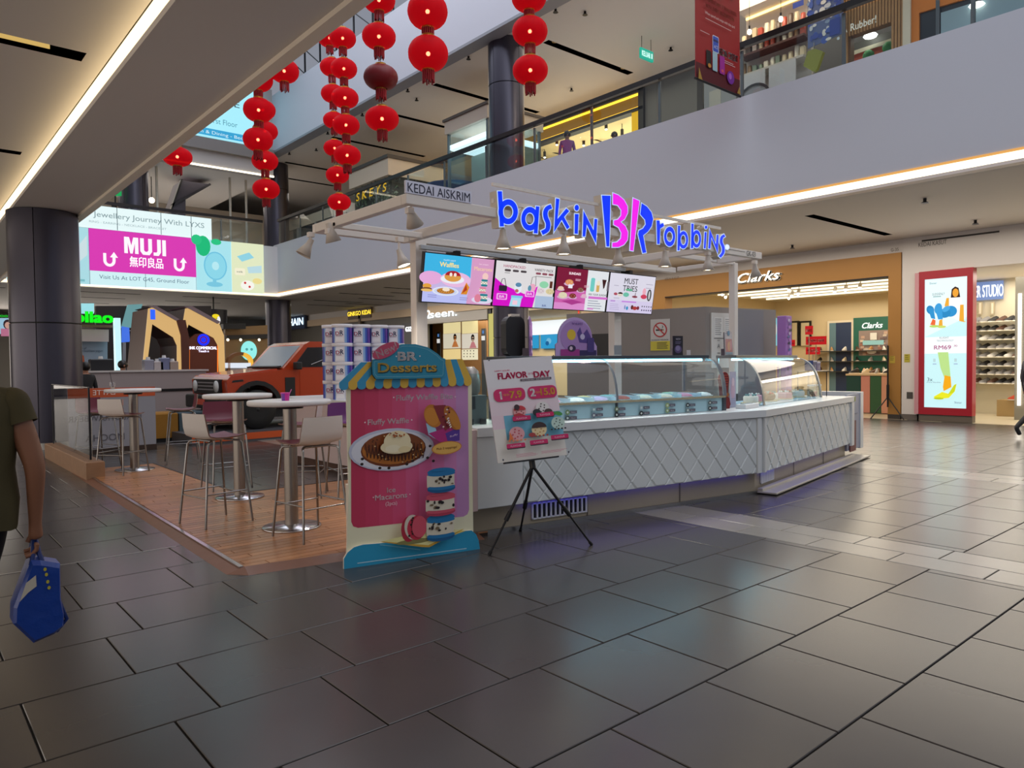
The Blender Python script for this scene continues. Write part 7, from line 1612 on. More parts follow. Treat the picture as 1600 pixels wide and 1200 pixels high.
p.rect(xb_, zb_, 1.35, zt_-zb_, '#a6e0ea').ell(9.6, 6.2, .28, .40, '#1fb878', 16).ell(9.35, 6.42, .2, .2, '#2ac080', 12).ell(10.1, 6.4, .2, .12, '#2ac080', 12).ell(10.05, 5.45, .45, .56, '#8ad4e6', 24).ringp(10.05, 5.45, .45, .56, .05, '#6fc0dc', 24).ell(10.05, 5.45, .14, .17, '#b4e6ee', 14).ell(10.0, 4.72, .32, .1, '#78c4dc', 16).rect(9.93, 4.75, .14, .2, '#78c4dc')
p.rect(10.68, zb_, 1.32, zt_-zb_, '#dfe6c0').poly([(10.9, 5.9), (11.4, 6.1), (11.6, 5.9), (11.1, 5.7)], '#8fd0e0').rr(10.8, 5.15, .42, .28, .05, '#f0ecd0').text('milk', 11.0, 5.29, .08, '#4a5a5a', .25).poly([(11.3, 5.5), (11.9, 5.6), (11.9, 5.3), (11.35, 5.25)], '#b8d8e0').ell(11.3, 4.75, .28, .2, '#f4f2ea', 14).ell(11.2, 4.85, .05, .05, '#c83a3a', 8).ell(11.38, 4.7, .05, .05, '#c83a3a', 8).ell(11.7, 4.95, .2, .12, '#e8d890', 12)
p.build('picture', bs)
for x in (5.66, 7.5, 9.33, 10.68): MB().box(x-.008, YSC-.012, 4.46, x+.008, YSC-.006, 6.47, mat('#a8c8d0', .5)).build('panel_joint', bs)
jl = thing('jewellery_screen', 'pale lit jewellery advert strip along the far balustrade', 'screen', (7, YF, 6.5))
MB().box(3.0, YF-.08, 6.50, 9.98, YF-.02, 7.32, emi('#e2f4f4', .97)).build('panel', jl)
p = PYprint(YF-.08, .003, lambda c: emi(c, .9), .003); p.text('Start Your Jewellery Journey With LYXS', 7.05, 7.02, .20, '#8aa0a4', 5.3, .004).text('RING - EARRING - NECKLACE - BRACELET', 7.0, 6.73, .08, '#9ab0b4', 2.6); p.build('picture', jl)
MB().box(5.15, YF-.085, 6.5, 5.17, YF-.08, 7.32, mat('#5a7a80', .5)).box(6.6, YF-.088, 6.5, 6.62, YF-.082, 7.32, mat('#5a7a80', .5)).box(8.1, YF-.088, 6.5, 8.12, YF-.082, 7.32, mat('#5a7a80', .5)).box(9.2, YF-.088, 6.5, 9.22, YF-.082, 7.32, mat('#5a7a80', .5)).build('panel_joint', jl, kind='stuff')
us_ = thing('upper_advert_screen', 'pale blue lit First Floor advert screen high at the far end', 'screen', (9, YF, 10.5))
MB().box(5.5, YF-.2, 10.52, 12.05, YF-.02, 13.0, emi('#a8ecfa', .95)).build('panel', us_)
p = PYprint(YF-.2, .003, lambda c: emi(c, .9), .004); p.rect(5.5, 10.55, 6.55, .28, '#3aa4d4').text('Home - Kitchen & Dining - Bedding', 9.9, 10.69, .13, '#d8f4fa', 3.6).text('L1-32, First Floor', 10.1, 11.18, .22, '#5a9aac', 1.9).text('H O M E', 10.2, 12.0, .26, '#3a4a52', 1.9); p.build('picture', us_)
# ---- balustrades
GLB = glass((.86, .92, .93), 1.3); RAIL = mat('#1e1a1a', .35, .3)
def balustrade(name, label, a, b, z0, z1, n, thick=.012, rail=.05):
    a, b = Vector(a), Vector(b); d = (b-a).normalized(); s = Vector((-d.y, d.x, 0)); t = thing(name, label, 'balustrade', (a+b)/2+Z3*z0); L = (b-a).length
    MB().obox(a+Z3*z1-s*rail, d*L, s*rail*2, Z3*.11, RAIL).build('handrail', t)
    for i in range(n):
        u0, u1 = L*i/n+.02, L*(i+1)/n-.02
        MB().obox(a+d*u0+Z3*(z0-.05)-s*thick/2, d*(u1-u0), s*thick, Z3*(z1-z0), GLB).build('glass_pane', t)
        MB().obox(a+d*(u0-.05)+Z3*z0+s*.04, d*.06, s*.04, Z3*(z1-z0-.02), mat('#7d7f80', .35, .7)).build('baluster', t)
    return t
balustrade('glass_balustrade', 'clear glass balustrade with dark handrail on the right parapet', (XF+.07, YF, 0), (XF+.07, -2, 0), ZF, 7.53, 16)
balustrade('glass_balustrade', 'glass balustrade with dark rail above the far advert screen', (-8, YF+.06, 0), (XF-.6, YF+.06, 0), 6.48, 7.42, 12)
# ---- gold shop on the right gallery
XU = 18.9
MB()
uw = MB(); onXp(uw, XU, [(1007, 262), (1007, 120), (1089, 60), (1089, 262)], mat('#6f6d6c', .6), .3)
struct(uw, 'wall_upper_grey', label='plain grey wall between the gold shop and the toy shop')
gsh = thing('gold_lit_shopfront', 'gold lit dark framed shopfront on the right gallery', 'shopfront', (XU, 18, ZU))
FR_ = mat('#17120f', .5); AMB = emi('#e8a820', .75)
y0, y1 = 21.2, 15.28; zt = 10.24
MB().box(XU-.1, y1, zt, XU+.2, y0, zt+.1, FR_).box(XU-.1, y1-.02, ZU, XU+.2, 15.47, zt+.1, FR_).box(XU-.1, y1, 9.66, XU+.2, y0, 9.76, FR_).box(XU-.1, y0, ZU, XU+.2, y0+.2, zt+.1, FR_).build('frame', gsh)
m_ = MB(); nb = 8
for i in range(nb):
    c_ = ['#e8a51e', '#b87a22', '#93651f', '#8a6020', '#8a6020', '#93651f', '#b87a22', '#e8a51e'][i]
m_.box(XU+.05, 15.47, 9.76, XU+.2, y0, zt, emi('#a8741c', .55)); m_.build('gold_band', gsh)
MB().box(XU-.02, 15.47, 10.19, XU+.05, y0, 10.24, emi('#ffc030', 3)).box(XU-.02, 15.47, 9.76, XU+.05, y0, 9.81, emi('#ffc030', 2.2)).build('band_light', gsh, kind='stuff')
MB().box(XU-.03, 15.47, ZU, XU+.1, 15.80, 9.66, emi('#f0b418', .95)).build('gold_jamb', gsh)
struct(MB().box(XU+5, 15.3, ZU, XU+5.2, 27, 10.2, mat('#d8c493', .6)).box(XU+.2, 15.28, ZU, XU+5, 15.38, 10.2, mat('#d8c493', .6)), 'wall_gold_shop', label='cream inner walls of the gold lit shop'); struct(MB().box(XU+.1, 15.3, 10.1, XU+5, 27, 10.3, mat('#d9c596', .6)), 'ceiling_gold_shop')
area('gold_shop_light', (XU+2.6, 18.5, 8.2), 3, 6, 190, (1, .87, .62), (PI, 0, 0)); area('gold_shop_light', (XU+2.6, 18.5, 10.0), 3, 6, 80, (1, .87, .62))
for i, (px_, py_) in enumerate(sorted(((862, 222), (851, 237), (870, 217), (907, 204), (912, 218), (947, 192), (972, 202), (978, 180), (842, 250)))):
    v = PX(px_, py_, XU+1.2+.4*(i % 3)); t = thing('black_track_spot', f'{ORD[i]} black track spotlight from the left in the gold lit shop' if 0 else f'{ORD[i]} black track spotlight inside the gold lit shop, counted from the left', 'spotlight', v, 'black track spots in the gold lit shop')
    MB().tube(v, v+Vector((0, 0, -.22)), .06, BLACK, n=10).tube(v, (v.x, v.y, 10.1), .014, BLACK, n=5).build('can', t); MB().ball(v+Vector((0, 0, -.22)), .05, emi('#fff0d0', 6), n=8, k=5).build('bulb', t)
for a, b in (((835, 230), (870, 241)), ((895, 208), (936, 221)), ((950, 188), (986, 198)), ((818, 240), (858, 249))):
    v0, v1 = PX(*a, XU+1.6), PX(*b, XU+1.6); t = thing('track_rail', ['leftmost','second from left','third from left','rightmost'][[835,895,950,818].index(a[0]) and ([818,835,895,950].index(a[0])) or (0 if a[0]==818 else 1)] + ' thin black lighting track inside the gold lit shop', 'track', v0, 'lighting tracks in the gold lit shop'); MB().tube(v0, v1+Vector((1.5, 0, 0)), .025, BLACK, n=6).build('rail', t)
v = PX(888, 206, 15.0); figure('person in purple shirt standing behind the right gallery balustrade', (15.0, v.y+.05, ZU), math.radians(140), 1.66, '#7a4a84', '#2a2a34', skin=mat('#8a5f4c', .5), fingers=False)
v = PX(960, 211, 15.6); figure('dark haired person mostly hidden behind the right parapet', (15.6, v.y, ZU), math.radians(60), 1.45, '#4a4a54', '#2a2a34', skin=mat('#8a5f4c', .5), fingers=False)
# ---- toy and snack shop
XT = 15.6
tsh = thing('gift_shop_shelves', 'white gift shop unit with two warm lit shelves behind the red banner', 'shop unit', (XT, 10, ZU))
ya, yb_ = PX(1150, 80, XT).y, PX(1252, 60, XT).y
zz = [PX(1200, v, XT).z for v in (-14, 22, 68, 92, 100)]
MB().box(XT+.45, yb_, ZU, XT+.55, ya, zz[0], mat('#d8cfc4', .5)).box(XT, yb_, zz[1]-.02+.35, XT+.5, ya, zz[0]+.4, mat('#d9d2cc', .5)).build('back_panel', tsh)
MB().box(XT+.1, yb_, zz[2]-.05, XT+.5, ya, zz[2], mat('#4a2420', .5)).box(XT+.1, yb_, zz[4]-.05, XT+.5, ya, zz[4], mat('#b8b2ac', .5)).box(XT+.1, yb_, PX(1200, 46, XT).z-.04, XT+.5, ya, PX(1200, 46, XT).z, mat('#6a5040', .5)).build('shelf_board', tsh)
MB().box(XT+.43, yb_, zz[1]+.28, XT+.45, ya, zz[1]+.33, emi('#ffd27a', 4)).build('shelf_light', tsh)
for f in (.08, .54):
    MB().box(XT, yb_+(ya-yb_)*f, ZU, XT+.03, yb_+(ya-yb_)*(f+.40), zz[4]-.08, mat('#b4b4b8', .4)).build('cupboard_door', tsh)
rt = random.Random(8); zs_ = [PX(1200, 46, XT).z, zz[2], zz[4]]
for j, z in enumerate(zs_):
    nI = 11
    for i in range(nI):
        y = yb_+.1+(ya-yb_-.15)*i/(nI-1); h = .16+.16*rt.random(); c = rt.choice(['#d8c8a8', '#8a6a4a', '#c8b8b0', '#b84a3a', '#5a4a44', '#e0d8c8', '#7a8a7a']); kind = rt.random()
        t = thing('tin' if kind < .6 else 'box', f'{["tall","short"][h < .23]} packet or tin on the {["top","middle","lowest"][j]} gift shop shelf, {(ORD+["eleventh"])[i]} from the right', 'tin' if kind < .6 else 'box', (XT+.28, y, z), 'tins and packets on the gift shop shelves')
        if kind < .6: MB().lathe([(.055, 0), (.055, h*.86), (.05, h*.88), (.05, h), (.001, h)], (XT+.28, y, z), mat(c, .35), 12).build('tin_wall', t)
        else: MB().cbox((XT+.22, y-.05, z), (.10, 0, 0), (0, .10, 0), (0, 0, h), .008, mat(c, .5)).build('carton', t)
for i, (px_, py_) in enumerate(((1171, 50), (1220, 30))):
    v = PX(px_, py_, XT-.1); t = thing('pendant_bulb', f'{["left","right"][i]} glowing bare pendant bulb of the gift shop', 'lamp', v, 'pendant bulbs of the gift shop'); MB().ball(v, .05, emi('#fff0d0', 7), 1, 1, 1.3, n=10, k=6).build('bulb', t); MB().tube(v+Vector((0, 0, .05)), v+Vector((0, 0, .14)), .022, DKMETAL, n=8).tube(v, (v.x, v.y, ZU2), .006, BLACK, n=5).build('cord', t)
area('gift_shop_light', (XT-.5, (ya+yb_)/2, ZU2-.1), .8, 2, 60, (1, .85, .6))
bp = thing('blue_patterned_banner', 'blue and white patterned hanging cloth beside the gift shelves', 'banner', PX(1280, 40, XT-.3))
m_ = MB(); onXp(m_, XT-.3, [(1262, -20), (1318, -20), (1317, 52), (1262, 76)], mat('#5a6a98', .7), .02); m_.build('cloth', bp)
p = PXprint(XT-.3, .002, lambda c: mat(c, .6)); rb = random.Random(2)
for k in range(60):
    v = PX(1264+rb.random()*48, -14+rb.random()*78, XT-.3); p.ell(-v.y, v.z, .03+.05*rb.random(), .03+.05*rb.random(), ['#c8d0d8', '#2f4aa0', '#8aa0c0', '#e0e0dc', '#3a5ab0'][k % 5], 8); p.k -= .9
v = PX(1304, 46, XT-.3); p.rect(-v.y-.1, v.z-.12, .22, .34, '#24409a'); v = PX(1246, 12, XT-.3); p.rect(-v.y-.1, v.z, .25, .12, '#2a4ab0'); p.build('pattern', bp)
gb = thing('olive_cushion_bag', 'shiny olive green bag hanging below the patterned cloth', 'bag', PX(1268, 95, XT-.5)); q = [(-a, b) for a, b in pX(XT-.5, (1262, 80), (1273, 76), (1286, 80), (1276, 108), (1271, 112), (1255, 103))]
m_ = MB(); m_.prism(q, (XT-.5, 0, 0), -Y3, Z3, -X3, -.10, 0, mat('#8a8c34', .25)); m_.build('bag_body', gb, .03); MB().tube(PX(1272, 78, XT-.5), PX(1272, 66, XT-.31), .008, BLACK, n=5).build('strap', gb)
ag = thing('round_shop_sign', 'dark ring shaped sign edge low behind the red banner', 'sign', PX(1176, 148, XT-.4)); v = PX(1178, 152, XT-.4); p = PXprint(XT-.4, .002, lambda c: mat(c, .5)); p.ringp(-v.y, v.z-.05, .42, .36, .06, '#1a1a1c', 26); p.build('ring', ag); MB().lathe([(.36, 0), (.36, .05)], (XT-.38, v.y, v.z-.05), mat('#8a8a8c', .4), 24, axis=(1, 0, 0)).tube((XT-.3, v.y, ZU), (XT-.3, v.y, v.z), .03, DKMETAL, n=6).build('disc', ag)
gd = thing('grey_shop_door', 'grey framed door low left of the red banner', 'door panel', PX(1120, 160, XT+.2)); m_ = MB(); onXp(m_, XT+.2, [(1100, 130), (1150, 108), (1150, 260), (1100, 260)], mat('#8a8d90', .5), .1); m_.build('leaf', gd); m_ = MB(); onXp(m_, XT+.19, [(1108, 144), (1126, 137), (1126, 200), (1108, 200)], mat('#a8a69c', .4), .02); m_.build('panel', gd)
# slatted wood shop
rs_ = thing('slatted_wood_shopfront', 'slatted wood shopfront lettered Rubber! with a wide window', 'shopfront', PX(1360, 80, XT))
y0, y1 = PX(1318, 60, XT).y, PX(1412, 40, XT).y; zt = ZU2-.02; wz0, wz1 = PX(1328, 120, XT).z-.6, PX(1360, 45, XT).z
wy0, wy1 = PX(1328, 60, XT).y, PX(1393, 60, XT).y; SL_ = mat('#a87c4c', .5, noise=.1, scale=6)
MB().box(XT+.03, y1, wz1, XT+.2, y0, zt, mat('#6a4a2c', .6)).box(XT+.03, y1, ZU, XT+.2, wy1, wz1, mat('#6a4a2c', .6)).box(XT+.03, wy0, ZU, XT+.2, y0, wz1, mat('#6a4a2c', .6)).build('backing', rs_)
y = y1; k = 0
while y < y0-.02:
    zlo = wz1 if (wy1-.01 < y < wy0-.01) else ZU
    MB().box(XT-.01, y, zlo, XT+.03, y+.045, zt, SL_).build('slat', rs_); y += .062
p = PXprint(XT-.01, .003, lambda c: emi(c, .6)); tX(p, XT-.01, 'Rubber!', 1349, 36, 12, 40, '#e8e2d4', bold=.01); tX(p, XT-.01, 'A', 1321, 47, 9, 6, '#e8e2d4', bold=.01); p.build('lettering', rs_)
MB().box(XT+.9, wy1, ZU, XT+1.0, wy0+.5, wz1+.2, mat('#5a5a56', .5)).build('inner_wall', rs_)
q = [(-a, b) for a, b in pX(XT+.85, (1326, 90), (1362, 72), (1392, 74), (1392, 110), (1326, 120))]; MB().prism(q, (XT+.85, 0, 0), -Y3, Z3, -X3, -.02, 0, mat('#b84a28', .5)).build('orange_panel', rs_)
q = [(-a, b) for a, b in pX(XT+.8, (1326, 82), (1392, 60), (1392, 66), (1326, 88))]; MB().prism(q, (XT+.8, 0, 0), -Y3, Z3, -X3, -.02, 0, mat('#e0d8c0', .5)).build('pale_beam', rs_)
for px_, py_ in ((1357, 87), (1388, 74)): MB().ball(PX(px_, py_, XT+.7), .12, mat('#2f8a4a', .6), n=10, k=6).build('plant', rs_)
MB().ball(PX(1360, 56, XT+.7), .09, emi('#fff8ec', 5), 1.6, 1.6, .6, n=10, k=6).build('lamp', rs_)
struct(MB().box(XT-.05, PX(1424, 30, XT).y, ZU, XT+.3, PX(1412, 30, XT).y, ZU2, mat('#d8cdb8', .5)), 'wall_upper_pier', label='cream pier right of the slatted shop')
op = thing('orange_shopfront', 'orange shopfront with a dark glass door at top right', 'shopfront', PX(1450, 30, XT)); y0, y1 = PX(1424, 30, XT).y, PX(1700, 0, XT).y
m_ = MB(); onXp(m_, XT, [(1424, 75), (1424, -60), (1600, -120), (1600, -30), (1436, 20), (1436, 75)], mat('#d87a14', .45), .2); m_.build('orange_panel', op)
MB().box(XT+.05, y1, ZU, XT+.15, PX(1436, 40, XT).y, PX(1436, 18, XT).z, mat('#232a32', .2)).build('dark_glass', op)
m_ = MB(); onXp(m_, XT+.0, [(1470, 60), (1470, 20), (1600, -20), (1600, 20)], mat('#8fa8b4', .3), .02); m_.build('pale_window', op); m_ = MB(); onXp(m_, XT-.01, [(1462, 70), (1462, 0), (1468, 0), (1468, 70)], mat('#5a6066', .4, .5), .05); m_.build('mullion', op)
MB().ball(PX(1526, 8, XT-.05), .09, emi('#fff4e4', 4), 1.5, 1.5, .5, n=10, k=6).build('lamp', op)
# ---- lit glass kiosk and plant kiosk on the gallery
gk = thing('lit_glass_kiosk', 'brightly lit glass kiosk with pale flat canopy left of the tall column', 'kiosk', (14.6, 18.2, ZU))
MB().box(13.9, 17.2, 8.86, 16.2, 19.4, 9.25, mat('#cdbfae', .5)).box(13.85, 17.15, 9.25, 16.25, 19.45, 9.33, mat('#5a524c', .5)).build('canopy', gk)
MB().box(14.0, 17.3, 8.35, 16.1, 19.3, 8.5, emi('#e8fbff', 1.3)).build('light_panel', gk)
MB().box(14.0, 17.3, ZU, 14.02, 19.3, 8.86, GLB).box(14.0, 17.3, ZU, 16.1, 17.32, 8.86, GLB).box(14.9, 17.3, ZU, 16.1, 19.3, 8.3, mat('#9fb0a4', .4)).build('glass_wall', gk)
for x, y in ((14.0, 17.3), (14.0, 19.3), (16.1, 17.3)): MB().box(x-.04, y-.04, ZU, x+.04, y+.04, 8.86, mat('#6a7478', .35, .5)).build('post', gk)
for i in range(4): MB().ball((14.6, 17.6+.42*i, 8.62), .08, emi('#ffffff', 5), n=8, k=5).build('downlight', gk)
bcn = thing('blue_counter', 'dark blue rounded counter behind the gallery glass', 'counter', PX(690, 290, 14.2)); v = PX(688, 288, 14.2); MB().lathe([(.8, -1.0), (.9, -.05), (.95, .0), (.001, .02)], (v.x+.5, v.y, v.z), mat('#1c3f6a', .35), 22).build('drum', bcn)
kk = thing('plant_clad_kiosk', 'dark leafy kiosk with gold letters and pale canopy on gallery', 'kiosk', (14.6, 24.3, ZU))
MB().box(13.9, 22.9, 8.3, 16.4, 25.8, 8.9, mat('#d3c2ab', .5)).box(13.85, 22.85, 8.9, 16.45, 25.85, 9.02, mat('#4a4038', .5)).build('canopy', kk)
MB().box(14.1, 23.0, ZU, 16.2, 25.7, 8.3, mat('#20261f', .5)).build('core', kk)
m_ = MB(); rk_ = random.Random(6)
for k in range(420):
    y = 23.0+2.7*rk_.random(); z = ZU+.1+1.75*rk_.random(); s = .05+.07*rk_.random(); a = rk_.random()*PI; x = 14.08-.05*rk_.random()
    if k % 3 == 0: x, y = 14.1+2*rk_.random(), 22.98
    d1 = Vector((0 if k % 3 else math.cos(a), math.cos(a) if k % 3 else 0, math.sin(a)))*s; d2 = Vector((-.3*s, .1*s, .2*s)) if k % 3 else Vector((.1*s, -.3*s, .2*s)); c = Vector((x, y, z)); e_ = d1.cross(Vector((1, .2, .1))).normalized()*s*.4
    m_.add([c-d1, c+e_+d2, c+d1, c-e_+d2], [(0, 1, 2, 3), (3, 2, 1, 0)], mat(['#4a5a3a', '#6a7a58', '#8a9a88', '#2f3a2a'][k % 4], .6))
m_.build('foliage', kk, kind='stuff')
p = PXprint(14.0, .02, lambda c: emi(c, .9)); v0, v1 = PX(556, 303, 14.0), PX(606, 303, 14.0); p.text('S K E Y S', -(v0.y+v1.y)/2, v0.z-.15, .30, '#e0b020', abs(v0.y-v1.y)*.95, .02, shear=.15); p.build('lettering', kk)
orp = thing('orange_lit_shop', 'orange glowing shop panels far along the right gallery', 'shopfront', PX(650, 300, XU)); m_ = MB(); onXp(m_, XU, [(616, 320), (616, 283), (690, 256), (690, 320)], mat('#c87a24', .5), .1); m_.build('panel', orp)
m_ = MB(); onXp(m_, XU-.02, [(617, 318), (617, 284), (622, 283), (622, 318)], emi('#ffc038', 1.6), .03); onXp(m_, XU-.02, [(622, 284), (690, 259), (690, 262), (622, 288)], emi('#ffc038', 1.6), .03); m_.build('edge_light', orp, kind='stuff'); m_ = MB(); onXp(m_, XU-.05, [(622, 296), (690, 272), (690, 276), (622, 300)], BLACK, .03); m_.build('frame_bar', orp)
grk = thing('glass_gallery_stall', 'dark glass fronted stall at far end of the right gallery', 'stall', PX(480, 330, 14.2)); MB().box(14.2, 26.5, ZU, 14.25, 33.0, 7.6, mat('#3a4044', .15, .2)).build('glass_front', grk); MB().box(14.15, 26.5, 7.6, 15.2, 33, 8.0, mat('#cdbca4', .5)).build('fascia', grk)
for y in (27.5, 29.2, 31): MB().box(14.12, y, ZU, 14.2, y+.12, 7.6, mat('#9a958c', .4)).build('post', grk)
# exit sign
ex = thing('exit_sign', 'small green lit exit sign hanging from the first floor ceiling', 'sign', G(1010, 85, 9.98)); v = G(1010, 86, 9.98)
MB().box(v.x-.27, v.y-.03, v.z-.14, v.x+.27, v.y+.03, v.z+.14, emi('#18a890', .9)).build('housing', ex); MB().tube((v.x-.2, v.y, v.z+.14), (v.x-.2, v.y, ZU2), .008, BLACK, n=5).tube((v.x+.2, v.y, v.z+.14), (v.x+.2, v.y, ZU2), .008, BLACK, n=5).build('hanger', ex, kind='stuff')
p = Print((v.x-.25, v.y-.032, v.z-.12), X3, Z3, .002, lambda c: emi(c, 1.0)); p.text('KELUAR', .20, .12, .15, '#d8fff6', .36, .02).poly([(.42, .05), (.47, .05), (.47, .19), (.42, .19)], '#d8fff6'); p.build('lettering', ex)
# far gallery
for i, (px_, py_, c) in enumerate(((178, 316, '#4a2a24'), (200, 318, '#1c2a2c'))):
    v = PY(px_, py_, YF+1.4); figure(['person with glasses leaning at the far left gallery rail', 'person in dark green top at the far gallery rail'][i], (v.x, YF+1.4, 6.42-.3), math.radians(175), 1.6, c, '#202024', fingers=False)
dg_ = thing('escalator_flank', 'grey sloping escalator side on the far gallery', 'escalator', PY(300, 320, 32)); m_ = MB(); onYp(m_, 32, [(266, 420), (268, 330), (284, 282), (330, 288), (290, 312), (290, 420)], mat('#4a4450', .6), 1.2); m_.build('flank', dg_); m_ = MB(); onYp(m_, 31.9, [(266, 330), (283, 280), (286, 280), (269, 330)], BLACK, .2); m_.build('edge', dg_); m_ = MB(); onYp(m_, 31.9, [(269, 318), (328, 286), (330, 289), (270, 323)], mat('#2a2830', .6), .2); m_.build('lower_beam', dg_)
struct(MB().box(-9, 38, 6.42, 18, 38.2, 9.4, mat('#a89d90', .6)), 'wall_far_gallery', label='pale back wall of the far gallery')
for i, px_ in enumerate((226, 246, 360, 385)):
    v = PY(px_, 330, 31.2); t = thing('gallery_pole', f'{ORD[i]} thin pale pole from the left on the far gallery', 'pole', (v.x, 31.2, 6.42)); MB().tube((v.x, 31.2, 6.42), (v.x, 31.2, 9.4), .05, mat('#b8b0a4', .4), n=8).build('shaft', t); MB().lathe([(.12, 0), (.12, .03)], (v.x, 31.2, 6.42), STEEL, 12).build('foot', t)
v = PY(237, 313, 33); t = thing('warm_lamp', 'single bright warm lamp on the far gallery wall', 'lamp', v); MB().ball(v, .12, emi('#ffe8c0', 6), n=10, k=6).build('bulb', t); MB().tube(v, v+Vector((0, 0, 3)), .02, BLACK, n=5).build('rod', t)
gsc = thing('green_screen_panel', 'small green lit panel at the far left of the gallery', 'screen', PY(184, 297, 31)); m_ = MB(); onYp(m_, 31, [(172, 306), (176, 290), (190, 288), (190, 306)], emi('#18a858', .8), .05); m_.build('panel', gsc); MB().tube(PY(180, 306, 31.03), PY(180, 330, 31.03), .03, BLACK, n=6).build('post', gsc)
# ---- red promotion banner
bn = thing('red_promo_banner', 'tall dark red AEON CREDIT banner hanging before the gift shop', 'banner', (11.7, 7.75, 6.48))
x0, x1, yb_, z0, z1 = 11.0, 12.4, 7.75, 6.48, 9.5
MB().box(x0, yb_, z0, x1, yb_+.012, z1, mat('#a01c20', .55)).build('cloth', bn)
MB().tube((x0-.02, yb_, z0), (x1+.02, yb_, z0), .022, BLACK, n=8).build('lower_rod', bn); MB().tube((x0-.02, yb_, z1), (XF-.05, yb_, z1), .022, BLACK, n=8).build('upper_rod', bn); MB().box(XF-.1, yb_-.03, z1-.05, XF-.05, yb_+.03, ZU2, BLACK).tube((XF-.08, yb_, ZU2-.3), (XF-.08, yb_, ZU2), .02, BLACK, n=6).build('hanger', bn)
p = Print((x0, yb_-.001, z0), X3, Z3, .002, lambda c: mat(c, .5)); W_ = 1.4
p.rect(0, 0, W_, .30, '#5a1420'); p.text('AEON CREDIT', 1.02, .67, .125, '#ffffff', .62, .03).lines(.74, .53, .54, 2, .035, .012, '#d8b8b8').rr(.50, .60, .20, .30, .03, '#e0dce8').rr(.515, .615, .17, .27, .02, '#3a5ac0').rect(.515, .79, .17, .04, '#24306a').text('ACS', .6, .70, .06, '#e0e0f0', .12)
p.rr(.30, .28, .15, .30, .02, '#18141a').rr(.49, .26, .15, .34, .02, '#a8c8d0').rr(.71, .26, .16, .32, .02, '#a82a98').ell(.80, .32, .04, .03, '#e05a6a', 10).ell(1.06, .26, .12, .12, '#7a2a9a', 16).ell(1.04, .28, .05, .06, '#b86ad0', 10).ell(.38, .31, .05, .04, '#c8883a', 10)
p.poly([(.04, .0), (.16, .0), (.06, .2)], '#b08a3a').poly([(1.38, .02), (1.26, .02), (1.34, .16)], '#b08a3a')
p.text('COMPLIMENTARY 2 TRAIN RIDES', .68, 1.46, .07, '#d89a48', 1.12, .01).text('WITH EVERY REDEMPTION', .70, 1.34, .07, '#d89a48', .90, .01).text('When spend and swipe with the card', .70, 1.21, .05, '#d8c0b8', .94).lines(.24, 1.10, .86, 1, .05, .014, '#c89a98').lines(.08, .84, .35, 1, .05, .014, '#c89a98')
p.rr(.36, 1.62, .42, .16, .05, '#141014').rect(.42, 1.74, .30, .22, '#b83020').rect(.44, 1.90, .10, .26, '#b83020').ell(.47, 1.98, .07, .15, '#161216', 16).ringp(.47, 1.98, .07, .15, .02, '#c8a040', 16).rect(.66, 1.78, .14, .14, '#c8a03a').rect(.72, 1.96, .18, .20, '#2f3f90').rect(.84, 1.84, .12, .18, '#e0d8d0').rect(.94, 1.76, .14, .16, '#3a8a4a').rect(1.06, 1.72, .10, .12, '#5aa84a').ell(.58, 2.2, .12, .10, '#e0a838', 14)
p.build('picture', bn)
# ---- red lanterns
def shell():
    m = bpy.data.materials.new('lantern_silk'); m.use_nodes = True; nt = m.node_tree; b = nt.nodes['Principled BSDF']; out = nt.nodes['Material Output']
    b.inputs['Base Color'].default_value = lin('#a00616'); b.inputs['Roughness'].default_value = .6; b.inputs['Specular IOR Level'].default_value = .1; b.inputs['Emission Color'].default_value = lin('#e00a1c'); b.inputs['Emission Strength'].default_value = .30
    t = nt.nodes.new('ShaderNodeBsdfTransparent'); t.inputs[0].default_value = (1, .16, .12, 1); mx = nt.nodes.new('ShaderNodeMixShader'); mx.inputs[0].default_value = .22
    nt.links.new(b.outputs[0], mx.inputs[1]); nt.links.new(t.outputs[0], mx.inputs[2]); nt.links.new(mx.outputs[0], out.inputs[0]); return m
SILK = shell(); SILKD = mat('#7c0a14', .5); GOLDM = mat('#b8862c', .35, .6); TASS = mat('#a80e1c', .6)
LM = {}
def lantern_mesh(asp, lit):
    key = (asp, lit)
    if key in LM: return LM[key]
    t = thing('red_lantern', 'x', 'lantern', (0, 0, 0), 'red lanterns strung over the atrium')
    n, k = 48, 12; r = .31; m_ = MB(); vs = []
    for j in range(k+1):
        th = PI*(.10+.80*j/k)
        for i in range(n):
            a = 2*PI*i/n; rr = r*(1+.03*math.cos(a*24))*math.sin(th)**.85; vs.append((rr*math.cos(a), rr*math.sin(a), -r*asp*math.cos(th)))
    m_.add(vs, [(j*n+i, j*n+(i+1) % n, (j+1)*n+(i+1) % n, (j+1)*n+i) for j in range(k) for i in range(n)], SILK if lit else SILKD, True); m_.build('silk_body', t)
    zt = r*asp*.95
    MB().lathe([(.105, zt-.01), (.105, zt+.035), (.09, zt+.035)], (0, 0, 0), GOLDM, 18).build('top_collar', t)
    MB().lathe([(.10, -zt-.02), (.10, -zt+.01)], (0, 0, 0), GOLDM, 18).build('bottom_collar', t)
    m_ = MB()
    for i in range(18):
        a = 2*PI*i/18; m_.tube((.09*math.cos(a), .09*math.sin(a), -zt-.01), (.088*math.cos(a), .088*math.sin(a), -zt-.17-.02*(i % 3)), .013, TASS, n=5)
    m_.build('fringe', t, kind='stuff')
    if lit: MB().ball((0, 0, .0), .034, emi('#ffc8a8', 40), n=10, k=6).build('bulb', t)
    LM[key] = t; return t
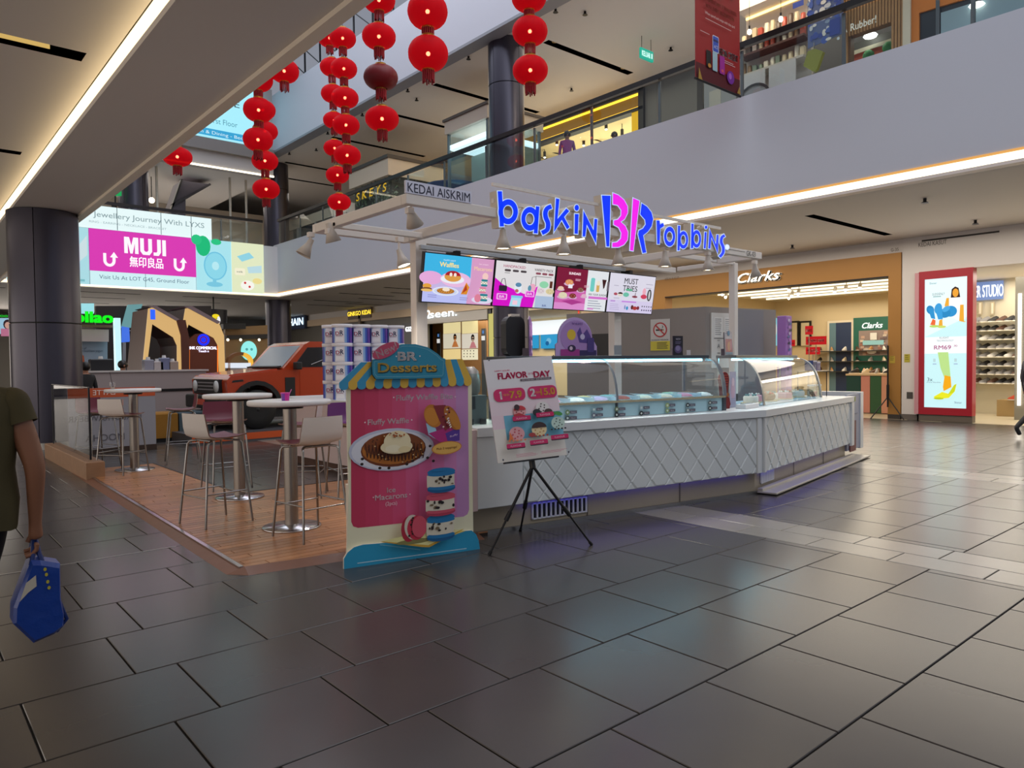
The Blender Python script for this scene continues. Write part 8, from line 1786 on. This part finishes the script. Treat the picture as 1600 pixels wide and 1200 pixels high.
strings = [  # (d along view, aspect, [(px,py,w,lit)], words)
    (11.7, .86, [(669, 19, 61, 1), (669, 84, 61, 1)], 'in the biggest pair at the middle top'),
    (13.6, .72, [(594, 2, 49, 1), (593, 58, 51, 1), (595, 121, 52, 0), (596, 185, 51, 1)], 'in the string left of the biggest pair'),
    (13.0, .78, [(827, -3, 53, 1), (828, 49, 54, 1), (828, 109, 54, 1)], 'in the string before the tall column'),
    (17.4, .74, [(537, 61, 40, 1), (538, 108, 40, 1), (539, 153, 41, 1), (540, 195, 41, 1), (541, 242, 41, 1)], 'in the front of the close double string'),
    (19.9, .74, [(517, 61, 36, 1), (520, 106, 36, 1), (521, 147, 36, 1), (522, 188, 33, 1), (522, 231, 33, 1), (526, 273, 35, 1), (528, 315, 35, 1)], 'in the long rear string above the tub stack'),
    (15.9, .80, [(404, 125, 44, 1), (404, 172, 45, 1), (402, 218, 44, 1)], 'in the front string by the sloping bulkhead'),
    (18.5, .76, [(418, 110, 38, 1), (411, 172, 38, 1), (414, 205, 38, 1), (413, 251, 39, 1), (414, 295, 40, 1)], 'in the rear string by the sloping bulkhead'),
    (16.2, .68, [(277, 201, 43, 1), (277, 245, 43, 1)], 'on the lone left string under the bulkhead'),
    (16.0, .80, [(444, 111, 44, 1)], 'peeping below the bulkhead edge right of the bulkhead strings'),
]
first = {}
for d, asp, items, words in strings:
    mid = items[len(items)//2]; base = PD(mid[0], mid[1], d); n = len(items); zs_ = []
    for i, (px_, py_, w_, lit) in enumerate(items):
        z = EYE.z + (ray(px_, py_)*(d/FPX)).z; s = (w_*d/FPX)/.62
        src = lantern_mesh(asp, lit)
        if (asp, lit) in first: o = copy_tree(src)
        else: o = src; first[(asp, lit)] = 1
        o.location = (base.x + (px_-mid[0])*d/FPX*.73, base.y - (px_-mid[0])*d/FPX*.62, z); o.scale = (s, s, s); o.rotation_euler.z = i*.4+d
        pos = n-1-i; rank = 'bottom' if pos == 0 else 'top' if i == 0 and n > 1 else ORD[pos] + ' from bottom'
        if n == 1: rank = 'single'
        o['label'] = f'{rank} {"lit" if lit else "unlit dark"} red lantern {words}'
        topz = 14.3 if i == 0 else EYE.z + (ray(items[i-1][0], items[i-1][1])*(d/FPX)).z
        zl = .31*asp*.95+.03
        c = MB().tube((0, 0, zl), (0, 0, (topz-z)/s), .006, mat('#2a1010', .6), n=5); co = c.build('cord', o, local=True)
struct(MB().box(XL, -25, 14.62, XF, 48, 14.8, mat('#b8bcc4', .6)), 'ceiling_atrium', label='pale roof high above the atrium')
# small lanterns' truss seen at the top edge
tr_ = thing('roof_truss', 'dark steel lattice truss near the roof at the top of the view', 'truss', (8, 24, 13.4))
for dz in (0, .9): MB().box(3.5, 23.9, 13.3+dz, 12.5, 24.05, 13.42+dz, DKMETAL).build('chord', tr_)
m_ = MB()
for i in range(9): m_.tube((3.6+i, 23.97, 13.4), (4.1+i, 23.97, 14.2), .04, DKMETAL, n=6).tube((4.1+i, 23.97, 14.2), (4.6+i, 23.97, 13.4), .04, DKMETAL, n=6)
m_.build('web_bar', tr_, kind='stuff'); MB().tube((4, 23.97, 14.2), (4, 23.97, 14.65), .04, DKMETAL, n=6).tube((12, 23.97, 14.2), (12, 23.97, 14.65), .04, DKMETAL, n=6).build('hanger', tr_, kind='stuff')
